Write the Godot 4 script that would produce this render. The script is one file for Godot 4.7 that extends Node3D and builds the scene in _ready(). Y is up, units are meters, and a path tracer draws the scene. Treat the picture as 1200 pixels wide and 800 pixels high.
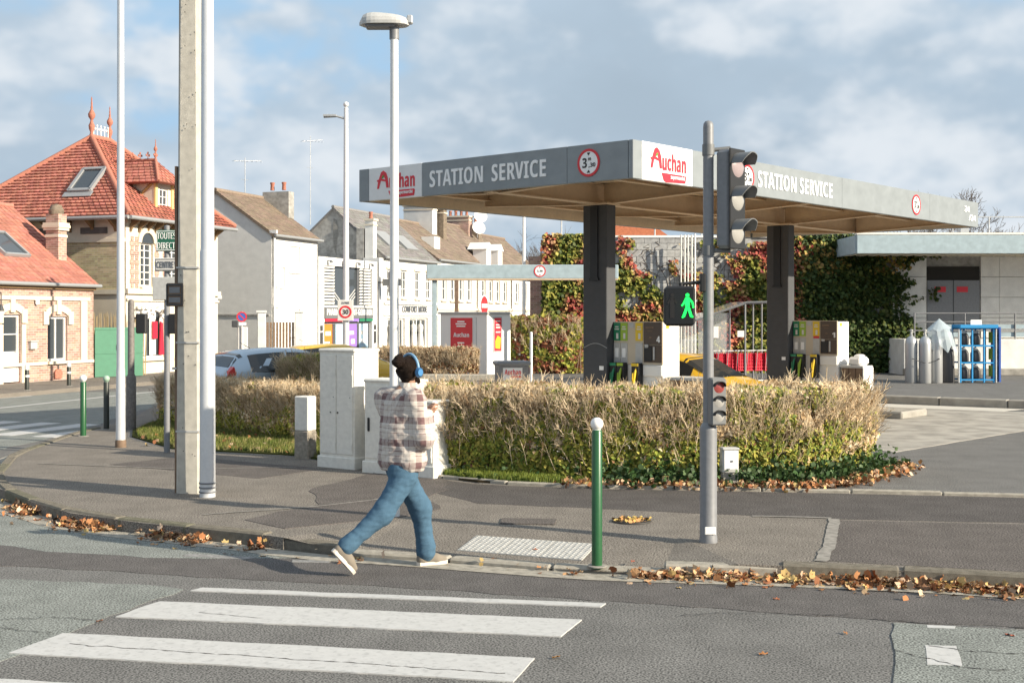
extends Node3D
# A street corner: zebra crossing, pavement, low fuel station behind a clipped hedge, a street of houses on the left.
# Metres, y up. The lens stands at (0, 2.06, 0) and looks along -z. Ground plans are written as (x, distance) pairs; distance is -z.

class M:
	# collects shapes in one SurfaceTool; X is the transform applied to what is added
	var st := SurfaceTool.new()
	var X := Transform3D.IDENTITY
	var col = null
	func _init():
		st.begin(Mesh.PRIMITIVE_TRIANGLES)
	func v(p: Vector3, n: Vector3, uv := Vector2.ZERO):
		st.set_normal((X.basis * n).normalized())
		st.set_uv(uv)
		if col != null:
			st.set_color(col)
		st.add_vertex(X * p)
	func tri3(a: Vector3, b: Vector3, c: Vector3, na: Vector3, nb: Vector3, nc: Vector3):
		if ((b - a).cross(c - a).dot(na + nb + nc) > 0.0) == (X.basis.determinant() > 0.0):
			v(a, na); v(c, nc); v(b, nb)
		else:
			v(a, na); v(b, nb); v(c, nc)
	func tri(a: Vector3, b: Vector3, c: Vector3, n: Vector3):
		tri3(a, b, c, n, n, n)
	func quad(a: Vector3, b: Vector3, c: Vector3, d: Vector3, toward := Vector3.ZERO):
		var n := (c - a).cross(d - b).normalized()
		if toward != Vector3.ZERO and n.dot(toward) < 0.0:
			n = -n
		tri(a, b, c, n)
		tri(a, c, d, n)
	func box(c: Vector3, s: Vector3):
		var h := s * 0.5
		for ax in 3:
			for sg in [-1.0, 1.0]:
				var n := Vector3.ZERO
				n[ax] = sg
				var u := Vector3.ZERO
				u[(ax + 1) % 3] = h[(ax + 1) % 3]
				var w := Vector3.ZERO
				w[(ax + 2) % 3] = h[(ax + 2) % 3]
				var o := c + n * h[ax]
				tri(o - u - w, o + u - w, o + u + w, n)
				tri(o - u - w, o + u + w, o - u + w, n)
	func cbox(c: Vector3, s: Vector3, e := 0.01):
		# a box with chamfered edges
		var h := s * 0.5
		e = minf(e, minf(h.x, minf(h.y, h.z)) * 0.9)
		for ax in 3:
			for sg in [-1.0, 1.0]:
				var n := Vector3.ZERO
				n[ax] = sg
				var u := Vector3.ZERO
				u[(ax + 1) % 3] = h[(ax + 1) % 3] - e
				var w := Vector3.ZERO
				w[(ax + 2) % 3] = h[(ax + 2) % 3] - e
				var o := c + n * h[ax]
				tri(o - u - w, o + u - w, o + u + w, n)
				tri(o - u - w, o + u + w, o - u + w, n)
		for ax in 3:
			var b := (ax + 1) % 3
			var d := (ax + 2) % 3
			for sb in [-1.0, 1.0]:
				for sd in [-1.0, 1.0]:
					var p := Vector3.ZERO
					p[b] = sb * h[b]; p[d] = sd * (h[d] - e)
					var q := Vector3.ZERO
					q[b] = sb * (h[b] - e); q[d] = sd * h[d]
					var l := Vector3.ZERO
					l[ax] = h[ax] - e
					var n := Vector3.ZERO
					n[b] = sb; n[d] = sd
					quad(c + p - l, c + p + l, c + q + l, c + q - l, n)
		for sx in [-1.0, 1.0]:
			for sy in [-1.0, 1.0]:
				for sz in [-1.0, 1.0]:
					var a := c + Vector3(sx * h.x, sy * (h.y - e), sz * (h.z - e))
					var b2 := c + Vector3(sx * (h.x - e), sy * h.y, sz * (h.z - e))
					var d2 := c + Vector3(sx * (h.x - e), sy * (h.y - e), sz * h.z)
					tri(a, b2, d2, Vector3(sx, sy, sz).normalized())
	func ring(c: Vector3, ax: Vector3, r: float, n: int, turn := 0.0) -> Array:
		var u := ax.cross(Vector3.UP if absf(ax.y) < 0.95 else Vector3.RIGHT).normalized()
		var w := ax.cross(u).normalized()
		var out := []
		for i in n:
			var a := TAU * i / n + turn
			var dir := u * cos(a) + w * sin(a)
			out.append([c + dir * r, dir])
		return out
	func tube(ps: Array, rs: Array, n := 10, caps := true):
		var prev := []
		var u0 := Vector3.ZERO
		for k in ps.size():
			var ax: Vector3 = (ps[mini(k + 1, ps.size() - 1)] - ps[maxi(k - 1, 0)]).normalized()
			if u0 == Vector3.ZERO:
				u0 = ax.cross(Vector3.UP if absf(ax.y) < 0.95 else Vector3.RIGHT).normalized()
			u0 = (u0 - ax * u0.dot(ax)).normalized()
			var w := ax.cross(u0)
			var r := []
			for i in n:
				var a := TAU * i / n
				var dir := u0 * cos(a) + w * sin(a)
				r.append([ps[k] + dir * rs[k], dir])
			if prev.size():
				for i in n:
					var j := (i + 1) % n
					tri3(prev[i][0], r[i][0], r[j][0], prev[i][1], r[i][1], r[j][1])
					tri3(prev[i][0], r[j][0], prev[j][0], prev[i][1], r[j][1], prev[j][1])
			if caps and (k == 0 or k == ps.size() - 1):
				var nn: Vector3 = -ax if k == 0 else ax
				for i in n:
					tri(ps[k], r[i][0], r[(i + 1) % n][0], nn)
			prev = r
	func rod(a: Vector3, b: Vector3, ra: float, rb := -1.0, n := 12, caps := true):
		tube([a, b], [ra, ra if rb < 0 else rb], n, caps)
	func lathe(prof: Array, n := 20, base := Vector3.ZERO):
		# prof: Vector2(radius, height) from bottom to top, round the y axis
		var ns := []
		for k in prof.size() - 1:
			var d: Vector2 = prof[k + 1] - prof[k]
			ns.append(Vector2(d.y, -d.x).normalized())
		for k in prof.size() - 1:
			var n0: Vector2 = ns[k]
			var n1: Vector2 = ns[k]
			if k > 0 and ns[k - 1].dot(ns[k]) > 0.75:
				n0 = (ns[k] + ns[k - 1]).normalized()
			if k < ns.size() - 1 and ns[k + 1].dot(ns[k]) > 0.75:
				n1 = (ns[k] + ns[k + 1]).normalized()
			for i in n:
				var a := TAU * i / n
				var b := TAU * (i + 1) / n
				var da := Vector3(cos(a), 0, sin(a))
				var db := Vector3(cos(b), 0, sin(b))
				var p0: Vector3 = base + da * prof[k].x + Vector3.UP * prof[k].y
				var p1: Vector3 = base + db * prof[k].x + Vector3.UP * prof[k].y
				var p2: Vector3 = base + db * prof[k + 1].x + Vector3.UP * prof[k + 1].y
				var p3: Vector3 = base + da * prof[k + 1].x + Vector3.UP * prof[k + 1].y
				var na0 := da * n0.x + Vector3.UP * n0.y
				var nb0 := db * n0.x + Vector3.UP * n0.y
				var na1 := da * n1.x + Vector3.UP * n1.y
				var nb1 := db * n1.x + Vector3.UP * n1.y
				if prof[k].x > 0.0001:
					tri3(p0, p1, p2, na0, nb0, nb1)
				if prof[k + 1].x > 0.0001:
					tri3(p0, p2, p3, na0, nb1, na1)
	func ball(c: Vector3, r: Vector3, nu := 14, nv := 9):
		for j in nv:
			for i in nu:
				var q := []
				for s in [[0, 0], [1, 0], [1, 1], [0, 1]]:
					var a: float = TAU * (i + s[0]) / nu
					var b: float = PI * (j + s[1]) / nv - PI / 2
					var dir := Vector3(cos(a) * cos(b), sin(b), sin(a) * cos(b))
					q.append([c + dir * r, (dir / r).normalized()])
				if j > 0:
					tri3(q[0][0], q[1][0], q[2][0], q[0][1], q[1][1], q[2][1])
				if j < nv - 1:
					tri3(q[0][0], q[2][0], q[3][0], q[0][1], q[2][1], q[3][1])
				elif j == nv - 1:
					tri3(q[0][0], q[1][0], q[2][0], q[0][1], q[1][1], q[2][1])
	func extrude(pts: Array, z0: float, z1: float, bottom := true):
		# a polygon of Vector2 in the local xy plane, from z0 to z1
		var pk := PackedVector2Array(pts)
		var idx := Geometry2D.triangulate_polygon(pk)
		for i in range(0, idx.size(), 3):
			var a := pk[idx[i]]
			var b := pk[idx[i + 1]]
			var c := pk[idx[i + 2]]
			tri(Vector3(a.x, a.y, z1), Vector3(b.x, b.y, z1), Vector3(c.x, c.y, z1), Vector3(0, 0, 1))
			if bottom:
				tri(Vector3(a.x, a.y, z0), Vector3(b.x, b.y, z0), Vector3(c.x, c.y, z0), Vector3(0, 0, -1))
		if is_equal_approx(z0, z1):
			return
		var ccw := 1.0 if not Geometry2D.is_polygon_clockwise(pk) else -1.0
		for i in pk.size():
			var a := pk[i]
			var b := pk[(i + 1) % pk.size()]
			var d := (b - a).normalized() * ccw
			var n := Vector3(d.y, -d.x, 0)
			tri(Vector3(a.x, a.y, z0), Vector3(b.x, b.y, z0), Vector3(b.x, b.y, z1), n)
			tri(Vector3(a.x, a.y, z0), Vector3(b.x, b.y, z1), Vector3(a.x, a.y, z1), n)
	func disc(c: Vector3, r: float, depth: float, n := 24):
		# facing local +z
		var p := []
		for i in n:
			p.append(Vector2(c.x + cos(TAU * i / n) * r, c.y + sin(TAU * i / n) * r))
		extrude(p, c.z, c.z + depth)
	func annulus(c: Vector3, r0: float, r1: float, depth: float, n := 28):
		for i in n:
			var a := TAU * i / n
			var b := TAU * (i + 1) / n
			var u := Vector3(cos(a), sin(a), 0)
			var w := Vector3(cos(b), sin(b), 0)
			var z := Vector3(0, 0, depth)
			quad(c + u * r0 + z, c + u * r1 + z, c + w * r1 + z, c + w * r0 + z, Vector3(0, 0, 1))
			quad(c + u * r1, c + u * r1 + z, c + w * r1 + z, c + w * r1, u)
			quad(c + u * r0, c + u * r0 + z, c + w * r0 + z, c + w * r0, -u)
	func done() -> ArrayMesh:
		st.index()
		return st.commit()

const GROUND := Basis(Vector3(1, 0, 0), Vector3(0, 0, -1), Vector3(0, 1, 0))   # plan (x, distance) extruded upward
var taken := {}
var T := {}      # textures
var K := {}      # materials
var rng := RandomNumberGenerator.new()

func numbered(called: String) -> String:
	var n: int = taken.get(called, 0)
	taken[called] = n + 1
	return called if n == 0 else "%s_%03d" % [called, n]

func put(m, called: String, mat: Material, parent: Node = null, at := Vector3.ZERO) -> MeshInstance3D:
	var o := MeshInstance3D.new()
	o.mesh = m.done() if m is M else m
	o.material_override = mat
	if parent == null:
		o.name = numbered(called)
		add_child(o)
	else:
		o.name = called
		parent.add_child(o, true)
	o.position = at
	return o

func tag(o: Node, label: String, category: String, group := "", kind := ""):
	if label: o.set_meta("label", label)
	if category: o.set_meta("category", category)
	if group: o.set_meta("group", group)
	if kind: o.set_meta("kind", kind)
	return o

func thing(called: String, label: String, category: String, at := Vector3.ZERO, turn := 0.0, group := "") -> Node3D:
	var o := Node3D.new()
	o.name = numbered(called)
	add_child(o)
	o.position = at
	o.rotation.y = turn
	tag(o, label, category, group)
	return o

func setting(m, called: String, mat: Material, parent: Node = null) -> MeshInstance3D:
	var o := put(m, called, mat, parent)
	if parent == null:
		o.set_meta("kind", "structure")
	return o

func plan(pts: Array, y0: float, y1: float, bottom := false) -> M:
	var m := M.new()
	m.X = Transform3D(GROUND, Vector3.ZERO)
	m.extrude(pts, y0, y1, bottom)
	return m

func w3(x: float, d: float, y := 0.0) -> Vector3:
	return Vector3(x, y, -d)

func flat_pts(a: Array) -> Array:
	var out := []
	for i in range(0, a.size(), 2):
		out.append(Vector2(a[i], a[i + 1]))
	return out

# ---- lettering
var fonts := {}
func font(bold := true, face := "Droid Sans") -> SystemFont:
	var key := face + str(bold)
	if not fonts.has(key):
		var f := SystemFont.new()
		f.font_names = PackedStringArray([face])
		f.font_weight = 700 if bold else 400
		fonts[key] = f
	return fonts[key]

func text(s: String, width: float, height: float, mat: Material, parent: Node, at: Transform3D, called := "lettering", bold := true, depth := 0.008, face := "Droid Sans") -> MeshInstance3D:
	# flat letters that face local +z, centred, scaled to width x height
	var t := TextMesh.new()
	t.text = s
	t.font = font(bold, face)
	t.font_size = 64
	t.pixel_size = 0.01
	t.depth = 0.01
	t.curve_step = 2.0 if width / maxf(s.length(), 1) < 0.09 else 0.8
	var bb := t.get_aabb()
	var o := put(t, called, mat, parent)
	var sc := Vector3(width / maxf(bb.size.x, 0.001), height / maxf(bb.size.y, 0.001), depth / 0.01)
	var ctr := bb.get_center()
	o.transform = at * Transform3D(Basis.from_scale(sc), -ctr * sc)
	return o

# ---- materials
func lin(r: float, g: float, b: float) -> Color:
	return Color(r, g, b).linear_to_srgb()

func noise_tex(freq: float, lo: float, hi: float, sd: int, kind := 0, size := 512, octaves := 4, as_norm := false) -> NoiseTexture2D:
	var n := FastNoiseLite.new()
	n.seed = sd
	n.frequency = freq
	n.noise_type = [FastNoiseLite.TYPE_SIMPLEX_SMOOTH, FastNoiseLite.TYPE_CELLULAR, FastNoiseLite.TYPE_VALUE][kind]
	n.fractal_octaves = octaves
	n.fractal_type = FastNoiseLite.FRACTAL_FBM if octaves > 1 else FastNoiseLite.FRACTAL_NONE
	var t := NoiseTexture2D.new()
	t.width = size
	t.height = size
	t.seamless = true
	t.seamless_blend_skirt = 0.2
	t.noise = n
	t.normalize = true
	if as_norm:
		t.as_normal_map = true
		t.bump_strength = lo
	else:
		var gr := Gradient.new()
		gr.offsets = PackedFloat32Array([0.0, 0.5, 1.0])
		var mid := (lo + hi) * 0.5
		gr.colors = PackedColorArray([lin(lo, lo, lo), lin(mid, mid, mid), lin(hi, hi, hi)])
		t.color_ramp = gr
	return t

func mat(called: String, c: Color, rough := 0.6, metal := 0.0, spec := 0.5) -> StandardMaterial3D:
	var m := StandardMaterial3D.new()
	m.resource_name = called
	m.albedo_color = c.linear_to_srgb()
	m.roughness = rough
	m.metallic = metal
	m.metallic_specular = spec
	K[called] = m
	return m

func grain(m: StandardMaterial3D, fine: Texture2D, fine_scale: float, coarse: Texture2D = null, coarse_scale := 0.1, bump := 0.0, bump_tex: Texture2D = null, world := true) -> StandardMaterial3D:
	m.albedo_texture = fine
	m.uv1_triplanar = true
	m.uv1_world_triplanar = world
	m.uv1_scale = Vector3.ONE * fine_scale
	if coarse:
		m.detail_enabled = true
		m.detail_blend_mode = BaseMaterial3D.BLEND_MODE_MUL
		m.detail_albedo = coarse
		m.detail_uv_layer = BaseMaterial3D.DETAIL_UV_2
		m.uv2_triplanar = true
		m.uv2_world_triplanar = world
		m.uv2_scale = Vector3.ONE * coarse_scale
	if bump > 0.0:
		m.heightmap_enabled = true
		m.heightmap_texture = bump_tex if bump_tex else fine
		m.heightmap_scale = bump
	return m

func tinted(called: String, rough := 0.7, spec := 0.4) -> StandardMaterial3D:
	var m := mat(called, Color(1, 1, 1), rough, 0.0, spec)
	m.vertex_color_use_as_albedo = true
	return m

func many(called: String, mesh: Mesh, material: Material, parent: Node = null) -> MultiMeshInstance3D:
	# the rows collected in R: 16 numbers a copy (transform by rows, colour)
	var mm := MultiMesh.new()
	mm.transform_format = MultiMesh.TRANSFORM_3D
	mm.use_colors = true
	mm.mesh = mesh
	mm.instance_count = R.size() / 16
	mm.buffer = R
	R = PackedFloat32Array()
	var o := MultiMeshInstance3D.new()
	o.multimesh = mm
	o.material_override = material
	o.set_meta("kind", "stuff")
	if parent:
		o.name = called
		parent.add_child(o, true)
	else:
		o.name = numbered(called)
		add_child(o)
	return o

var R := PackedFloat32Array()
func row(t: Transform3D, c: Color):
	var b := t.basis
	R.append_array(PackedFloat32Array([b.x.x, b.y.x, b.z.x, t.origin.x, b.x.y, b.y.y, b.z.y, t.origin.y, b.x.z, b.y.z, b.z.z, t.origin.z, c.r, c.g, c.b, 1.0]))

func aim(dir: Vector3, spin: float) -> Basis:
	# y axis along dir
	var y := dir.normalized()
	var x := y.cross(Vector3(0.31, 0.2, 0.93)).normalized()
	return Basis(x, y, x.cross(y)) * Basis(Vector3.UP, spin)

func rnd(a: float, b: float) -> float:
	return rng.randf_range(a, b)

func rdir() -> Vector3:
	return Vector3(rng.randfn(), rng.randfn(), rng.randfn()).normalized()

func _ready():
	rng.seed = 20240611
	camera_and_light()
	materials()
	ground()
	street_houses()
	station()
	supermarket()
	planting()
	street_furniture()
	cars()
	walker()
	litter()

func camera_and_light():
	var cam := Camera3D.new()
	cam.name = "camera"
	cam.projection = Camera3D.PROJECTION_FRUSTUM
	cam.near = 0.1
	cam.far = 3000.0
	cam.size = 2.0 * 0.1 * 400.0 / 1472.0          # a lens of about 44 degrees across
	cam.frustum_offset = Vector2(0, -0.1 * 30.0 / 1472.0)   # level camera, lens shifted down a little
	cam.position = Vector3(0, 2.06, 0)
	add_child(cam)
	cam.current = true
	var e := Environment.new()
	e.background_mode = Environment.BG_SKY
	e.tonemap_mode = Environment.TONE_MAPPER_LINEAR
	e.tonemap_exposure = 1.7
	e.background_energy_multiplier = 1.0
	e.sdfgi_enabled = true
	e.ssao_enabled = true
	e.ssil_enabled = true
	var sky := Sky.new()
	var pm := PanoramaSkyMaterial.new()
	pm.panorama = cloudy_sky()
	sky.sky_material = pm
	e.sky = sky
	var we := WorldEnvironment.new()
	we.name = "daylight"
	we.environment = e
	add_child(we)
	var sun := DirectionalLight3D.new()
	sun.name = "sun"
	sun.light_energy = 1.6
	sun.light_color = Color(1.0, 0.95, 0.86)
	sun.light_angular_distance = 0.5
	sun.shadow_enabled = true
	add_child(sun)
	var el := deg_to_rad(22.8)
	var to_sun := Vector3(0.895 * cos(el), sin(el), 0.446 * cos(el))
	sun.look_at_from_position(to_sun * 50.0, Vector3.ZERO)

func cloudy_sky() -> ImageTexture:
	# broken autumn cloud: grey-blue sheets, brighter banks, a few blue gaps; the same all the way round
	var big := FastNoiseLite.new()
	big.seed = 11
	big.noise_type = FastNoiseLite.TYPE_SIMPLEX_SMOOTH
	big.frequency = 1.0
	big.fractal_octaves = 6
	big.fractal_gain = 0.52
	var lit := FastNoiseLite.new()
	lit.seed = 5
	lit.noise_type = FastNoiseLite.TYPE_SIMPLEX_SMOOTH
	lit.frequency = 2.3
	lit.fractal_octaves = 6
	lit.fractal_gain = 0.62
	var w := 2560
	var h := 1280
	var data := PackedFloat32Array()
	data.resize(w * h * 3)
	var gap := Color(0.245, 0.37, 0.50)
	var sheet := Color(0.285, 0.355, 0.425)
	var deep := Color(0.245, 0.305, 0.365)
	var bank := Color(0.475, 0.505, 0.535)
	for y in h:
		var el: float = PI * (0.5 - (y + 0.5) / h)
		var sy := sin(el)
		var cy := cos(el)
		for x in w:
			var c := Color(0.25, 0.25, 0.24)
			if sy > -0.03:
				var az := TAU * (x + 0.5) / w
				var p := Vector3(sin(az) * cy, sy * 1.9, cos(az) * cy) * 2.3
				var a := big.get_noise_3dv(p)
				var b := lit.get_noise_3dv(p + Vector3(7, 3, 1))
				c = sheet.lerp(deep, clampf(a * 1.6 + 0.15, 0.0, 1.0))
				c = c.lerp(bank, smoothstep(-0.2, 0.5, b) * 0.9)
				c = c.lerp(gap, smoothstep(0.22, 0.5, -a - b * 0.35))
			var k := (y * w + x) * 3
			data[k] = c.r
			data[k + 1] = c.g
			data[k + 2] = c.b
	var im := Image.create_from_data(w, h, false, Image.FORMAT_RGBF, data.to_byte_array())
	return ImageTexture.create_from_image(im)

func materials():
	T.speck = noise_tex(0.24, 0.26, 1.0, 1, 0, 512, 3)
	T.speck.color_ramp.offsets = PackedFloat32Array([0.34, 0.47, 0.62])
	T.speck2 = noise_tex(0.07, 0.8, 1.0, 2, 0, 512, 5)
	T.worn = noise_tex(0.022, 0.84, 1.0, 17, 0, 512, 6)
	T.worn.color_ramp.offsets = PackedFloat32Array([0.20, 0.30, 0.42])
	T.blotch = noise_tex(0.012, 0.72, 1.0, 3, 0, 512, 5)
	T.soft = noise_tex(0.02, 0.88, 1.0, 4, 0, 512, 4)
	T.stain = noise_tex(0.025, 0.5, 1.0, 6, 0, 512, 6)
	T.streak = noise_tex(0.03, 0.8, 1.0, 8, 0, 512, 5)
	T.rough = noise_tex(0.05, 0.0, 1.0, 9, 0, 512, 5)
	T.grit = noise_tex(0.25, 0.0, 1.0, 10, 0, 512, 3)
	grain(mat("asphalt_road", Color(0.265,0.258,0.248), 0.88, 0.0, 0.35), T.speck, 0.42, T.blotch, 0.23, 0.12, T.speck)
	grain(mat("asphalt_old", Color(0.37,0.39,0.365), 0.9, 0.0, 0.3), T.speck, 0.42, T.blotch, 0.31, 0.12, T.speck)
	grain(mat("asphalt_band", Color(0.20, 0.186, 0.18), 0.88, 0.0, 0.3), T.speck, 0.5, T.blotch, 0.4, 0.12, T.speck)
	grain(mat("pavement", Color(0.335,0.30,0.262), 0.92, 0.0, 0.3), T.speck, 0.4, T.blotch, 0.27, 0.1, T.speck)
	grain(mat("pavement_dark", Color(0.165, 0.150, 0.143), 0.92, 0.0, 0.3), T.speck, 0.4, T.blotch, 0.3, 0.1, T.speck)
	grain(mat("pavement_mid", Color(0.21, 0.186, 0.172), 0.92, 0.0, 0.3), T.speck, 0.4, T.blotch, 0.3, 0.1, T.speck)
	grain(mat("pale_mortar", Color(0.40, 0.375, 0.34), 0.95, 0.0, 0.3), T.speck2, 2.0, T.stain, 0.7)
	grain(mat("concrete", Color(0.50,0.47,0.42), 0.9, 0.0, 0.3), T.speck2, 2.2, T.stain, 0.25, 0.15, T.speck)
	grain(mat("concrete_lane", Color(0.52,0.49,0.44), 0.9, 0.0, 0.3), T.speck2, 0.9, T.stain, 0.12, 0.1, T.speck)
	grain(mat("apron_concrete", Color(0.66, 0.63, 0.57), 0.9, 0.0, 0.3), T.speck2, 0.9, T.soft, 0.12)
	grain(mat("kerb_stone", Color(0.36, 0.325, 0.265), 0.92, 0.0, 0.3), T.speck, 2.4, T.stain, 0.9, 0.4, T.speck)
	grain(mat("kerb_mossy", Color(0.30, 0.285, 0.21), 0.92, 0.0, 0.3), T.speck, 2.1, T.stain, 0.8, 0.4, T.speck)
	grain(mat("kerb_pale", Color(0.52, 0.48, 0.41), 0.9, 0.0, 0.3), T.speck2, 3.0, T.stain, 0.7, 0.2, T.speck)
	grain(mat("road_paint", Color(0.53,0.525,0.515), 0.75, 0.0, 0.4), T.worn, 1.3, T.soft, 0.8, 0.15, T.speck)
	grain(mat("worn_paint", Color(0.42, 0.41, 0.40), 0.85, 0.0, 0.4), T.stain, 1.9, T.stain, 0.6)
	grain(mat("earth", Color(0.10, 0.075, 0.045), 0.95, 0.0, 0.2), T.speck, 1.5, T.stain, 0.5, 0.8, T.speck)
	grain(mat("turf", Color(0.09, 0.105, 0.03), 0.95, 0.0, 0.2), T.speck, 1.7, T.stain, 0.5, 0.8, T.speck)
	mat("crack", Color(0.035, 0.032, 0.03), 0.95)
	grain(mat("tactile", Color(0.66,0.65,0.62), 0.85, 0.0, 0.3), T.speck2, 3.0, T.stain, 1.1)
	grain(mat("cast_iron", Color(0.07, 0.065, 0.06), 0.7, 0.3), T.speck, 3.0)
	# walls
	grain(mat("white_render", Color(0.90,0.885,0.85), 0.9, 0.0, 0.3), T.speck2, 0.7, T.streak, 0.13)
	grain(mat("cream_render", Color(0.82,0.75,0.62), 0.9, 0.0, 0.3), T.speck2, 0.7, T.streak, 0.15)
	grain(mat("grey_render", Color(0.78,0.775,0.76), 0.9, 0.0, 0.3), T.speck2, 0.6, T.streak, 0.13)
	grain(mat("stained_grey", Color(0.60,0.58,0.545), 0.92, 0.0, 0.3), T.stain, 0.35, T.stain, 0.11)
	grain(mat("dark_stain", Color(0.30,0.29,0.27), 0.92, 0.0, 0.3), T.stain, 0.5)
	grain(mat("rubble", Color(0.42, 0.34, 0.26), 0.95, 0.0, 0.3), T.speck, 0.5, T.stain, 0.4, 1.0, T.speck)
	var bk := mat("brick", Color(1, 1, 1), 0.9, 0.0, 0.3)
	grain(bk, brick_texture(Color(0.46, 0.29, 0.235), Color(0.55, 0.47, 0.41)), 0.55, T.streak, 0.2)
	bk.uv1_triplanar_sharpness = 8.0
	var bb := mat("brick_pale", Color(1, 1, 1), 0.9, 0.0, 0.3)
	grain(bb, brick_texture(Color(0.58, 0.48, 0.30), Color(0.62, 0.56, 0.44)), 0.55, T.streak, 0.2)
	grain(mat("stone_trim", Color(0.72, 0.64, 0.52), 0.9, 0.0, 0.3), T.speck2, 1.2)
	grain(mat("brown_trim", Color(0.26, 0.17, 0.095), 0.9, 0.0, 0.3), T.speck2, 1.2)
	var tl := grain(mat("clay_tile", Color(1, 1, 1), 0.85, 0.0, 0.3), T.stain, 0.6)
	tl.vertex_color_use_as_albedo = true
	grain(mat("clay", Color(0.55,0.23,0.165), 0.85, 0.0, 0.3), T.stain, 1.0)
	grain(mat("slate", Color(0.17, 0.165, 0.16), 0.7, 0.0, 0.4), T.speck2, 1.0, T.stain, 0.2)
	grain(mat("zinc", Color(0.36, 0.37, 0.38), 0.55, 0.3), T.soft, 0.5)
	mat("window_glass", Color(0.05, 0.06, 0.07), 0.06, 0.0, 0.6)
	mat("white_paint", Color(0.80, 0.79, 0.77), 0.5)
	mat("ochre_paint", Color(0.70, 0.52, 0.22), 0.6)
	mat("shutter_white", Color(0.74, 0.75, 0.76), 0.6)
	grain(mat("green_paint", Color(0.07,0.24,0.15), 0.6), T.speck2, 1.0, T.streak, 0.3)
	mat("black_gap", Color(0.02, 0.018, 0.016), 0.9)
	# metals and plastics
	grain(mat("galvanised", Color(0.58, 0.59, 0.60), 0.42, 0.5), T.soft, 2.0, T.streak, 0.7, 0.0, null, false)
	grain(mat("pole_silver", Color(0.74,0.75,0.77), 0.4, 0.35), T.soft, 2.0, T.soft, 0.4)
	grain(mat("pole_white", Color(0.80,0.80,0.80), 0.45, 0.15), T.soft, 2.0, T.soft, 0.4)
	grain(mat("signal_grey", Color(0.24,0.245,0.26), 0.5, 0.1), T.soft, 2.5, T.streak, 0.8)
	mat("signal_case", Color(0.16, 0.165, 0.17), 0.55, 0.1)
	mat("black_plastic", Color(0.015, 0.015, 0.016), 0.45)
	mat("dark_grey", Color(0.055, 0.057, 0.062), 0.6)
	grain(mat("pillar_grey", Color(0.072, 0.075, 0.083), 0.65), T.soft, 0.9, T.streak, 0.35)
	grain(mat("fascia_grey", Color(0.285,0.315,0.335), 0.5, 0.05), T.soft, 0.6, T.streak, 0.2)
	grain(mat("fascia_white", Color(0.82, 0.82, 0.82), 0.45), T.soft, 0.6)
	grain(mat("soffit", Color(0.80,0.65,0.48), 0.75), T.speck2, 0.5, T.streak, 0.21)
	grain(mat("soffit_beam", Color(0.72,0.54,0.37), 0.7), T.speck2, 0.8, T.streak, 0.35)
	grain(mat("pale_blue", Color(0.40, 0.50, 0.55), 0.55), T.soft, 0.5, T.streak, 0.2)
	mat("letter_white", Color(0.85, 0.85, 0.85), 0.5)
	mat("letter_black", Color(0.02, 0.02, 0.02), 0.5)
	mat("letter_grey", Color(0.10, 0.11, 0.13), 0.5)
	mat("signal_red", Color(0.62, 0.03, 0.04), 0.45)
	mat("brand_red", Color(0.66, 0.025, 0.045), 0.45)
	mat("leaf_green", Color(0.05, 0.30, 0.05), 0.5)
	mat("sign_blue", Color(0.05, 0.12, 0.42), 0.45)
	mat("sign_green", Color(0.02, 0.12, 0.075), 0.45)
	mat("orange", Color(0.80, 0.22, 0.03), 0.5)
	mat("violet", Color(0.28, 0.16, 0.55), 0.5)
	mat("sky_print", Color(0.45, 0.62, 0.75), 0.5)
	mat("cloth_pale", Color(0.65, 0.63, 0.60), 0.8)
	grain(mat("cabinet", Color(0.88,0.85,0.78), 0.6), T.soft, 1.5, T.streak, 0.7)
	grain(mat("cabinet_grey", Color(0.55, 0.55, 0.54), 0.55), T.soft, 1.5, T.streak, 0.7)
	grain(mat("bollard_green", Color(0.022, 0.11, 0.04), 0.35), T.soft, 2.0, T.streak, 1.2)
	mat("bollard_white", Color(0.80, 0.79, 0.77), 0.4)
	grain(mat("bollard_dark", Color(0.03, 0.035, 0.03), 0.5), T.soft, 2.0)
	mat("pump_green", Color(0.02, 0.20, 0.10), 0.45)
	mat("pump_lime", Color(0.30, 0.45, 0.04), 0.45)
	mat("pump_yellow", Color(0.72, 0.50, 0.03), 0.45)
	mat("pump_beige", Color(0.52, 0.45, 0.35), 0.5)
	mat("pump_brown", Color(0.085, 0.06, 0.045), 0.4)
	grain(mat("plinth_brown", Color(0.27, 0.18, 0.12), 0.8), T.speck2, 1.0, T.stain, 0.5)
	mat("steel_tube", Color(0.55, 0.56, 0.57), 0.35, 0.8)
	mat("cart_red", Color(0.60, 0.02, 0.05), 0.45)
	var ps := mat("clear_sheet", Color(0.75, 0.78, 0.78), 0.1)
	ps.albedo_color.a = 0.28
	ps.transparency = BaseMaterial3D.TRANSPARENCY_ALPHA
	var film := mat("plastic_film", Color(0.62, 0.72, 0.78), 0.2)
	film.albedo_color.a = 0.5
	film.transparency = BaseMaterial3D.TRANSPARENCY_ALPHA
	mat("rack_blue", Color(0.03, 0.28, 0.60), 0.45)
	mat("bottle_grey", Color(0.45, 0.46, 0.47), 0.4, 0.5)
	mat("bottle_dark", Color(0.06, 0.06, 0.065), 0.5)
	tinted("leaf", 0.6, 0.4)
	K.leaf.backlight_enabled = true
	K.leaf.backlight = Color(0.6, 0.6, 0.6)
	tinted("twig", 0.9, 0.2)
	tinted("dead_leaf", 0.8, 0.3)
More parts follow.
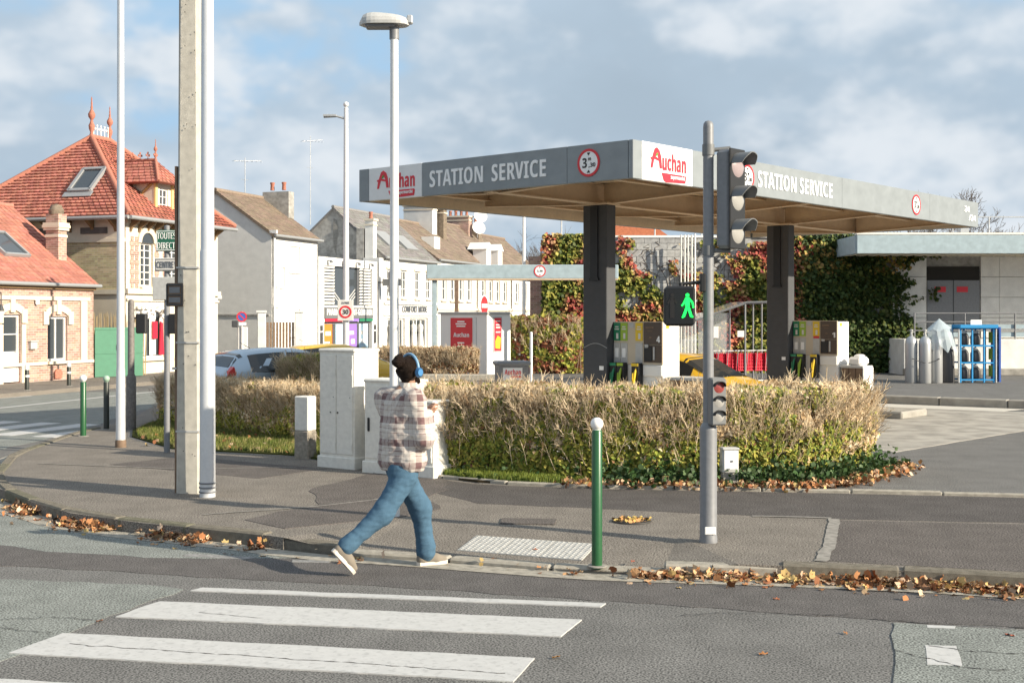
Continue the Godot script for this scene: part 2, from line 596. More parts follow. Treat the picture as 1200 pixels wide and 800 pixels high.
	grain(mat("bark", Color(0.13, 0.10, 0.075), 0.95), T.speck2, 2.0)

func brick_texture(c: Color, joint: Color) -> ImageTexture:
	# far brickwork: bricks here are two pixels high in the picture
	var w := 512
	var im := Image.create(w, w, false, Image.FORMAT_RGB8)
	im.fill(joint.linear_to_srgb())
	var r := RandomNumberGenerator.new()
	r.seed = 77
	var rows := 24
	var bh := float(w) / rows
	var bw := float(w) / 8
	for j in rows:
		for i in 9:
			var f := r.randf_range(0.72, 1.2)
			var cc := Color(c.r * f, c.g * f * r.randf_range(0.92, 1.1), c.b * f)
			var x0 := i * bw - (bw * 0.5 if j % 2 else 0.0)
			im.fill_rect(Rect2i(int(x0) + 2, int(j * bh) + 2, int(bw) - 4, int(bh) - 4), cc.linear_to_srgb())
	return ImageTexture.create_from_image(im)

# ------------------------------------------------------------------ ground
const KERB := [14.0, 6.3, 9.0, 8.15, 6.5, 9.02, 4.59, 9.66, 4.03, 9.88, 3.41, 10.11, 2.37, 10.33, 1.88, 10.42, 1.25, 10.50, 0.60, 10.62, 0.0, 10.84, -0.55, 11.06, -1.42, 11.36, -1.74, 11.45, -2.13, 11.68, -2.64, 12.0, -3.74, 12.53, -4.62, 13.13, -5.32, 13.91, -6.09, 14.94, -6.75, 16.2, -7.22, 17.84, -7.5, 18.72, -7.58, 20.0, -7.7, 21.5, -7.75, 22.5, -7.6, 24.0, -7.75, 26.0, -8.1, 28.0, -8.0, 34.0, -5.5, 44.0]
const BACK := [14.0, 12.9, 5.83, 14.3, 3.78, 14.65, 2.32, 14.86, 1.02, 15.01, -0.42, 15.47, -0.75, 15.79, -1.5, 16.7, -1.88, 17.33, -2.76, 17.84, -3.18, 18.38, -5.25, 19.31, -6.5, 21.2, -6.87, 22.46, -7.1, 26.0, -7.4, 30.0]

func along(line: Array, step: float) -> Array:
	# points every step metres
	var out := [line[0]]
	var left := step
	for i in line.size() - 1:
		var a: Vector2 = line[i]
		var b: Vector2 = line[i + 1]
		var l := a.distance_to(b)
		var at := 0.0
		while l - at >= left:
			at += left
			out.append(a.lerp(b, at / l))
			left = step
		left -= l - at
	return out

func ribbon(pts: Array, w: float, y: float, jag := 0.0) -> M:
	var m := M.new()
	for i in pts.size() - 1:
		var a: Vector2 = pts[i]
		var b: Vector2 = pts[i + 1]
		var p0: Vector2 = (b - a).orthogonal().normalized() * w * 0.5
		var p1 := p0
		if i < pts.size() - 2:
			p1 = (pts[i + 2] - b).orthogonal().normalized() * w * 0.5
		if i > 0:
			p0 = ((b - a).orthogonal().normalized() + (a - pts[i - 1]).orthogonal().normalized()).normalized() * w * 0.5
			p1 = p1 if i == pts.size() - 2 else ((b - a).orthogonal().normalized() * w * 0.5 + p1).normalized() * w * 0.5
		var j0 := 1.0 + jag * sin(i * 2.7)
		var j1 := 1.0 + jag * sin((i + 1) * 2.7)
		m.quad(w3(a.x - p0.x * j0, a.y - p0.y * j0, y), w3(a.x + p0.x * j0, a.y + p0.y * j0, y), w3(b.x + p1.x * j1, b.y + p1.y * j1, y), w3(b.x - p1.x * j1, b.y - p1.y * j1, y), Vector3.UP)
	return m

func wobble(pts: Array, step: float, amp: float, sd: int) -> Array:
	var n := FastNoiseLite.new()
	n.seed = sd
	n.frequency = 5.0
	n.fractal_octaves = 3
	n.fractal_gain = 0.8
	var out := []
	for p in along(pts, step):
		out.append(p + Vector2(n.get_noise_2d(p.x, p.y), n.get_noise_2d(p.x + 40, p.y)) * amp)
	return out

func patch(pts: Array, sd := 1, amp := 0.05) -> Array:
	# an outline whose edges are slightly uneven and whose corners stay where they are
	var n := FastNoiseLite.new()
	n.seed = sd
	n.frequency = 1.9
	n.fractal_octaves = 3
	var out := []
	for i in pts.size():
		var a: Vector2 = pts[i]
		var b: Vector2 = pts[(i + 1) % pts.size()]
		var k := maxi(1, int(a.distance_to(b) / maxf(0.08, amp * 2.5)))
		for j in k:
			var p := a.lerp(b, float(j) / k)
			var f := amp if j > 0 else amp * 0.4
			out.append(p + Vector2(n.get_noise_2d(p.x, p.y), n.get_noise_2d(p.x + 40, p.y)) * f)
	return out

func ground():
	var far := M.new()
	far.quad(Vector3(-1500, -0.3, 300), Vector3(1500, -0.3, 300), Vector3(1500, -0.3, -2500), Vector3(-1500, -0.3, -2500), Vector3.UP)
	setting(far, "ground", K.turf)
	var rd := M.new()
	rd.quad(Vector3(-120, -0.12, 60), Vector3(120, -0.12, 60), Vector3(120, -0.12, -150), Vector3(-120, -0.12, -150), Vector3.UP)
	var road := setting(rd, "road", K.asphalt_road)
	# resurfaced and older areas of the carriageway
	put(plan(patch(flat_pts([-7.6, 11.2, -4.7, 10.49, -4.23, 10.38, -3.12, 10.22, -2.61, 10.0, -2.82, 9.44, -3.03, 8.67, -3.24, 7.94, -3.5, 6.6, -9, 6.0, -9, 11.0]), 3, 0.06), -0.125, -0.1175), "old_asphalt", K.asphalt_old, road)
	put(plan(patch(flat_pts([-9, 11.4, -4.2, 10.9, -2.4, 10.45, -0.6, 10.0, 1.2, 9.45, 2.7, 8.96, 4.2, 8.62, 9, 7.2, 9, 7.9, 4.5, 9.5, 2.2, 10.13, 0.9, 10.38, -0.5, 10.85, -1.8, 11.25, -2.8, 11.65, -5, 12.6, -9, 13.5]), 4, 0.05), -0.125, -0.1155), "resurfaced_strip", K.asphalt_band, road)
	put(plan(patch(flat_pts([2.70, 8.90, 3.6, 8.66, 6.5, 7.9, 6.5, 5.5, 2.1, 6.0, 2.24, 7.4, 2.44, 8.0]), 5, 0.03), -0.125, -0.1135), "old_asphalt", K.asphalt_old, road)
	put(plan(patch(flat_pts([-6.0, 14.3, -5.0, 13.3, -3.9, 12.75, -2.9, 12.15, -2.2, 11.62, -1.9, 11.3, -3.3, 11.3, -4.3, 11.6, -5.6, 12.4, -7.5, 13.4, -8.0, 15.5]), 9, 0.10), -0.125, -0.1135), "worn_asphalt", K.asphalt_old, road)
	put(plan(patch(flat_pts([-9, 36, -14, 36, -20, 24, -14, 17, -8.6, 17.5, -8.2, 23, -8.6, 30]), 6, 0.2), -0.125, -0.1175), "old_asphalt", K.asphalt_old, road)
	# crossing in front
	for s in [[-3.08, 8.61, 0.145, 7.98, 0.009, 7.47, -3.25, 8.10], [-2.68, 9.565, 0.50, 8.99, 0.332, 8.52, -2.87, 9.08], [-2.48, 10.05, 0.71, 9.50, 0.66, 9.39, -2.55, 9.94], [-3.45, 7.60, -0.22, 6.97, -0.40, 6.45, -3.65, 7.08]]:
		put(plan(patch(flat_pts(s), 12 + int(s[1] * 7), 0.015), -0.125, -0.1115), "zebra_stripe", K.road_paint, road)
	put(plan(patch(flat_pts([2.73, 8.29, 2.93, 8.27, 2.80, 7.80, 2.59, 7.83]), 21, 0.012), -0.125, -0.1115), "square_marking", K.road_paint, road)
	put(plan(patch(flat_pts([2.92, 8.83, 3.11, 8.80, 3.08, 8.73, 2.90, 8.76]), 22, 0.01), -0.125, -0.1115), "square_marking", K.road_paint, road)
	put(plan(patch(flat_pts([-1.96, 11.2, -1.6, 11.16, -1.62, 11.05, -1.95, 11.09]), 23, 0.02), -0.125, -0.1115), "worn_marking", K.worn_paint, road)
	put(plan(patch(flat_pts([-2.95, 11.47, -2.3, 11.3, -2.4, 11.2, -3.0, 11.36]), 24, 0.04), -0.125, -0.1115), "worn_marking", K.worn_paint, road)
	for c in [[2.45, 9.12, 1.6, 9.2, 1.2, 9.1], [2.62, 8.98, 3.3, 8.8, 4.2, 8.6], [2.75, 8.25, 2.95, 8.15, 3.3, 8.05, 3.7, 8.0], [2.5, 8.2, 2.8, 7.75, 3.1, 7.7], [-4.2, 9.2, -3.7, 9.0, -3.2, 9.05, -2.9, 8.95], [-4.3, 8.5, -3.6, 8.75, -3.15, 8.6]]:
		put(ribbon(wobble(flat_pts(c), 0.05, 0.06, int(c[0] * 31 + c[1] * 7)), 0.008, -0.1095, 0.9), "crack", K.crack, road)
	# worn tracks through the front stripe
	put(ribbon(wobble([Vector2(-2.95, 8.32), Vector2(-1.6, 8.0), Vector2(0.0, 7.62)], 0.06, 0.035, 52), 0.008, -0.1095, 0.95), "crack", K.asphalt_band, road)
	put(ribbon(wobble([Vector2(-2.3, 9.2), Vector2(-1.75, 9.0)], 0.06, 0.02, 53), 0.006, -0.1095, 0.95), "crack", K.asphalt_band, road)
	# crossing on the left street and its edge lines
	for k in range(-4, 2):
		var o := Vector2(-9.35, 22.9) + Vector2(0.89, -0.33) * k * 1.02
		var l := Vector2(0.345, 0.939) * 2.5
		var h := Vector2(0.94, -0.345) * 0.25
		put(plan(patch([o - h, o + h, o + h + l, o - h + l], 60 + k, 0.03), -0.125, -0.114), "zebra_stripe", K.road_paint, road)
	put(ribbon(wobble([Vector2(-12.6, 28.3), Vector2(-12.11, 29.71), Vector2(-10.16, 36.47), Vector2(-7.5, 44.0)], 0.6, 0.03, 71), 0.16, -0.1145, 0.1), "edge_line", K.road_paint, road)
	put(ribbon(wobble([Vector2(-14.2, 31.4), Vector2(-12.9, 34.6)], 0.5, 0.03, 72), 0.13, -0.1145, 0.1), "edge_line", K.road_paint, road)
	# near pavement with a dropped kerb at the crossing
	var kerb := flat_pts(KERB)
	var back := flat_pts(BACK)
	var ramp_back := flat_pts([1.88, 10.42, 1.55, 11.75, 0.90, 11.90, 0.30, 12.10, -0.25, 12.32, -1.1, 12.60, -2.13, 11.68])
	var ramp_front := flat_pts([1.88, 10.42, 1.25, 10.50, 0.60, 10.62, 0.0, 10.84, -0.55, 11.06, -1.42, 11.36, -2.13, 11.68])
	var outline := []
	for p in kerb:
		if p.x <= 1.9 and p.x >= -2.14 and p.y < 12:
			continue
		if p == kerb[15]:
			outline.append_array(ramp_back)
		outline.append(p)
	var bk := back.duplicate()
	bk.reverse()
	outline.append_array(bk)
	var pave := setting(plan(outline, -0.13, 0.0), "pavement", K.pavement)
	var rp := M.new()
	for i in ramp_front.size() - 1:
		var a: Vector2 = ramp_front[i]
		var b: Vector2 = ramp_front[i + 1]
		var c: Vector2 = ramp_back[i + 1]
		var d: Vector2 = ramp_back[i]
		var ya := 0.0 if i == 0 else -0.095
		var yb := 0.0 if i == ramp_front.size() - 2 else -0.095
		rp.quad(w3(a.x, a.y, ya), w3(b.x, b.y, yb), w3(c.x, c.y, 0.0), w3(d.x, d.y, 0.0), Vector3.UP)
	put(rp, "dropped_ramp", K.pavement, pave)
	# kerb stones, each on its own
	var kl := along(kerb.slice(0, 27), 0.96)
	var kerb_line := thing_structure("kerb")
	var shapes := {}
	for i in kl.size() - 1:
		var a: Vector2 = kl[i]
		var b: Vector2 = kl[i + 1]
		var l := a.distance_to(b) - 0.02
		var mid := (a + b) * 0.5
		var low := 0.0
		if mid.y < 12.0:
			low = clampf(minf((1.95 - mid.x) / 0.63, (mid.x + 2.2) / 0.71), 0.0, 1.0) * 0.088
		var m := M.new()
		var hgt := 0.16 - low
		m.cbox(Vector3(0, hgt * 0.5 - 0.15, 0.07), Vector3(l, hgt, 0.15), 0.018)
		var mm: Material = K.kerb_pale if low > 0.05 else [K.kerb_stone, K.kerb_mossy, K.kerb_stone][i % 3]
		if mid.x > 1.7 and mid.x < 2.1:
			mm = K.kerb_pale
		var o := put(m, "kerb_stone", mm, kerb_line)
		var dir := (b - a).normalized()
		# local x along the kerb, local z towards the pavement
		o.transform = Transform3D(Basis(Vector3(dir.x, 0, -dir.y), Vector3.UP, Vector3(dir.x, 0, -dir.y).cross(Vector3.UP)), w3(mid.x, mid.y, rnd(--0.01, 0.0025) + (-0.0 if low == 0.0 else 0.0)))
		if o.transform.basis.z.dot(w3(dir.y, -dir.x) * -1.0) < 0:
			pass
		o.rotate_y(rnd(-0.006, 0.006))
	# gutter strip along the carriageway edge
	var gl := []
	var kk := along(kerb.slice(0, 26), 0.5)
	for i in kk.size():
		var t: Vector2 = (kk[mini(i + 1, kk.size() - 1)] - kk[maxi(i - 1, 0)]).normalized()
		gl.append(kk[i] + Vector2(t.y, -t.x) * -0.15 * signf(1.0))
	var side: Vector2 = gl[6] - kk[6]
	if side.y > 0:
		for i in gl.size():
			gl[i] = kk[i] * 2.0 - gl[i]
	put(ribbon(gl, 0.26, -0.1105), "gutter_strip", K.kerb_pale, road)
	# patched areas of the pavement
	put(plan(patch(flat_pts([-1.5, 15.5, -0.78, 14.44, -0.37, 13.78, 0.55, 13.54, 1.79, 13.14, 3.26, 12.74, 5.09, 12.49, 9, 11.9, 9, 13.7, 5.83, 14.2, 3.78, 14.55, 2.32, 14.76, 1.02, 14.9, -0.42, 15.35, -0.75, 15.65, -1.3, 16.3]), 81, 0.03), -0.01, 0.0025), "resurfaced_strip", K.pavement_dark, pave)
	put(plan(patch(flat_pts([3.3, 12.65, 2.86, 11.23, 2.62, 10.55, 4.0, 10.14, 9, 8.4, 9, 11.8, 5.09, 12.4]), 82, 0.02), -0.01, 0.0025), "resurfaced_patch", K.pavement_mid, pave)
	put(plan(patch(flat_pts([-1.75, 16.6, -0.85, 15.7, -0.75, 14.9, -1.0, 14.2, -0.75, 13.4, -1.2, 12.75, -2.2, 12.15, -2.7, 12.7, -2.1, 13.7, -2.4, 15.0]), 83, 0.10), -0.01, 0.005), "resurfaced_patch", K.pavement_mid, pave)
	put(plan(patch(flat_pts([-2.5, 16.9, -4.8, 18.4, -5.6, 17.4, -3.2, 15.9]), 84, 0.06), -0.01, 0.0025), "resurfaced_patch", K.pavement_mid, pave)
	put(ribbon(wobble([Vector2(3.27, 12.72), Vector2(2.84, 11.23), Vector2(2.58, 10.5)], 0.1, 0.02, 85), 0.11, 0.0075, 0.06), "mortar_seam", K.pale_mortar, pave)
	put(ribbon(wobble([Vector2(-3.2, 13.0), Vector2(-2.2, 13.5), Vector2(-1.2, 14.3)], 0.12, 0.05, 86), 0.04, 0.0075, 0.2), "mortar_seam", K.pale_mortar, pave)
	put(ribbon(wobble([Vector2(-6.6, 17.5), Vector2(-4.6, 16.9), Vector2(-2.8, 17.0)], 0.15, 0.05, 87), 0.04, 0.0075, 0.2), "mortar_seam", K.pale_mortar, pave)
	put(ribbon(wobble([Vector2(2.45, 12.9), Vector2(2.85, 12.86), Vector2(3.26, 12.76)], 0.1, 0.03, 88), 0.06, 0.0075, 0.1), "mortar_seam", K.pale_mortar, pave)
	# tactile slabs at the head of the crossing
	var q := flat_pts([-0.50, 11.40, 0.61, 10.93, 0.78, 11.47, -0.34, 11.92])
	for k in 3:
		var a: Vector2 = q[0].lerp(q[1], k / 3.0 + 0.004)
		var b: Vector2 = q[0].lerp(q[1], (k + 1) / 3.0 - 0.004)
		var c: Vector2 = q[3].lerp(q[2], (k + 1) / 3.0 - 0.004)
		var d: Vector2 = q[3].lerp(q[2], k / 3.0 + 0.004)
		var m := M.new()
		var y0 := -0.062
		var y1 := -0.022
		m.quad(w3(a.x, a.y, y0), w3(b.x, b.y, y0), w3(c.x, c.y, y1), w3(d.x, d.y, y1), Vector3.UP)
		for pr in [[a, b, y0, y0], [b, c, y0, y1], [c, d, y1, y1], [d, a, y1, y0]]:
			m.quad(w3(pr[0].x, pr[0].y, pr[2]), w3(pr[1].x, pr[1].y, pr[3]), w3(pr[1].x, pr[1].y, pr[3] - 0.04), w3(pr[0].x, pr[0].y, pr[2] - 0.04))
		for i in 8:
			for j in 11:
				var u := (i + 0.5) / 8.0
				var v := (j + 0.5) / 11.0
				var p := a.lerp(b, u).lerp(d.lerp(c, u), v)
				m.lathe([Vector2(0.014, 0), Vector2(0.010, 0.005), Vector2(0.0, 0.0055)], 6, w3(p.x, p.y, lerpf(y0, y1, v)))
		put(m, "tactile_slab", K.tactile, pave)
	# covers set in the pavement
	var mh := M.new()
	mh.lathe([Vector2(0.2, 0.004), Vector2(0.195, 0.016), Vector2(0.15, 0.014), Vector2(0.0, 0.013)], 20)
	put(mh, "round_cover", K.cast_iron, pave, w3(1.2, 12.58))
	put(plan(flat_pts([-0.1, 12.74, 0.45, 12.68, 0.42, 12.36, -0.12, 12.42]), 0.0, 0.012), "square_cover", K.pavement_mid, pave)
	# edging at the back of the pavement
	var edge := thing_structure("back_edging")
	var el := along(back.slice(0, 10), 1.02)
	for i in el.size() - 1:
		var a: Vector2 = el[i]
		var b: Vector2 = el[i + 1]
		var m := M.new()
		m.cbox(Vector3(0, -0.02, 0), Vector3(a.distance_to(b) - 0.015, 0.12, 0.085), 0.012)
		var o := put(m, "edging_stone", K.kerb_pale, edge)
		var dir := (b - a).normalized()
		var mid := (a + b) * 0.5
		o.transform = Transform3D(Basis(Vector3(dir.x, 0, -dir.y), Vector3.UP, Vector3(dir.x, 0, -dir.y).cross(Vector3.UP)), w3(mid.x, mid.y, rnd(-0.006, 0.006)))
	# planting bed and lawn, then the station forecourt
	var bed := flat_pts([-1.0, 16.05, -0.42, 15.5, 1.02, 15.05, 2.32, 14.9, 3.3, 14.76, 3.9, 15.1, 5.2, 16.7, 5.5, 17.5, 5.2, 17.75, 3.0, 17.4, -1.0, 17.9])
	setting(plan(bed, -0.02, 0.03), "planting_bed", K.earth)
	var lawn := flat_pts([-1.05, 16.15, -1.5, 16.8, -1.88, 17.4, -2.76, 17.9, -3.18, 18.45, -5.25, 19.4, -6.45, 21.3, -6.8, 22.5, -7.0, 25.5, -5.0, 25.6, -3.0, 24.2, -1.0, 21.0, -0.9, 18.0])
	setting(plan(lawn, -0.02, 0.025), "lawn", K.turf)
	var fc := bk.duplicate()
	fc.append_array(flat_pts([60, 8.0, 60, 75, 12, 75, -3.5, 55, -7.3, 36]))
	setting(plan(fc, -0.05, 0.002), "forecourt", K.asphalt_road)
	setting(plan(patch(flat_pts([5.75, 18.9, 9.16, 22.46, 14, 25.8, 14, 27.9, 10.9, 26.8, 8.3, 28.4, 6.5, 29.5, 3.0, 24.0]), 91, 0.04), -0.01, 0.009), "concrete_lane", K.concrete_lane)
	var apron := []
	for ap in [[-1.0, 0.0], [7.0, 0.0], [14.5, 1.0], [15.5, -8.5], [-1.0, -8.5]]:
		var w := yard(ap[0], ap[1])
		apron.append(Vector2(w.x, -w.z))
	setting(plan(apron, -0.01, 0.0055), "pump_apron", K.apron_concrete)
	var ik := thing_structure("forecourt_kerb")
	var il := along(flat_pts([7.4, 30.6, 8.83, 29.6, 11.04, 28.1, 14.0, 26.2, 18.0, 23.5]), 1.5)
	for i in il.size() - 1:
		var a: Vector2 = il[i]
		var b: Vector2 = il[i + 1]
		var m := M.new()
		m.cbox(Vector3(0, 0.09, 0), Vector3(a.distance_to(b) - 0.02, 0.2, 0.3), 0.02)
		var o := put(m, "kerb_block", K.concrete, ik)
		var dir := (b - a).normalized()
		var mid := (a + b) * 0.5
		o.transform = Transform3D(Basis(Vector3(dir.x, 0, -dir.y), Vector3.UP, Vector3(dir.x, 0, -dir.y).cross(Vector3.UP)), w3(mid.x, mid.y))
	# far pavement along the houses
	var fp := []
	for u in [-45.0, 75.0]:
		fp.append(fa(u, 0.0))
	for u in [75.0, -45.0]:
		fp.append(fa(u, 3.3))
	setting(plan(fp, -0.13, 0.0), "far_pavement", K.pavement)

func thing_structure(called: String) -> Node3D:
	var o := Node3D.new()
	o.name = numbered(called)
	add_child(o)
	o.set_meta("kind", "structure")
	return o

func fa(u: float, out := 0.0) -> Vector2:
	# a point u metres along the line of house fronts, out metres towards the street: (x, distance)
	return Vector2(-14.0 + 0.32 * u + 0.947 * out, 42.0 + 0.947 * u - 0.32 * out)

# ------------------------------------------------------------------ houses
const STREET := 1.2451       # turn of the house fronts: local x runs up the street, local z faces it

func facade(m: M, x0: float, x1: float, y0: float, y1: float, holes: Array, deep := 0.16):
	# a wall in the local xy plane at z = 0 with rectangular openings and their reveals
	var xs := [x0, x1]
	var ys := [y0, y1]
	for r in holes:
		xs.append(r.position.x); xs.append(r.end.x)
		ys.append(r.position.y); ys.append(r.end.y)
	xs.sort()
	ys.sort()
	for i in xs.size() - 1:
		for j in ys.size() - 1:
			if xs[i + 1] - xs[i] < 0.001 or ys[j + 1] - ys[j] < 0.001:
				continue
			var c := Vector2((xs[i] + xs[i + 1]) * 0.5, (ys[j] + ys[j + 1]) * 0.5)
			var open := c.x < x0 or c.x > x1 or c.y < y0 or c.y > y1
			for r in holes:
				open = open or r.has_point(c)
			if not open:
				m.quad(Vector3(xs[i], ys[j], 0), Vector3(xs[i + 1], ys[j], 0), Vector3(xs[i + 1], ys[j + 1], 0), Vector3(xs[i], ys[j + 1], 0), Vector3(0, 0, 1))
	for r in holes:
		var a: Vector2 = r.position
		var b: Vector2 = r.end
		m.quad(Vector3(a.x, a.y, 0), Vector3(a.x, b.y, 0), Vector3(a.x, b.y, -deep), Vector3(a.x, a.y, -deep), Vector3(1, 0, 0))
		m.quad(Vector3(b.x, a.y, 0), Vector3(b.x, b.y, 0), Vector3(b.x, b.y, -deep), Vector3(b.x, a.y, -deep), Vector3(-1, 0, 0))
		m.quad(Vector3(a.x, b.y, 0), Vector3(b.x, b.y, 0), Vector3(b.x, b.y, -deep), Vector3(a.x, b.y, -deep), Vector3(0, -1, 0))
		m.quad(Vector3(a.x, a.y, 0), Vector3(b.x, a.y, 0), Vector3(b.x, a.y, -deep), Vector3(a.x, a.y, -deep), Vector3(0, 1, 0))

func tiles(m: M, a: Vector3, b: Vector3, c: Vector3, d: Vector3, rows: int, tw: float, tint: Color, lip := 0.03, vary := 0.16):
	# overlapping roof tiles on the slope a-b (eave) to d-c (ridge)
	var up := ((d + c) - (a + b)).normalized()
	var n := (b - a).cross(d - a + c - b).normalized()
	if n.y < 0:
		n = -n
	for r in rows:
		var t0 := float(r) / rows
		var t1 := float(r + 1) / rows
		var l0 := a.lerp(d, t0)
		var r0 := b.lerp(c, t0)
		var l1 := a.lerp(d, t1)
		var r1 := b.lerp(c, t1)
		var cols := maxi(1, int(round((l0.distance_to(r0) + l1.distance_to(r1)) * 0.5 / tw)))
		for k in cols:
			var f := rnd(1.0 - vary, 1.0 + vary)
			m.col = Color(tint.r * f, tint.g * f * rnd(0.94, 1.06), tint.b * f)
			var p0 := l0.lerp(r0, float(k) / cols)
			var p1 := l0.lerp(r0, float(k + 1) / cols)
			var p2 := l1.lerp(r1, float(k + 1) / cols)
			var p3 := l1.lerp(r1, float(k) / cols)
			var h := n * (lip + rnd(-0.004, 0.006))
			var h2 := n * (lip * 0.3)
			m.quad(p0 + h, p1 + h2 * 2.0, p2 + h2 * 0.4, p3 + h2, n)
			m.quad(p0 + h, p1 + h2 * 2.0, p1 - up * 0.004, p0 - up * 0.004, -up)

func slab(m: M, a: Vector3, b: Vector3, c: Vector3, d: Vector3, th: float):
	var n := (b - a).cross(d - a).normalized()
	if n.y < 0:
		n = -n
	var o := -n * th
	m.quad(a, b, c, d, n)
	m.quad(a + o, b + o, c + o, d + o, -n)
	var ctr := (a + b + c + d) * 0.25
	for e in [[a, b], [b, c], [c, d], [d, a]]:
		m.quad(e[0], e[1], e[1] + o, e[0] + o, (e[0] + e[1]) * 0.5 - ctr)

func window(house: Node3D, r: Rect2, frame: Material, deep := 0.14, bars := 1, cross := 1, sill := true, pane: Material = null, rim := 0.07, called := "window") -> MeshInstance3D:
	# frame with its panes set back in the opening r
	var m := M.new()
	var x0 := r.position.x
	var y0 := r.position.y
	var w := r.size.x
	var h := r.size.y
	var z := -deep
	for s in [[x0 + rim * 0.5, y0 + h * 0.5, rim, h], [x0 + w - rim * 0.5, y0 + h * 0.5, rim, h]]:
		m.box(Vector3(s[0], s[1], z + 0.03), Vector3(s[2], s[3], 0.06))
	for s in [[x0 + w * 0.5, y0 + rim * 0.5], [x0 + w * 0.5, y0 + h - rim * 0.5]]:
		m.box(Vector3(s[0], s[1], z + 0.03), Vector3(w - rim * 2.0, rim, 0.056))
	for k in bars:
		m.box(Vector3(x0 + w * (k + 1) / (bars + 1.0), y0 + h * 0.5, z + 0.028), Vector3(rim * 0.8, h - rim * 2.0, 0.05))
	for k in cross:
		m.box(Vector3(x0 + w * 0.5, y0 + h * (k + 1) / (cross + 1.0), z + 0.026), Vector3(w - rim * 2.0, rim * 0.45, 0.04))
	var o := put(m, called, frame, house)
	for k in bars + 1:
		var p := M.new()
		p.box(Vector3(x0 + w * (k + 0.5) / (bars + 1.0), y0 + h * 0.5, z + 0.008), Vector3(w / (bars + 1.0) - rim * 0.6, h - rim, 0.012))
		put(p, "pane", pane if pane else K.window_glass, o)
	if sill:
		var s2 := M.new()
		s2.box(Vector3(x0 + w * 0.5, y0 - 0.05, 0.03), Vector3(w + 0.14, 0.09, 0.2))
		put(s2, "sill", K.stone_trim, o)
	return o

func shutters(house: Node3D, r: Rect2, m2: Material, w := 0.0):
	if w == 0.0:
		w = r.size.x * 0.5
	for s in [-1.0, 1.0]:
		var m := M.new()
		var cx := r.position.x - w * 0.55 if s < 0 else r.end.x + w * 0.55
		m.box(Vector3(cx, r.get_center().y, 0.03), Vector3(w, r.size.y, 0.04))
		for k in 5:
			m.box(Vector3(cx, r.position.y + r.size.y * (k + 0.5) / 5.0, 0.055), Vector3(w * 0.8, r.size.y * 0.12, 0.012))
		put(m, "shutter", m2, house)

func chimney(house: Node3D, at: Vector3, sx: float, sz: float, top: float, wall: Material, pots: int, pot: Material, cap := true) -> MeshInstance3D:
	var m := M.new()
	m.box(Vector3(at.x, (at.y + top) * 0.5, at.z), Vector3(sx, top - at.y, sz))
	var o := put(m, "chimney", wall, house)
	if cap:
		var c := M.new()
		c.box(Vector3(at.x, top + 0.04, at.z), Vector3(sx + 0.14, 0.1, sz + 0.14))
		c.box(Vector3(at.x, top - 0.22, at.z), Vector3(sx + 0.08, 0.07, sz + 0.08))
		put(c, "cornice", K.stone_trim, o)
	for k in pots:
		var p := M.new()
		var t := (k + 0.5) / pots - 0.5
		var along_x := sx > sz
		p.lathe([Vector2(0.10, 0), Vector2(0.085, 0.26), Vector2(0.11, 0.3), Vector2(0.11, 0.36), Vector2(0.07, 0.36)], 10)
		put(p, "chimney_pot", pot, o, Vector3(at.x + (t * (sx - 0.15) if along_x else 0.0), top + 0.09, at.z + (0.0 if along_x else t * (sz - 0.15))))
	return o

func antenna(label: String, at: Vector3, h: float, w: float):
	var t := thing("roof_antenna", label, "antenna", at, 0.6, "roof antennas")
	var m := M.new()
	m.rod(Vector3(0, -0.3, 0), Vector3(0, h, 0), 0.022, 0.016, 6)
	put(m, "mast", K.galvanised, t)
	var a := M.new()
	a.rod(Vector3(-w * 0.4, h * 0.93, 0), Vector3(w * 0.6, h * 0.97, 0), 0.012, -1, 5)
	for k in 7:
		var x := -w * 0.4 + w * k / 6.0
		a.rod(Vector3(x, h * 0.935 + 0.03 * k / 6.0, -0.22 + 0.02 * k), Vector3(x, h * 0.935 + 0.03 * k / 6.0, 0.22 - 0.02 * k), 0.009, -1, 5)
	put(a, "aerial", K.galvanised, t)
	a = M.new()
	a.rod(Vector3(-0.25, h * 0.62, 0.1), Vector3(0.2, h * 0.62, -0.1), 0.009, -1, 5)
	put(a, "lower_aerial", K.galvanised, t)

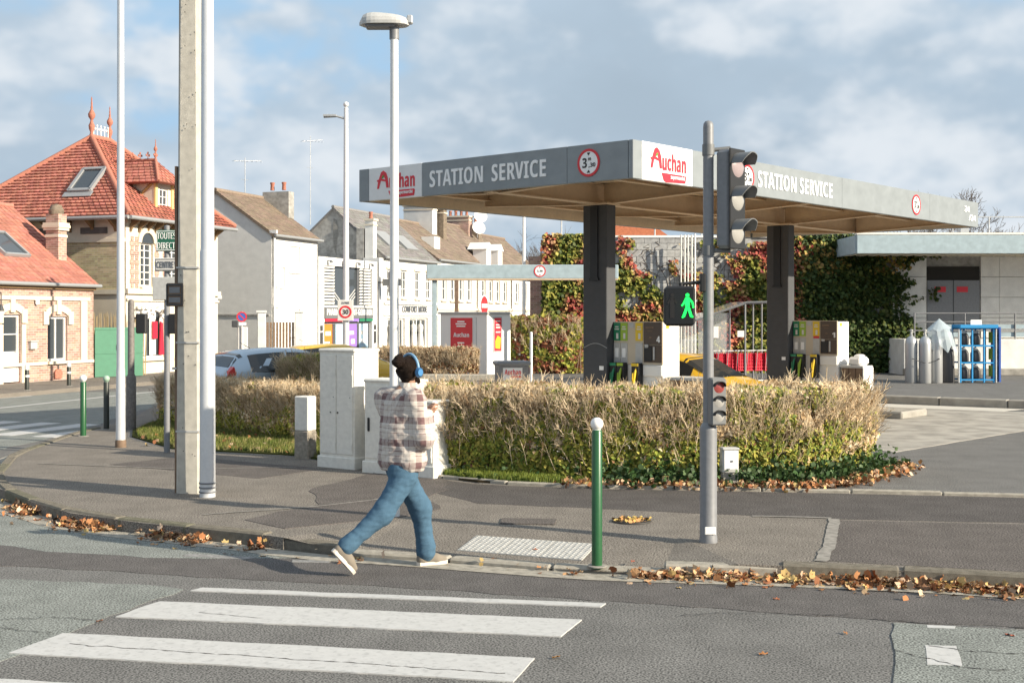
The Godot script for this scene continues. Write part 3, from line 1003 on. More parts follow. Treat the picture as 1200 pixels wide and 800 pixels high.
func pitched(called: String, label: String, u0: float, u1: float, deep: float, eave: float, ridge: float, wall: Material, gable: Material, tint: Color, holes: Array, rows := 16, tw := 0.3, group := "houses along the street") -> Node3D:
	# a house whose ridge runs along the street
	var f := fa(u0)
	var t := thing(called, label, "house", w3(f.x, f.y), STREET, group)
	var l := u1 - u0
	var m := M.new()
	facade(m, 0, l, 0, eave, holes)
	put(m, "front_wall", wall, t)
	m = M.new()
	m.quad(Vector3(0, 0, -deep), Vector3(l, 0, -deep), Vector3(l, eave, -deep), Vector3(0, eave, -deep), Vector3(0, 0, -1))
	put(m, "rear_wall", wall, t)
	for s in [0.0, l]:
		var g := M.new()
		g.X = Transform3D(Basis(Vector3(0, 0, -1), Vector3.UP, Vector3(1, 0, 0)), Vector3(s if s == 0.0 else s - 0.1, 0, 0))
		g.extrude([Vector2(0, 0), Vector2(deep, 0), Vector2(deep, eave), Vector2(deep * 0.5, ridge), Vector2(0, eave)], 0.0, 0.1)
		put(g, "gable_wall", gable, t)
	var o := 0.18
	var slope := (ridge - eave) / (deep * 0.5)
	var roof: MeshInstance3D
	for s in [1.0, -1.0]:
		var z0 := o if s > 0 else -deep - o
		var a := Vector3(-0.08, eave - slope * o + 0.06, z0)
		var b := Vector3(l + 0.08, eave - slope * o + 0.06, z0)
		var c := Vector3(l + 0.08, ridge + 0.06, -deep * 0.5)
		var d := Vector3(-0.08, ridge + 0.06, -deep * 0.5)
		var sm := M.new()
		sm.col = tint * 0.8
		slab(sm, a, b, c, d, 0.1)
		if s > 0:
			roof = put(sm, "roof", K.clay_tile, t)
			var tm := M.new()
			tiles(tm, a, b, c, d, rows, tw, tint)
			var to := put(tm, "roof_tiles", K.clay_tile, roof)
			to.set_meta("kind", "stuff")
			var rd := M.new()
			rd.col = tint * 1.05
			rd.rod(d + Vector3(0, 0.03, 0), c + Vector3(0, 0.03, 0), 0.09, -1, 8)
			put(rd, "ridge_cap", K.clay_tile, roof)
			var gt := M.new()
			gt.rod(a + Vector3(0, -0.02, 0.05), b + Vector3(0, -0.02, 0.05), 0.06, -1, 8)
			put(gt, "gutter", K.zinc, roof)
		else:
			put(sm, "rear_roof", K.clay_tile, t)
	return t

func lace(m: M, c: Vector3, s: float):
	# a crest of the roof cresting: post with three lobes
	m.rod(c, c + Vector3(0, s, 0), 0.018, -1, 5)
	for k in [-1.0, 0.0, 1.0]:
		m.ball(c + Vector3(k * s * 0.3, s * (1.0 if k == 0.0 else 0.72), 0), Vector3(0.045, 0.05, 0.03), 6, 4)

func finial(called: String, house: Node3D, at: Vector3, h: float):
	var m := M.new()
	var p := []
	for q in [[0.14, 0.0], [0.10, 0.06], [0.07, 0.12], [0.13, 0.2], [0.15, 0.28], [0.08, 0.36], [0.06, 0.42], [0.16, 0.5], [0.17, 0.56], [0.10, 0.63], [0.05, 0.68], [0.06, 0.72], [0.035, 0.78], [0.045, 0.82], [0.025, 0.88], [0.04, 0.93], [0.0, 1.0]]:
		p.append(Vector2(q[0] * h / 1.9, q[1] * h))
	m.lathe(p, 10)
	put(m, called, K.clay, house, at)

func street_houses():
	brick_house()
	villa()
	white_house()
	pharmacy()
	fashion_house()
	row_houses()

func brick_house():
	var holes := [Rect2(9.65, 0.0, 0.8, 2.1), Rect2(11.7, 0.62, 0.95, 1.42), Rect2(6.2, 0.62, 0.95, 1.42), Rect2(3.4, 0.62, 0.95, 1.42)]
	var t := pitched("brick_house", "low brick house with red tiled roof and a white door", -14.0, 0.0, 6.8, 3.15, 5.75, K.brick, K.brick, Color(0.56, 0.24, 0.185), holes, 22, 0.24)
	# stone dressings
	var m := M.new()
	m.box(Vector3(7.0, 3.03, 0.02), Vector3(14.0, 0.24, 0.16))
	put(m, "eaves_frieze", K.brown_trim, t)
	m = M.new()
	m.box(Vector3(7.0, 2.62, 0.025), Vector3(13.5, 0.13, 0.06))
	m.box(Vector3(7.0, 0.56, 0.025), Vector3(13.9, 0.1, 0.06))
	m.box(Vector3(13.45, 1.55, 0.022), Vector3(0.32, 2.0, 0.05))
	put(m, "stone_band", K.stone_trim, t)
	for r in holes:
		var s := M.new()
		var w: float = r.size.x
		var top: float = r.end.y
		for k in 7:
			var a0 := -0.62 + 1.24 * k / 7.0
			var a1 := -0.62 + 1.24 * (k + 1) / 7.0
			var rr := w * 0.86
			var c := Vector2(r.get_center().x, top - rr * cos(0.62) + 0.02)
			s.X = Transform3D(Basis(), Vector3(0, 0, 0))
			s.extrude([c + Vector2(sin(a0), cos(a0)) * rr, c + Vector2(sin(a1), cos(a1)) * rr, c + Vector2(sin(a1), cos(a1)) * (rr + 0.22), c + Vector2(sin(a0), cos(a0)) * (rr + 0.22)], 0.004, 0.05)
		for sd in [-1.0, 1.0]:
			s.box(Vector3(r.get_center().x + sd * (w * 0.5 + 0.13), top - 0.05, 0.03), Vector3(0.24, 0.42, 0.07))
			if r.position.y < 0.1:
				s.box(Vector3(r.get_center().x + sd * (w * 0.5 + 0.1), (top - 0.3) * 0.5, 0.026), Vector3(0.18, top - 0.3, 0.06))
		s.box(Vector3(r.get_center().x, top + 0.3, 0.035), Vector3(0.2, 0.46, 0.08))
		put(s, "stone_surround", K.stone_trim, t)
		if r.position.y > 0.1:
			window(t, r, K.white_paint, 0.14, 1, 0, true)
		else:
			window(t, Rect2(r.position.x, r.position.y + 0.9, w, r.size.y - 0.9), K.white_paint, 0.14, 0, 1, false)
			var d := M.new()
			d.box(Vector3(r.get_center().x, 0.47, -0.1), Vector3(w, 0.86, 0.05))
			d.box(Vector3(r.get_center().x, 0.47, -0.07), Vector3(w * 0.66, 0.6, 0.02))
			var dd := put(d, "door", K.white_paint, t)
			var hd := M.new()
			hd.rod(Vector3(r.end.x - 0.1, 0.95, -0.06), Vector3(r.end.x - 0.2, 0.95, -0.06), 0.015, -1, 6)
			put(hd, "door_handle", K.galvanised, dd)
	m = M.new()
	m.box(Vector3(10.95, 1.15, 0.05), Vector3(0.3, 0.24, 0.1))
	m.box(Vector3(10.95, 1.27, 0.06), Vector3(0.34, 0.03, 0.14))
	put(m, "letter_box", K.cabinet_grey, t)
	m = M.new()
	m.rod(Vector3(9.2, 2.75, 0.0), Vector3(9.2, 2.75, 0.35), 0.02, -1, 6)
	m.rod(Vector3(9.2, 2.75, 0.35), Vector3(9.2, 2.35, 0.35), 0.02, -1, 6)
	m.lathe([Vector2(0.03, 0.2), Vector2(0.1, 0.0)], 8, Vector3(9.2, 2.2, 0.35))
	put(m, "wall_lamp", K.dark_grey, t)
	m = M.new()
	for k in 14:
		m.rod(Vector3(11.1 + 0.03 * sin(k * 1.7), 2.42 + 0.012 * k, 0.05), Vector3(11.16, 2.44 + 0.012 * k, 0.12), 0.03, -1, 5)
	put(m, "alarm_box", K.white_paint, t)
	# skylight and chimney on the slope
	var sl := 2.6 / 3.4
	var sk := M.new()
	var ang := atan(sl)
	sk.X = Transform3D(Basis(Vector3.RIGHT, -(PI / 2 - ang)), Vector3(11.4, 3.21 + sl * 1.45, -1.45))
	for q in [[-0.55, 0, 0.09, 1.3], [0.55, 0, 0.09, 1.3], [0, -0.62, 1.15, 0.09], [0, 0.62, 1.15, 0.09]]:
		sk.box(Vector3(q[0], q[1], 0.07), Vector3(q[2], q[3], 0.1))
	var so := put(sk, "skylight", K.zinc, t)
	var sg := M.new()
	sg.X = sk.X
	sg.box(Vector3(0, 0, 0.06), Vector3(1.02, 1.17, 0.03))
	put(sg, "pane", K.window_glass, so)
	var ch := chimney(t, Vector3(13.55, 3.5, -1.15), 0.42, 0.5, 5.45, K.brick, 0, K.clay, false)
	var cc := M.new()
	for q in [[4.95, 0.54], [5.04, 0.6], [5.12, 0.56], [4.72, 0.47]]:
		cc.box(Vector3(13.55, q[0], -1.15), Vector3(q[1], 0.09, q[1] + 0.08))
	put(cc, "chimney_cornice", K.stone_trim, ch)
	cc = M.new()
	cc.lathe([Vector2(0.24, 5.44), Vector2(0.25, 5.6), Vector2(0.2, 5.66), Vector2(0.18, 5.76), Vector2(0.0, 5.8)], 12, Vector3(13.55, 0, -1.15))
	put(cc, "chimney_cowl", K.rubble, ch)
	# arched cellar vent with its pipe under the window
	m = M.new()
	m.X = Transform3D(Basis(), Vector3(12.15, 0, 0.02))
	m.extrude([Vector2(-0.17, 0.06), Vector2(0.17, 0.06), Vector2(0.18, 0.26), Vector2(0.11, 0.34), Vector2(0.0, 0.37), Vector2(-0.11, 0.34), Vector2(-0.18, 0.26)], 0.0, 0.05)
	var cv := put(m, "cellar_vent", K.clay, t)
	m = M.new()
	m.rod(Vector3(12.15, 0.34, 0.06), Vector3(12.15, 0.62, 0.06), 0.02, -1, 6)
	put(m, "vent_pipe", K.dark_grey, cv)
	# green gate beside the house
	var g0 := fa(0.02)
	var gt := thing("green_gate", "green sheet metal gate between the brick house and the villa", "gate", w3(g0.x, g0.y), 0.72)
	for k in 2:
		var lf := M.new()
		lf.box(Vector3(0.44 + k * 0.86, 0.84, 0), Vector3(0.84, 1.66, 0.05))
		lf.box(Vector3(0.44 + k * 0.86, 0.8, 0.03), Vector3(0.84, 0.04, 0.02))
		lf.box(Vector3(0.44 + k * 0.86, 1.62, 0.03), Vector3(0.84, 0.06, 0.02))
		var lo := put(lf, "gate_leaf", K.green_paint, gt)
		var hh := M.new()
		hh.box(Vector3(0.8 + k * 0.12, 1.0, 0.05), Vector3(0.05, 0.16, 0.05))
		put(hh, "latch", K.dark_grey, lo)
	var rf := thing("reed_screen", "dry reed screen standing above the green gate", "screen", w3(g0.x - 0.35, g0.y + 0.4), 0.72)
	var rm := M.new()
	for k in 70:
		rm.rod(Vector3(k * 0.03, 0, rnd(-0.03, 0.03)), Vector3(k * 0.03 + rnd(-0.05, 0.05), 2.1 + rnd(-0.12, 0.1), rnd(-0.03, 0.03)), 0.014, 0.008, 4)
	put(rm, "reeds", grain(mat("reed", Color(0.42, 0.32, 0.17), 0.9), T.speck2, 2.0), rf)

func villa():
	var u0 := 1.76
	var l := 5.9
	var deep := 7.0
	var eave := 5.5
	var f := fa(u0)
	var t := thing("corner_villa", "tall villa with steep red tiled hip roof, finials and a dormer tower", "house", w3(f.x, f.y), STREET, "houses along the street")
	var holes := [Rect2(0.85, 3.1, 0.75, 1.55), Rect2(2.55, 3.1, 0.75, 1.55), Rect2(4.3, 3.1, 0.75, 1.55), Rect2(0.5, 0.55, 1.9, 1.75), Rect2(3.0, 0.55, 1.9, 1.75)]
	var m := M.new()
	facade(m, 0, l, 0, eave, holes, 0.3)
	m.quad(Vector3(l, 0, 0), Vector3(l, 0, -deep), Vector3(l, eave, -deep), Vector3(l, eave, 0), Vector3(1, 0, 0))
	put(m, "front_wall", K.cream_render, t)
	# flank: pale brick above a rendered ground storey
	m = M.new()
	m.box(Vector3(0.1, 3.8, -deep * 0.5), Vector3(0.2, 1.9, deep - 0.02))
	put(m, "flank_brickwork", K.brick_pale, t)
	m = M.new()
	m.box(Vector3(0.1, 1.42, -deep * 0.5), Vector3(0.22, 2.84, deep - 0.02))
	m.box(Vector3(0.1, 5.12, -deep * 0.5), Vector3(0.22, 0.74, deep - 0.02))
	m.box(Vector3(0.06, 4.7, -deep * 0.5), Vector3(0.24, 0.12, deep - 0.02))
	m.box(Vector3(0.06, 2.9, -deep * 0.5), Vector3(0.26, 0.16, deep - 0.02))
	put(m, "flank_wall", K.cream_render, t)
	for k in 2:
		var s := M.new()
		s.box(Vector3(-0.03, 5.05, -1.3 - k * 2.2), Vector3(0.06, 0.22, 1.1))
		put(s, "frieze_panel", K.slate, t)
	# belt course, quoins and arches on the front
	m = M.new()
	m.box(Vector3(l * 0.5, 2.92, 0.05), Vector3(l + 0.1, 0.18, 0.14))
	m.box(Vector3(l * 0.5, 2.62, 0.03), Vector3(l, 0.08, 0.08))
	m.box(Vector3(l * 0.5, 5.36, 0.03), Vector3(l, 0.12, 0.08))
	put(m, "belt_course", K.stone_trim, t)
	for x in [0.35, 0.62, 1.82, 2.32, 3.52, 4.05, 5.3]:
		var qn := M.new()
		for k in 11:
			qn.box(Vector3(x, 3.12 + k * 0.165, 0.012), Vector3(0.26 if k % 2 else 0.16, 0.15, 0.03))
		put(qn, "brick_quoin", K.brick, t)
	for r in holes:
		if r.position.y < 1.0:
			continue
		window(t, r, K.white_paint, 0.16, 1, 5, true, null, 0.06)
		var c: Vector2 = Vector2(r.get_center().x, r.end.y)
		var ar := M.new()
		var hf: float = r.size.x * 0.5
		for k in 12:
			var a0 := PI * k / 12.0
			var a1 := PI * (k + 1) / 12.0
			ar.extrude([c + Vector2(cos(a0), sin(a0)) * hf, c + Vector2(cos(a0), sin(a0)) * (hf + 0.2), c + Vector2(cos(a1), sin(a1)) * (hf + 0.2), c + Vector2(cos(a1), sin(a1)) * hf], 0.004, 0.06)
		var ao := put(ar, "window_arch", K.stone_trim, t)
		var fl := M.new()
		var pp := []
		for k in 13:
			pp.append(c + Vector2(cos(PI * k / 12.0), sin(PI * k / 12.0)) * (hf - 0.01))
		fl.extrude(pp, 0.005, 0.012)
		put(fl, "fanlight", K.window_glass, ao)
	# shop windows: white curtains, garlands and red clothes
	for r in holes:
		if r.position.y > 1.0:
			continue
		var wo := window(t, r, K.white_paint, 0.2, 2, 0, true, null, 0.07, "shop_window")
		var cu := M.new()
		var n := 26
		for k in n:
			var x0: float = r.position.x + 0.08 + (r.size.x - 0.16) * k / n
			var x1: float = r.position.x + 0.08 + (r.size.x - 0.16) * (k + 1) / n
			if k % 9 in [4, 5]:
				continue
			cu.quad(Vector3(x0, r.position.y + 0.1, -0.17 + 0.025 * sin(k * 2.2)), Vector3(x1, r.position.y + 0.1, -0.17 + 0.025 * sin((k + 1) * 2.2)), Vector3(x1, r.end.y - 0.05, -0.17 + 0.025 * sin((k + 1) * 2.2)), Vector3(x0, r.end.y - 0.05, -0.17 + 0.025 * sin(k * 2.2)), Vector3(0, 0, 1))
		put(cu, "curtain", K.cloth_pale, wo)
		var gm := M.new()
		for k in 60:
			gm.ball(Vector3(r.position.x + r.size.x * rng.randf(), r.end.y - 0.06 + rnd(-0.32, 0.18) * (0.4 + 0.6 * rng.randf()), 0.05 + rnd(0, 0.08)), Vector3.ONE * rnd(0.04, 0.085), 5, 3)
		put(gm, "white_garland", K.white_paint, wo)
		var rc := M.new()
		rc.box(Vector3(r.end.x - 0.55, r.position.y + 1.0, -0.1), Vector3(0.26, 0.62, 0.05))
		rc.extrude([Vector2(r.end.x - 0.28, r.position.y + 0.1), Vector2(r.end.x - 0.02, r.position.y + 0.1), Vector2(r.end.x - 0.1, r.position.y + 1.25), Vector2(r.end.x - 0.22, r.position.y + 1.3)], -0.12, -0.06)
		put(rc, "red_garment", K.cart_red, wo)
	# hip roof
	var o := 0.5
	var e0 := Vector3(-o, eave, o)
	var e1 := Vector3(l + o, eave, o)
	var e2 := Vector3(l + o, eave, -deep - o)
	var e3 := Vector3(-o, eave, -deep - o)
	var r0 := Vector3(2.75, 8.75, -3.5)
	var r1 := Vector3(3.85, 8.75, -3.5)
	var base := M.new()
	base.col = Color(0.25, 0.09, 0.06)
	for q in [[e0, e1, r1, r0], [e1, e2, r1, r1], [e2, e3, r0, r1], [e3, e0, r0, r0]]:
		slab(base, q[0], q[1], q[2], q[3] + (Vector3(0, 0, 0.001) if q[2] == q[3] else Vector3.ZERO), 0.12)
	var roof := put(base, "roof", K.clay_tile, t)
	var tint := Color(0.56, 0.225, 0.17)
	for q in [[e0, e1, r1, r0], [e3, e0, r0, r0], [e1, e2, r1, r1]]:
		var tm := M.new()
		tiles(tm, q[0] + Vector3.UP * 0.02, q[1] + Vector3.UP * 0.02, q[2] + Vector3.UP * 0.02, q[3] + Vector3.UP * 0.02, 26, 0.24, tint, 0.085, 0.24)
		put(tm, "roof_tiles", K.clay_tile, roof).set_meta("kind", "stuff")
	for q in [[e0, r0], [e1, r1], [e3, r0], [r0, r1]]:
		var hp := M.new()
		hp.rod(q[0] + Vector3.UP * 0.07, q[1] + Vector3.UP * 0.07, 0.1, -1, 8)
		put(hp, "hip_tiles", K.clay, roof)
	var gt := M.new()
	gt.rod(e0 + Vector3(0, -0.05, 0.05), e1 + Vector3(0, -0.05, 0.05), 0.07, -1, 8)
	gt.rod(e3 + Vector3(-0.05, -0.05, 0), e0 + Vector3(-0.05, -0.05, 0), 0.07, -1, 8)
	put(gt, "gutter", K.zinc, roof)
	finial("finial", t, r0 + Vector3(0, 0.05, 0), 1.55)
	finial("finial", t, r1 + Vector3(0, 0.05, 0), 1.35)
	var cr := M.new()
	for k in 5:
		lace(cr, r0.lerp(r1, (k + 0.5) / 5.0) + Vector3.UP * 0.1, 0.42)
	put(cr, "ridge_cresting", K.white_paint, t)
	# eaves brackets
	for k in 12:
		var b := M.new()
		b.X = Transform3D(Basis(Vector3.RIGHT, Vector3.UP, Vector3.BACK), Vector3(0.25 + k * 0.49, 0, 0)) * Transform3D(Basis(Vector3(0, 0, 1), Vector3.UP, Vector3(-1, 0, 0)), Vector3.ZERO)
		b.extrude([Vector2(0.02, eave - 0.02), Vector2(0.44, eave - 0.02), Vector2(0.40, eave - 0.14), Vector2(0.10, eave - 0.34), Vector2(0.02, eave - 0.5)], -0.05, 0.05)
		put(b, "eaves_bracket", K.brown_trim, t)
	for k in 6:
		var b := M.new()
		b.X = Transform3D(Basis(Vector3(-1, 0, 0), Vector3.UP, Vector3(0, 0, -1)), Vector3(0, 0, -0.4 - k * 0.95))
		b.extrude([Vector2(0.02, eave - 0.02), Vector2(0.44, eave - 0.02), Vector2(0.40, eave - 0.14), Vector2(0.10, eave - 0.34), Vector2(0.02, eave - 0.5)], -0.06, 0.06)
		put(b, "eaves_bracket", K.brown_trim, t)
	# roof window on the flank slope
	var mid := e3.lerp(e0, 0.78).lerp(r0, 0.42)
	var up := (r0 - e3.lerp(e0, 0.5)).normalized()
	var side := Vector3(0, 0, 1)
	var nn := side.cross(up).normalized()
	if nn.y < 0:
		nn = -nn
	var sk := M.new()
	sk.X = Transform3D(Basis(side, up, nn), mid + nn * 0.08)
	for q in [[-0.45, 0, 0.12, 1.25], [0.45, 0, 0.12, 1.25], [0, -0.6, 0.96, 0.12], [0, 0.6, 0.96, 0.12]]:
		sk.box(Vector3(q[0], q[1], 0.05), Vector3(q[2], q[3], 0.12))
	sk.box(Vector3(0, -0.78, 0.02), Vector3(1.2, 0.26, 0.03))
	var so := put(sk, "skylight", K.zinc, roof)
	var sg := M.new()
	sg.X = sk.X
	sg.box(Vector3(0, 0, 0.04), Vector3(0.8, 1.1, 0.03))
	put(sg, "pane", K.window_glass, so)
	# dormer tower on the street side
	var dx0 := 1.84
	var dx1 := 2.98
	var dm := M.new()
	dm.X = Transform3D(Basis(), Vector3(0, 0, -0.1))
	facade(dm, dx0, dx1, 5.5, 6.9, [Rect2(2.16, 5.85, 0.5, 0.85)], 0.12)
	dm.X = Transform3D.IDENTITY
	dm.quad(Vector3(dx0, 5.5, -0.1), Vector3(dx0, 5.5, -2.2), Vector3(dx0, 6.9, -2.2), Vector3(dx0, 6.9, -0.1), Vector3(-1, 0, 0))
	dm.quad(Vector3(dx1, 5.5, -0.1), Vector3(dx1, 5.5, -2.2), Vector3(dx1, 6.9, -2.2), Vector3(dx1, 6.9, -0.1), Vector3(1, 0, 0))
	var dorm := put(dm, "dormer", K.cream_render, t)
	var dw := window(dorm, Rect2(2.16, 5.85, 0.5, 0.85), K.white_paint, 0.1, 1, 2, false, null, 0.05)
	dw.position.z = -0.1
	for x in [dx0 + 0.06, dx1 - 0.06]:
		var pz := M.new()
		pz.box(Vector3(x, 6.2, -0.09), Vector3(0.14, 1.4, 0.08))
		put(pz, "corner_post", K.ochre_paint, dorm)
	var kn := M.new()
	for k in 2:
		kn.rod(Vector3(dx0 - 0.03, 6.2, -1.0 + k * 0.0), Vector3(dx0 - 0.03, 6.85, -0.2), 0.05, -1, 6)
	put(kn, "brace", K.ochre_paint, dorm)
	var d0 := Vector3(dx0 - 0.32, 6.88, 0.28)
	var d1 := Vector3(dx1 + 0.32, 6.88, 0.28)
	var d2 := Vector3(dx1 + 0.32, 6.88, -2.6)
	var d3 := Vector3(dx0 - 0.32, 6.88, -2.6)
	var k0 := Vector3(2.41, 7.75, -0.45)
	var k1 := Vector3(2.41, 7.75, -2.6)
	var db := M.new()
	db.col = Color(0.25, 0.09, 0.06)
	slab(db, d0, d1, k0, k0 + Vector3(0.001, 0, 0), 0.08)
	slab(db, d3, d0, k0, k1, 0.08)
	slab(db, d1, d2, k1, k0, 0.08)
	var dr := put(db, "dormer_roof", K.clay_tile, t)
	for q in [[d0, d1, k0, k0], [d3, d0, k0, k1], [d1, d2, k1, k0]]:
		var tm := M.new()
		tiles(tm, q[0], q[1], q[2], q[3], 7, 0.25, tint, 0.05, 0.22)
		put(tm, "roof_tiles", K.clay_tile, dr).set_meta("kind", "stuff")
	var dh := M.new()
	dh.rod(d0 + Vector3.UP * 0.03, k0 + Vector3.UP * 0.05, 0.06, -1, 6)
	dh.rod(k0 + Vector3.UP * 0.04, k1 + Vector3.UP * 0.04, 0.06, -1, 6)
	for k in 7:
		lace(dh, k0.lerp(k1, k / 6.5), 0.3)
	put(dh, "dormer_cresting", K.clay, dr)
	finial("dormer_finial", dr, k0, 0.8)
	var vent := M.new()
	vent.rod(Vector3(3.3, 5.45, 0.3), Vector3(3.3, 6.05, 0.3), 0.11, -1, 10)
	vent.lathe([Vector2(0.16, 6.05), Vector2(0.16, 6.12), Vector2(0.0, 6.2)], 10, Vector3(3.3, 0, 0.3))
	put(vent, "flue", K.white_paint, t)
	# the roof of the house behind on the left
	var b := fa(-2.0, -9.0)
	var bh := thing("rear_house", "red tiled house behind the brick house, only its roof showing", "house", w3(b.x, b.y), STREET, "houses along the street")
	var bm := M.new()
	bm.box(Vector3(-4, 2.8, -3), Vector3(14, 5.6, 6))
	put(bm, "wall", K.cream_render, bh)
	var rt := M.new()
	rt.col = Color(0.3, 0.1, 0.07)
	slab(rt, Vector3(-11.2, 5.5, 0.3), Vector3(3.2, 5.5, 0.3), Vector3(3.2, 7.7, -3), Vector3(-11.2, 7.7, -3), 0.1)
	slab(rt, Vector3(-11.2, 5.5, -6.3), Vector3(3.2, 5.5, -6.3), Vector3(3.2, 7.7, -3), Vector3(-11.2, 7.7, -3), 0.1)
	var rr := put(rt, "roof", K.clay_tile, bh)
	var t2 := M.new()
	tiles(t2, Vector3(-11.2, 5.52, 0.3), Vector3(3.2, 5.52, 0.3), Vector3(3.2, 7.72, -3), Vector3(-11.2, 7.72, -3), 14, 0.32, tint, 0.05, 0.2)
	put(t2, "roof_tiles", K.clay_tile, rr).set_meta("kind", "stuff")
	chimney(bh, Vector3(-1.0, 7.0, -3.0), 0.9, 0.5, 8.0, K.brick, 3, K.clay)
	var gb := M.new()
	gb.X = Transform3D(Basis(Vector3(0, 0, -1), Vector3.UP, Vector3(1, 0, 0)), Vector3(3.3, 0, 0))
	gb.extrude([Vector2(0.6, 5.6), Vector2(3.6, 5.6), Vector2(3.0, 8.3), Vector2(1.5, 8.3)], 0.0, 0.3)
	put(gb, "side_gable", K.cream_render, bh)
	var an := fa(-2.2, -7.0)
	antenna("thin aerial on its mast above the roofs at the far left", w3(an.x, an.y, 7.0), 2.4, 1.0)

func white_house():
	var holes := [Rect2(1.55, 4.0, 1.0, 1.1), Rect2(1.55, 1.2, 1.0, 1.15), Rect2(0.75, 3.3, 0.42, 0.85), Rect2(0.12, 2.5, 0.4, 0.8)]
	var t := pitched("white_house", "plain white rendered house with blank windows and a brown tiled roof", 11.87, 16.05, 5.4, 5.55, 7.4, K.white_render, K.white_render, Color(0.33, 0.255, 0.20), holes, 20, 0.25)
	for r in holes:
		var b := M.new()
		b.box(Vector3(r.get_center().x, r.get_center().y, -0.09), Vector3(r.size.x, r.size.y, 0.04))
		for k in 6:
			b.box(Vector3(r.get_center().x, r.position.y + r.size.y * (k + 0.5) / 6.0, -0.066), Vector3(r.size.x - 0.04, r.size.y / 6.0 - 0.02, 0.012))
		var o := put(b, "closed_shutter", K.white_paint, t)
		var s := M.new()
		s.box(Vector3(r.get_center().x, r.position.y - 0.05, 0.02), Vector3(r.size.x + 0.1, 0.06, 0.1))
		put(s, "sill", K.white_paint, o)
	var m := M.new()
	m.box(Vector3(-0.02, 5.62, 0.1), Vector3(0.12, 0.14, 0.34))
	m.rod(Vector3(0.1, 5.5, 0.08), Vector3(0.1, 0.1, 0.08), 0.05, -1, 8)
	put(m, "downpipe", K.white_paint, t)
	m = M.new()
	m.box(Vector3(-0.03, 2.1, -2.6), Vector3(0.05, 0.07, 5.0))
	put(m, "string_course", K.stained_grey, t)
	chimney(t, Vector3(4.15, 5.8, -2.0), 0.5, 1.35, 7.75, K.stained_grey, 2, K.clay, false)
	# wire fence and low gate piers before the gable, on the pavement
	var f := fa(10.0, 0.6)
	var g := thing("garden_gate", "wooden slatted gate between pale piers before the white house", "gate", w3(f.x, f.y), 0.2)
	for x in [0.0, 1.5]:
		var p := M.new()
		p.cbox(Vector3(x, 1.1, 0), Vector3(0.34, 2.2, 0.34), 0.02)
		p.box(Vector3(x, 2.24, 0), Vector3(0.42, 0.08, 0.42))
		put(p, "pier", K.grey_render, g)
	for k in 9:
		var s := M.new()
		s.box(Vector3(0.24 + k * 0.128, 0.95, 0), Vector3(0.09, 1.7, 0.03))
		put(s, "slat", K.plinth_brown, g)
	var l := M.new()
	for k in 3:
		l.rod(Vector3(-1.75 + k * 0.02, 2.25, 0), Vector3(-1.2, 2.6, 0), 0.03, -1, 6)
	l.box(Vector3(-1.1, 2.65, 0), Vector3(0.4, 0.14, 0.2))
	put(l, "wall_lamp", K.cabinet_grey, t).position = Vector3(0.4, 0.2, -2.2)
	antenna("bare comb aerial on the white house roof ridge", w3(fa(14.6, -2.9).x, fa(14.6, -2.9).y, 6.6), 2.6, 1.3)

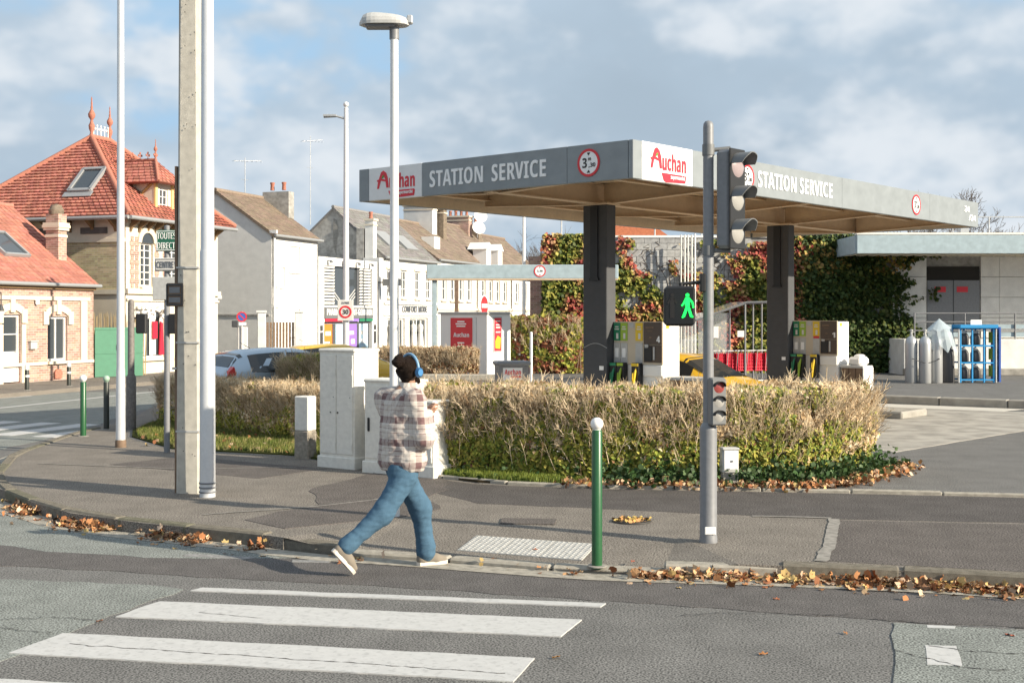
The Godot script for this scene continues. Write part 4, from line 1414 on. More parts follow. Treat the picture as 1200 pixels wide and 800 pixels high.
func pharmacy():
	var u0 := 16.15
	var l := 6.35
	var f := fa(u0)
	var t := thing("pharmacy", "white flat-roofed pharmacy with louvred upper storey and coloured posters", "shop", w3(f.x, f.y), STREET, "houses along the street")
	var holes := [Rect2(0.55, 2.55, 5.2, 1.85), Rect2(0.55, 0.12, 5.2, 1.65)]
	var m := M.new()
	facade(m, 0, l, 0, 4.78, holes, 0.25)
	m.quad(Vector3(0, 4.78, 0), Vector3(l, 4.78, 0), Vector3(l, 4.78, -6), Vector3(0, 4.78, -6), Vector3.UP)
	m.quad(Vector3(0, 0, 0), Vector3(0, 4.78, 0), Vector3(0, 4.78, -6), Vector3(0, 0, -6), Vector3(-1, 0, 0))
	m.quad(Vector3(l, 0, 0), Vector3(l, 4.78, 0), Vector3(l, 4.78, -6), Vector3(l, 0, -6), Vector3(1, 0, 0))
	put(m, "wall", K.white_render, t)
	for q in [[0.58, 1.75], [4.45, 5.72]]:
		for k in 12:
			var s := M.new()
			s.X = Transform3D(Basis(Vector3.RIGHT, 0.5), Vector3((q[0] + q[1]) * 0.5, 2.66 + k * 0.152, -0.08))
			s.box(Vector3.ZERO, Vector3(q[1] - q[0], 0.1, 0.02))
			put(s, "louvre_slat", K.white_paint, t)
	var gl := M.new()
	gl.box(Vector3(3.15, 3.47, -0.22), Vector3(5.18, 1.83, 0.02))
	var go := put(gl, "upper_glazing", K.window_glass, t)
	for x in [1.8, 3.1, 4.4]:
		var mu := M.new()
		mu.box(Vector3(x, 3.47, -0.17), Vector3(0.09, 1.83, 0.08))
		put(mu, "mullion", K.signal_grey, go)
	for k in 5:
		var st := M.new()
		st.X = Transform3D(Basis(Vector3(0, 0, 1), -0.55 if k < 2 else 0.55), Vector3(2.4 if k < 2 else 3.8, 2.75 + 0.17 * (k if k < 2 else k - 2), -0.205))
		st.box(Vector3.ZERO, Vector3(1.0, 0.06, 0.01))
		put(st, "window_stripe", K.cabinet_grey, go)
	var sb := M.new()
	sb.box(Vector3(3.15, 2.2, 0.02), Vector3(5.2, 0.52, 0.1))
	var so := put(sb, "sign_band", K.signal_case, t)
	text("PHARMACIE SAINT-GERMAIN", 4.9, 0.3, K.letter_white, so, Transform3D(Basis(), Vector3(3.15, 2.24, 0.075)))
	for q in [[0.6, 2.4, K.cart_red], [2.5, 4.1, K.violet], [4.2, 5.7, K.pump_green]]:
		var c := M.new()
		c.box(Vector3((q[0] + q[1]) * 0.5, 1.86, 0.04), Vector3(q[1] - q[0], 0.13, 0.06))
		put(c, "colour_band", q[2], so)
	var sw := window(t, holes[1], K.signal_grey, 0.2, 3, 0, false, null, 0.1, "shop_window")
	var qs := [[0.65, 1.65, K.orange], [2.0, 2.75, K.sky_print], [3.3, 4.3, K.violet], [4.55, 5.55, K.sky_print]]
	for q in qs:
		var p := M.new()
		p.box(Vector3((q[0] + q[1]) * 0.5, 0.92, -0.15), Vector3(q[1] - q[0], 1.5, 0.015))
		var po := put(p, "poster", q[2], sw)
		for k in 3:
			var s := M.new()
			s.box(Vector3((q[0] + q[1]) * 0.5 + rnd(-0.1, 0.1), 0.4 + k * 0.42, -0.138), Vector3((q[1] - q[0]) * rnd(0.35, 0.7), rnd(0.08, 0.24), 0.008))
			put(s, "print_block", [K.pump_yellow, K.letter_white, K.cloth_pale][k], po)
	for k in 4:
		var b := M.new()
		b.box(Vector3(0.9 + k * 1.5, 4.62, 0.1), Vector3(0.1, 0.05, 0.2))
		b.box(Vector3(0.9 + k * 1.5, 4.56, 0.2), Vector3(0.16, 0.1, 0.1))
		put(b, "spot_lamp", K.signal_grey, t)
	for x in [0.25, 6.05]:
		var pl := M.new()
		pl.box(Vector3(x, 1.0, 0.02), Vector3(0.22, 0.6, 0.05))
		pl.box(Vector3(x, 1.5, 0.02), Vector3(0.2, 0.24, 0.05))
		put(pl, "wall_plate", K.dark_grey, t)
	var cx := M.new()
	cx.box(Vector3(6.5, 3.75, 0.75), Vector3(0.14, 1.0, 0.34))
	cx.box(Vector3(6.5, 3.75, 0.75), Vector3(0.138, 0.34, 1.0))
	cx.rod(Vector3(6.5, 3.75, 0), Vector3(6.5, 3.75, 0.3), 0.04, -1, 6)
	put(cx, "cross_sign", K.signal_case, t)
	antenna("faint tall aerial rising behind the pharmacy roof", w3(fa(22.0, -3.5).x, fa(22.0, -3.5).y, 7.0), 4.2, 1.1)

func fashion_house():
	var holes := [Rect2(0.5, 3.0, 0.7, 1.45), Rect2(2.3, 3.0, 0.7, 1.45), Rect2(4.1, 3.0, 0.7, 1.45), Rect2(5.7, 3.0, 0.7, 1.45), Rect2(0.5, 0.3, 0.8, 1.65), Rect2(1.9, 0.1, 0.9, 1.85), Rect2(3.4, 0.3, 2.6, 1.65)]
	var t := pitched("dress_shop", "tall white shop house with stained grey gable and slate roof", 23.2, 30.4, 5.6, 5.15, 7.6, K.white_render, K.stained_grey, Color(0.30, 0.29, 0.285), holes, 16, 0.35)
	for i in 4:
		window(t, holes[i], K.white_paint, 0.12, 1, 2, true)
		var s := M.new()
		s.box(Vector3(holes[i].get_center().x, holes[i].end.y + 0.06, 0.03), Vector3(0.95, 0.1, 0.07))
		put(s, "lintel", K.stone_trim, t)
	for i in [4, 5, 6]:
		var w = window(t, holes[i], K.white_paint, 0.2, 1, 0, false, null, 0.1, "shop_window")
		if i != 5:
			for k in (1 if i == 4 else 2):
				var d := M.new()
				d.lathe([Vector2(0.2, 0.0), Vector2(0.16, 0.5), Vector2(0.12, 0.75), Vector2(0.17, 1.0), Vector2(0.15, 1.15), Vector2(0.05, 1.25), Vector2(0.07, 1.38), Vector2(0.0, 1.42)], 10)
				put(d, "mannequin", K.cloth_pale, w, Vector3(holes[i].position.x + 0.5 + k * 1.0, 0.4, -0.12 + 0.11))
	var m := M.new()
	m.box(Vector3(3.6, 2.72, 0.04), Vector3(7.2, 0.12, 0.14))
	m.box(Vector3(3.6, 2.12, 0.03), Vector3(7.2, 0.08, 0.1))
	put(m, "shop_cornice", K.white_paint, t)
	text("CONFORT MODE", 3.4, 0.34, K.letter_grey, t, Transform3D(Basis(), Vector3(4.1, 2.42, 0.02)), "shop_sign", true, 0.03)
	# gable: soot stain, leaning shaft and a zinc strip
	var st := M.new()
	st.X = Transform3D(Basis(Vector3(0, 0, -1), Vector3.UP, Vector3(-1, 0, 0)), Vector3(-0.012, 0, 0))
	st.extrude(patch([Vector2(2.62, 7.0), Vector2(2.82, 7.1), Vector2(2.80, 6.3), Vector2(2.74, 5.6), Vector2(2.66, 5.2), Vector2(2.6, 5.7)], 5, 0.22), 0.0, 0.006)
	put(st, "soot_stain", K.dark_stain, t)
	var sh := M.new()
	sh.box(Vector3(-0.25, 5.35, -1.05), Vector3(0.5, 2.3, 0.4))
	put(sh, "wall_shaft", K.stained_grey, t)
	chimney(t, Vector3(-0.28, 4.8, -0.55), 0.42, 0.45, 6.9, K.white_render, 1, K.clay, true)
	for q in [[2.6, -1.0], [4.8, -0.9]]:
		var sl := 2.45 / 2.8
		var sk := M.new()
		sk.X = Transform3D(Basis(Vector3.RIGHT, -(PI / 2 - atan(sl))), Vector3(q[0], 5.24 - sl * q[1], q[1]))
		sk.box(Vector3(0, 0, 0.05), Vector3(1.5, 1.2, 0.1))
		put(sk, "skylight", K.zinc, t)
	var bx := M.new()
	bx.box(Vector3(-0.3, 2.5, -0.4), Vector3(0.5, 5.0, 0.9))
	put(bx, "side_annexe", K.grey_render, t)

func row_houses():
	var spec := [
		["terraced_house", "terraced house with brown tiled roof and a big pale chimney stack", 30.5, 37.0, 5.3, 7.6, Color(0.31, 0.245, 0.195), K.white_render, K.rubble],
		["terraced_house", "brown roofed terraced house with rubble gable beside the pale stack", 37.1, 43.6, 4.9, 7.9, Color(0.30, 0.235, 0.19), K.cream_render, K.rubble],
		["terraced_house", "last brown roofed terraced house before the ivy wall", 43.7, 51.5, 4.7, 7.6, Color(0.31, 0.24, 0.19), K.white_render, K.rubble]]
	var i := 0
	for s in spec:
		var l: float = s[3] - s[2]
		var holes := []
		for k in 4:
			holes.append(Rect2(0.6 + k * (l - 1.0) / 4.0, 2.95, 0.8, 1.35))
		holes.append(Rect2(0.8, 0.4, 1.6, 1.6))
		holes.append(Rect2(3.2, 0.1, 0.95, 2.0))
		var t := pitched(s[0], s[1], s[2], s[3], 6.5, s[4], s[5], s[7], s[8], s[6], holes, 14, 0.38)
		for k in 6:
			window(t, holes[k], K.white_paint, 0.12, 1, 1 if k < 4 else 0, k < 5)
			if k < 4:
				shutters(t, holes[k], K.shutter_white, 0.32)
		var m := M.new()
		m.box(Vector3(l * 0.5, 2.45, 0.03), Vector3(l, 0.14, 0.1))
		put(m, "string_course", K.stone_trim, t)
		if i == 0:
			chimney(t, Vector3(l - 1.2, 6.2, -3.25), 0.75, 1.9, 8.75, K.grey_render, 3, K.clay)
			chimney(t, Vector3(l - 0.35, 6.4, -2.3), 0.55, 0.7, 8.6, K.rubble, 2, K.clay)
			var d := M.new()
			d.box(Vector3(2.0, 6.2, -1.2), Vector3(0.9, 0.9, 0.8))
			put(d, "dormer", K.white_paint, t)
		elif i == 1:
			chimney(t, Vector3(l - 0.9, 6.4, -3.4), 0.7, 1.7, 8.6, K.brick, 4, K.clay)
			for k in 2:
				var dd := M.new()
				dd.box(Vector3(2.2 + k * 2.2, 5.75, -0.5), Vector3(0.85, 1.0, 0.9))
				dd.extrude([Vector2(1.65 + k * 2.2, 6.25), Vector2(2.75 + k * 2.2, 6.25), Vector2(2.2 + k * 2.2, 6.7)], -1.3, 0.02)
				put(dd, "dormer", K.white_paint, t)
		else:
			chimney(t, Vector3(1.0, 6.4, -3.2), 0.6, 1.2, 8.2, K.rubble, 2, K.clay)
		i += 1
	# dishes on the second stack
	for q in [[0.0, 8.55, "upper white satellite dish on the chimney of the terrace"], [-0.35, 7.75, "lower white satellite dish on the chimney of the terrace"]]:
		var p := fa(43.4 + q[0], -2.2)
		var d := thing("satellite_dish", q[2], "satellite dish", w3(p.x, p.y, q[1]), 0.35)
		var m := M.new()
		m.X = Transform3D(Basis(Vector3.RIGHT, 1.25), Vector3(0, 0.1, 0.2))
		m.lathe([Vector2(0.0, 0.0), Vector2(0.25, 0.05), Vector2(0.42, 0.16), Vector2(0.45, 0.17), Vector2(0.43, 0.14), Vector2(0.0, -0.03)], 18)
		put(m, "reflector", K.white_paint, d)
		var a := M.new()
		a.rod(Vector3(0, -0.5, 0), Vector3(0, 0.15, 0.05), 0.025, -1, 6)
		a.rod(Vector3(0, -0.2, 0.25), Vector3(0, 0.1, 0.7), 0.018, -1, 6)
		put(a, "mount", K.galvanised, d)

# ------------------------------------------------------------------ fuel station
const YARD := 0.8596      # turn of the canopy: local x along its long side, local z out of its sunlit long side
const LEFTWARD := Basis(Vector3(0, 0, 1), Vector3(0, 1, 0), Vector3(-1, 0, 0))   # lettering that faces local -x

func shop_logo(parent: Node, at: Transform3D, w: float, ink: Material):
	# a brush-stroke initial shaped like a bird, the rest of the word, and a ribbon under it
	var h := w * 0.36
	var a := M.new()
	a.X = at * Transform3D(Basis.from_scale(Vector3(1, 0.86, 1)), Vector3(0, -0.005 * w, 0))
	a.extrude([Vector2(-0.50, -0.13) * w, Vector2(-0.45, -0.13) * w, Vector2(-0.40, 0.05) * w, Vector2(-0.33, 0.15) * w, Vector2(-0.28, 0.06) * w, Vector2(-0.25, -0.12) * w, Vector2(-0.19, -0.12) * w, Vector2(-0.22, 0.10) * w, Vector2(-0.26, 0.20) * w, Vector2(-0.33, 0.25) * w, Vector2(-0.39, 0.22) * w, Vector2(-0.43, 0.13) * w, Vector2(-0.47, 0.02) * w], 0.0, 0.007)
	a.extrude([Vector2(-0.49, 0.02) * w, Vector2(-0.41, 0.04) * w, Vector2(-0.26, 0.01) * w, Vector2(-0.24, 0.045) * w, Vector2(-0.40, 0.085) * w, Vector2(-0.50, 0.055) * w], 0.001, 0.009)
	var o := put(a, "emblem", ink, parent)
	var g := M.new()
	g.X = at * Transform3D(Basis.from_scale(Vector3(1, 0.86, 1)), Vector3(0, -0.005 * w, 0))
	g.extrude([Vector2(-0.375, 0.075) * w, Vector2(-0.33, 0.10) * w, Vector2(-0.30, 0.155) * w, Vector2(-0.35, 0.14) * w], 0.002, 0.011)
	put(g, "emblem_wing", K.leaf_green, o)
	text("uchan", w * 0.66, w * 0.27, ink, o, at * Transform3D(Basis(), Vector3(0.155 * w, 0.005 * w, 0.004)), "word")
	var r := M.new()
	r.X = at
	r.extrude([Vector2(-0.20, -0.17) * w, Vector2(0.47, -0.17) * w, Vector2(0.49, -0.19) * w, Vector2(0.47, -0.29) * w, Vector2(-0.08, -0.31) * w, Vector2(-0.14, -0.29) * w], 0.0, 0.006)
	var ro := put(r, "ribbon", ink, o)
	text("supermarché", w * 0.40, w * 0.085, K.letter_white, o, at * Transform3D(Basis(), Vector3(0.24 * w, -0.225 * w, 0.009)), "ribbon_word")

func limit_sign(parent: Node, at: Transform3D, r: float, with_words := true):
	# round height limit: white disc, red rim, two arrowheads, 3 m 30
	var d := M.new()
	d.X = at
	d.disc(Vector3.ZERO, r, 0.008, 28)
	var o := put(d, "height_sign", K.letter_white, parent)
	var a := M.new()
	a.X = at
	a.annulus(Vector3(0, 0, 0.004), r * 0.84, r * 1.03, 0.008)
	put(a, "red_rim", K.signal_red, o)
	var t := M.new()
	t.X = at
	t.extrude([Vector2(-0.16, 0.74) * r, Vector2(0.16, 0.74) * r, Vector2(0, 0.52) * r], 0.008, 0.012)
	t.extrude([Vector2(-0.16, -0.74) * r, Vector2(0.16, -0.74) * r, Vector2(0, -0.52) * r], 0.008, 0.012)
	put(t, "arrowhead", K.letter_black, o)
	if with_words:
		text("3", r * 0.42, r * 0.72, K.letter_black, o, at * Transform3D(Basis(), Vector3(-r * 0.36, 0, 0.011)), "figure", true, 0.005)
		text("m", r * 0.26, r * 0.2, K.letter_black, o, at * Transform3D(Basis(), Vector3(r * 0.1, r * 0.26, 0.011)), "figure", true, 0.005)
		text(",30", r * 0.62, r * 0.36, K.letter_black, o, at * Transform3D(Basis(), Vector3(r * 0.32, -r * 0.2, 0.011)), "figure", true, 0.005)
	else:
		text("3,30", r * 1.0, r * 0.42, K.letter_black, o, at * Transform3D(Basis(), Vector3(0, 0, 0.011)), "figure", true, 0.005)

func station():
	canopy()
	fuel_islands()
	height_gantry()
	kiosk()
	small_station_things()
	trolleys()

func canopy():
	var t := thing("station_canopy", "flat grey canopy of the fuel station on two dark pillars", "canopy", Vector3(1.73, 0, -17.95), YARD)
	var lx := 13.3
	var lz := 5.78
	var y0 := 4.03
	var y1 := 4.585
	var yc := (y0 + y1) * 0.5
	# fascia boards: one part for each board
	var face := [[0.0, 0.22, K.fascia_grey], [0.22, 1.57, K.fascia_white], [1.57, 6.6, K.fascia_grey], [6.6, 10.6, K.fascia_grey], [10.6, lx, K.fascia_grey]]
	for q in face:
		var m := M.new()
		m.cbox(Vector3((q[0] + q[1]) * 0.5, yc, -0.04), Vector3(q[1] - q[0] - 0.004, y1 - y0 + (0.004 if q[2] == K.fascia_white else 0.0), 0.08 + (0.006 if q[2] == K.fascia_white else 0.0)), 0.006)
		put(m, "fascia_board", q[2], t)
	var side := [[0.085, 1.2, K.fascia_grey], [1.2, 4.25, K.fascia_grey], [4.25, 5.53, K.fascia_white], [5.53, lz, K.fascia_grey]]
	for q in side:
		var m := M.new()
		m.cbox(Vector3(0.036, yc, -(q[0] + q[1]) * 0.5), Vector3(0.072, y1 - y0, q[1] - q[0] - 0.004), 0.006)
		put(m, "fascia_board", q[2], t)
	for q in [[Vector3(lx * 0.5, yc, -lz + 0.04), Vector3(lx - 0.16, y1 - y0, 0.07)], [Vector3(lx - 0.04, yc, -lz * 0.5), Vector3(0.07, y1 - y0, lz - 0.1)]]:
		var m := M.new()
		m.cbox(q[0], q[1], 0.006)
		put(m, "fascia_board", K.fascia_grey, t)
	# roof deck, soffit sheets and steel
	var dk := M.new()
	dk.box(Vector3(lx * 0.5, 4.50, -lz * 0.5), Vector3(lx - 0.18, 0.06, lz - 0.18))
	put(dk, "roof_deck", K.zinc, t)
	for k in 12:
		var s := M.new()
		var x0 := 0.09 + (lx - 0.18) * k / 12.0
		var x1 := 0.09 + (lx - 0.18) * (k + 1) / 12.0
		s.box(Vector3((x0 + x1) * 0.5, 4.41, -lz * 0.5), Vector3(x1 - x0 - 0.012, 0.03, lz - 0.2))
		for j in 3:
			s.box(Vector3(lerpf(x0, x1, (j + 0.5) / 3.0), 4.39, -lz * 0.5), Vector3(0.10, 0.03, lz - 0.22))
		put(s, "soffit_sheet", K.soffit, t)
	for q in [[Vector3(lx * 0.5, 4.22, -0.098), Vector3(lx - 0.3, 0.36, 0.02)], [Vector3(lx * 0.5, 4.22, -lz + 0.088), Vector3(lx - 0.3, 0.36, 0.02)], [Vector3(0.086, 4.22, -lz * 0.5), Vector3(0.02, 0.36, lz - 0.26)], [Vector3(lx - 0.088, 4.22, -lz * 0.5), Vector3(0.02, 0.36, lz - 0.26)]]:
		var ln := M.new()
		ln.box(q[0], q[1])
		put(ln, "fascia_lining", K.soffit, t)
	for q in [[-0.30, 0.16], [-1.45, 0.12], [-4.3, 0.12], [-lz + 0.3, 0.16]]:
		var b := M.new()
		b.box(Vector3(lx * 0.5, 4.30, q[0]), Vector3(lx - 0.2, 0.14, 0.012))
		b.box(Vector3(lx * 0.5, 4.235, q[0]), Vector3(lx - 0.2, 0.012, q[1]))
		put(b, "purlin", K.soffit_beam, t)
	var mb := M.new()
	mb.box(Vector3(lx * 0.5, 4.2, -2.87), Vector3(lx - 0.2, 0.35, 0.014))
	mb.box(Vector3(lx * 0.5, 4.028, -2.87), Vector3(lx - 0.2, 0.016, 0.2))
	mb.box(Vector3(lx * 0.5, 4.365, -2.87), Vector3(lx - 0.2, 0.016, 0.2))
	put(mb, "main_beam", K.soffit_beam, t)
	for x in [0.3, 3.04, 6.3, 9.55, lx - 0.3]:
		for sd in [-1.0, 1.0]:
			var b := M.new()
			b.X = Transform3D(Basis(Vector3(0, 0, sd), Vector3.UP, Vector3(-sd, 0, 0)), Vector3(x, 0, -2.87))
			b.extrude([Vector2(0.11, 4.02), Vector2(2.7, 4.14), Vector2(2.7, 4.37), Vector2(0.11, 4.37)], -0.007, 0.007)
			var fl := M.new()
			b.X = b.X * Transform3D(Basis(Vector3(0, 0, 1), atan(0.12 / 2.59)), Vector3(0.11, 4.015, 0))
			b.box(Vector3(1.29, 0, 0), Vector3(2.59, 0.014, 0.14))
			put(b, "cross_beam", K.soffit_beam, t)
	# pillars
	for x in [3.04, 9.55]:
		var p := M.new()
		p.cbox(Vector3(x, 1.96, -2.87), Vector3(0.27, 4.08, 0.52), 0.012)
		var po := put(p, "pillar", K.pillar_grey, t)
		var r := M.new()
		r.box(Vector3(x - 0.15, 3.35, -2.87), Vector3(0.03, 1.25, 0.16))
		r.box(Vector3(x - 0.15, 2.70, -2.87), Vector3(0.04, 0.05, 0.2))
		put(r, "rain_pipe", K.black_plastic, po)
		var lab := M.new()
		lab.box(Vector3(x - 0.139, 1.15, -2.72), Vector3(0.006, 0.07, 0.09))
		put(lab, "sticker", K.letter_white, po)
		var cf := M.new()
		cf.cbox(Vector3(x, 4.02, -2.87), Vector3(0.4, 0.04, 0.64), 0.01)
		put(cf, "head_plate", K.soffit_beam, po)
		if x < 5.0:
			var w := M.new()
			var pts := []
			for k in 12:
				pts.append(Vector3(x - 0.142, 1.5 + 0.08 * sin(PI * k / 11.0), -3.1 + 0.5 * k / 11.0))
			var rs := []
			rs.resize(12)
			rs.fill(0.005)
			w.tube(pts, rs, 5)
			put(w, "cable", K.cabinet_grey, po)
	# lettering
	text("STATION  SERVICE", 2.46, 0.27, K.letter_white, t, Transform3D(LEFTWARD, Vector3(-0.002, 4.30, -2.83)), "lettering", true, 0.02)
	text("STATION SERVICE", 2.66, 0.27, K.letter_white, t, Transform3D(Basis(), Vector3(4.86, 4.31, 0.002)), "lettering", true, 0.02)
	text("24", 0.28, 0.13, K.letter_white, t, Transform3D(Basis(), Vector3(12.62, 4.40, 0.002)), "lettering", true, 0.02)
	text("/24", 0.4, 0.13, K.letter_white, t, Transform3D(Basis(), Vector3(12.92, 4.22, 0.002)), "lettering", true, 0.02)
	shop_logo(t, Transform3D(LEFTWARD, Vector3(0.0, 4.33, -4.86)), 0.92, K.brand_red)
	shop_logo(t, Transform3D(Basis(), Vector3(0.91, 4.33, 0.004)), 0.95, K.brand_red)
	limit_sign(t, Transform3D(LEFTWARD, Vector3(0.0, 4.31, -0.79)), 0.2)
	limit_sign(t, Transform3D(Basis(), Vector3(3.2, 4.31, 0.002)), 0.2)
	limit_sign(t, Transform3D(Basis(), Vector3(9.9, 4.31, 0.002)), 0.2)

func yard(x: float, z: float, y := 0.0) -> Vector3:
	# a point of the canopy's own plan in the world
	return Vector3(1.73, 0, -17.95) + Basis(Vector3.UP, YARD) * Vector3(x, y, z)

func fuel_islands():
	for k in 2:
		var cx: float = [3.04, 9.55][k]
		var isl := M.new()
		isl.cbox(Vector3(0.3, 0.07, 0), Vector3(1.25, 0.16, 4.6), 0.03)
		var io := put(isl, "fuel_island", K.concrete, null, yard(cx, -2.3))
		io.rotation.y = YARD
		tag(io, ["raised concrete island under the nearer pump", "raised concrete island under the farther pump"][k], "traffic island", "fuel islands")
		pump(yard(cx + 0.06, -2.6, 0.14), ["4", "1"][k], ["fuel pump number four beside the nearer pillar", "fuel pump number one beside the farther pillar"][k], k == 1)
		var w := thing("island_wall", ["low brown wall beside the nearer fuel pump", "low brown wall with a white end beside the farther pump"][k], "wall", yard(cx + 0.1, -1.50), YARD, "island walls")
		var ln: float = [0.78, 0.46][k]
		for j in 3:
			var p := M.new()
			p.cbox(Vector3(0.225, 0.57, ln * (j + 0.5) / 3.0), Vector3(0.44, 0.82, ln / 3.0 - 0.012), 0.008)
			put(p, "panel", K.plinth_brown, w)
		var c := M.new()
		c.cbox(Vector3(0.225, 1.0, ln * 0.5), Vector3(0.48, 0.05, ln + 0.04), 0.008)
		put(c, "coping", K.cabinet_grey, w)
		var e := M.new()
		e.cbox(Vector3(0.225, 0.57, ln + 0.02), Vector3(0.46, 0.83, 0.03), 0.006)
		put(e, "end_panel", K.white_paint, w)
	# a wrapped parcel left on the farther wall
	var pm := M.new()
	pm.cbox(Vector3(0, 0.09, 0), Vector3(0.42, 0.18, 0.3), 0.05)
	pm.ball(Vector3(0.05, 0.19, 0), Vector3(0.13, 0.05, 0.12), 8, 5)
	var po := put(pm, "paper_dispenser", K.white_paint, null, yard(9.9, -1.24, 1.025))
	po.rotation.y = YARD
	tag(po, "white rounded box on the low wall by the farther pump", "dispenser")

func pump(at: Vector3, number: String, label: String, red := false):
	var t := thing("fuel_pump", label, "fuel pump", at, YARD, "fuel pumps")
	# local: face at x = 0 looking to -x, z from 0 (left, by the pillar) to 1.03 (right)
	var h := 1.80
	var w := 1.03
	var b := M.new()
	b.cbox(Vector3(0.27, 0.92, w * 0.5), Vector3(0.5, 1.76, w), 0.015)
	put(b, "body", K.white_paint, t)
	var fr := M.new()
	fr.cbox(Vector3(0.012, 1.45, w * 0.5), Vector3(0.03, 0.74, w - 0.01), 0.006)
	put(fr, "face_frame", K.pump_beige, t)
	for q in [[0.01, 0.145, K.pump_green], [0.155, 0.30, K.pump_lime], [0.47, 0.62, K.pump_yellow]]:
		var m := M.new()
		m.box(Vector3(-0.008, 1.645, (q[0] + q[1]) * 0.5), Vector3(0.012, 0.31, q[1] - q[0]))
		var o := put(m, "grade_label", q[2], t)
		var s := M.new()
		s.box(Vector3(-0.016, 1.57, (q[0] + q[1]) * 0.5 + 0.01), Vector3(0.006, 0.1, 0.045))
		s.box(Vector3(-0.016, 1.73, (q[0] + q[1]) * 0.5), Vector3(0.006, 0.02, 0.07))
		s.box(Vector3(-0.016, 1.69, (q[0] + q[1]) * 0.5), Vector3(0.006, 0.02, 0.09))
		put(s, "print_block", K.cloth_pale, o)
		var g := M.new()
		g.box(Vector3(-0.006, 1.27, (q[0] + q[1]) * 0.5), Vector3(0.012, 0.36, q[1] - q[0]))
		put(g, "lower_panel", K.cabinet_grey, t)
		if q[2] != K.pump_yellow:
			var st := M.new()
			st.box(Vector3(-0.015, 1.28, (q[0] + q[1]) * 0.5), Vector3(0.006, 0.16, 0.07))
			put(st, "notice", K.letter_white, t)
	var bt := M.new()
	bt.box(Vector3(-0.007, 1.76, 0.385), Vector3(0.01, 0.09, 0.1))
	put(bt, "notice", K.cabinet_grey, t)
	# display and payment panel
	var dp := M.new()
	dp.box(Vector3(-0.008, 1.62, 0.83), Vector3(0.02, 0.38, 0.37))
	var d := put(dp, "display_panel", K.pump_brown, t)
	for q in [[1.72, 0.16, 0.03], [1.66, 0.1, 0.02], [1.55, 0.05, 0.025]]:
		var s := M.new()
		s.box(Vector3(-0.02, q[0], 0.80 - q[1] * 0.2), Vector3(0.006, q[2], q[1]))
		put(s, "print_block", K.plinth_brown, d)
	text(number, 0.07, 0.11, K.letter_white, d, Transform3D(LEFTWARD, Vector3(-0.022, 1.52, 0.95)), "number")
	var lp := M.new()
	lp.box(Vector3(-0.006, 1.27, 0.83), Vector3(0.016, 0.3, 0.37))
	var l := put(lp, "payment_panel", K.pump_brown, t)
	var sc := M.new()
	sc.cbox(Vector3(-0.02, 1.27, 0.74), Vector3(0.02, 0.25, 0.17), 0.01)
	put(sc, "screen", K.black_plastic, l)
	var sl := M.new()
	sl.box(Vector3(-0.02, 1.28, 0.86), Vector3(0.02, 0.22, 0.03))
	sl.box(Vector3(-0.02, 1.40, 0.71), Vector3(0.02, 0.06, 0.07))
	put(sl, "card_slot", K.cabinet_grey, l)
	if red:
		var rl := M.new()
		rl.box(Vector3(-0.016, 1.47, 0.55), Vector3(0.008, 0.05, 0.13))
		put(rl, "red_notice", K.signal_red, t)
	# nozzle bays and nozzles
	for q in [[0.0, 0.15, K.pump_green], [0.155, 0.30, K.pump_lime], [0.46, 0.62, K.pump_yellow]]:
		var c := (q[0] + q[1]) * 0.5 as float
		var bay := M.new()
		bay.cbox(Vector3(-0.06, 0.86, c), Vector3(0.14, 0.5, q[1] - q[0] - 0.004), 0.01)
		var bo := put(bay, "nozzle_bay", K.black_plastic, t)
		var lab := M.new()
		lab.box(Vector3(-0.136, 1.08, c), Vector3(0.008, 0.05, q[1] - q[0] - 0.02))
		put(lab, "bay_label", q[2], bo)
		var n := M.new()
		n.tube([Vector3(-0.15, 0.62, c - 0.02), Vector3(-0.17, 0.8, c), Vector3(-0.16, 0.94, c + 0.02), Vector3(-0.12, 1.02, c + 0.02)], [0.018, 0.026, 0.024, 0.012], 8)
		n.tube([Vector3(-0.17, 0.78, c), Vector3(-0.21, 0.84, c), Vector3(-0.2, 0.94, c)], [0.008, 0.009, 0.008], 6)
		var no := put(n, "nozzle", q[2], bo)
		var hs := M.new()
		var pts := []
		var rs := []
		for k in 9:
			pts.append(Vector3(-0.15 - 0.05 * sin(PI * k / 8.0), 0.62 - 0.5 * sin(PI * k / 8.0), c + 0.05 * k / 8.0))
			rs.append(0.013)
		hs.tube(pts, rs, 6)
		put(hs, "hose", K.black_plastic, no)
	var lip := M.new()
	lip.cbox(Vector3(0.2, 0.98, 0.83), Vector3(0.46, 0.2, 0.41), 0.02)
	put(lip, "base_shelf", K.white_paint, t)
	# sunlit end: a service panel
	var ep := M.new()
	ep.cbox(Vector3(0.27, 1.35, w + 0.006), Vector3(0.44, 0.9, 0.012), 0.004)
	put(ep, "end_panel", K.fascia_white, t)
	var eb := M.new()
	eb.box(Vector3(0.27, 0.84, w + 0.008), Vector3(0.42, 0.05, 0.01))
	put(eb, "end_label", K.cabinet_grey, t)
	var ey := M.new()
	ey.box(Vector3(0.12, 1.74, w + 0.016), Vector3(0.09, 0.07, 0.006))
	put(ey, "end_notice", K.pump_yellow, t)

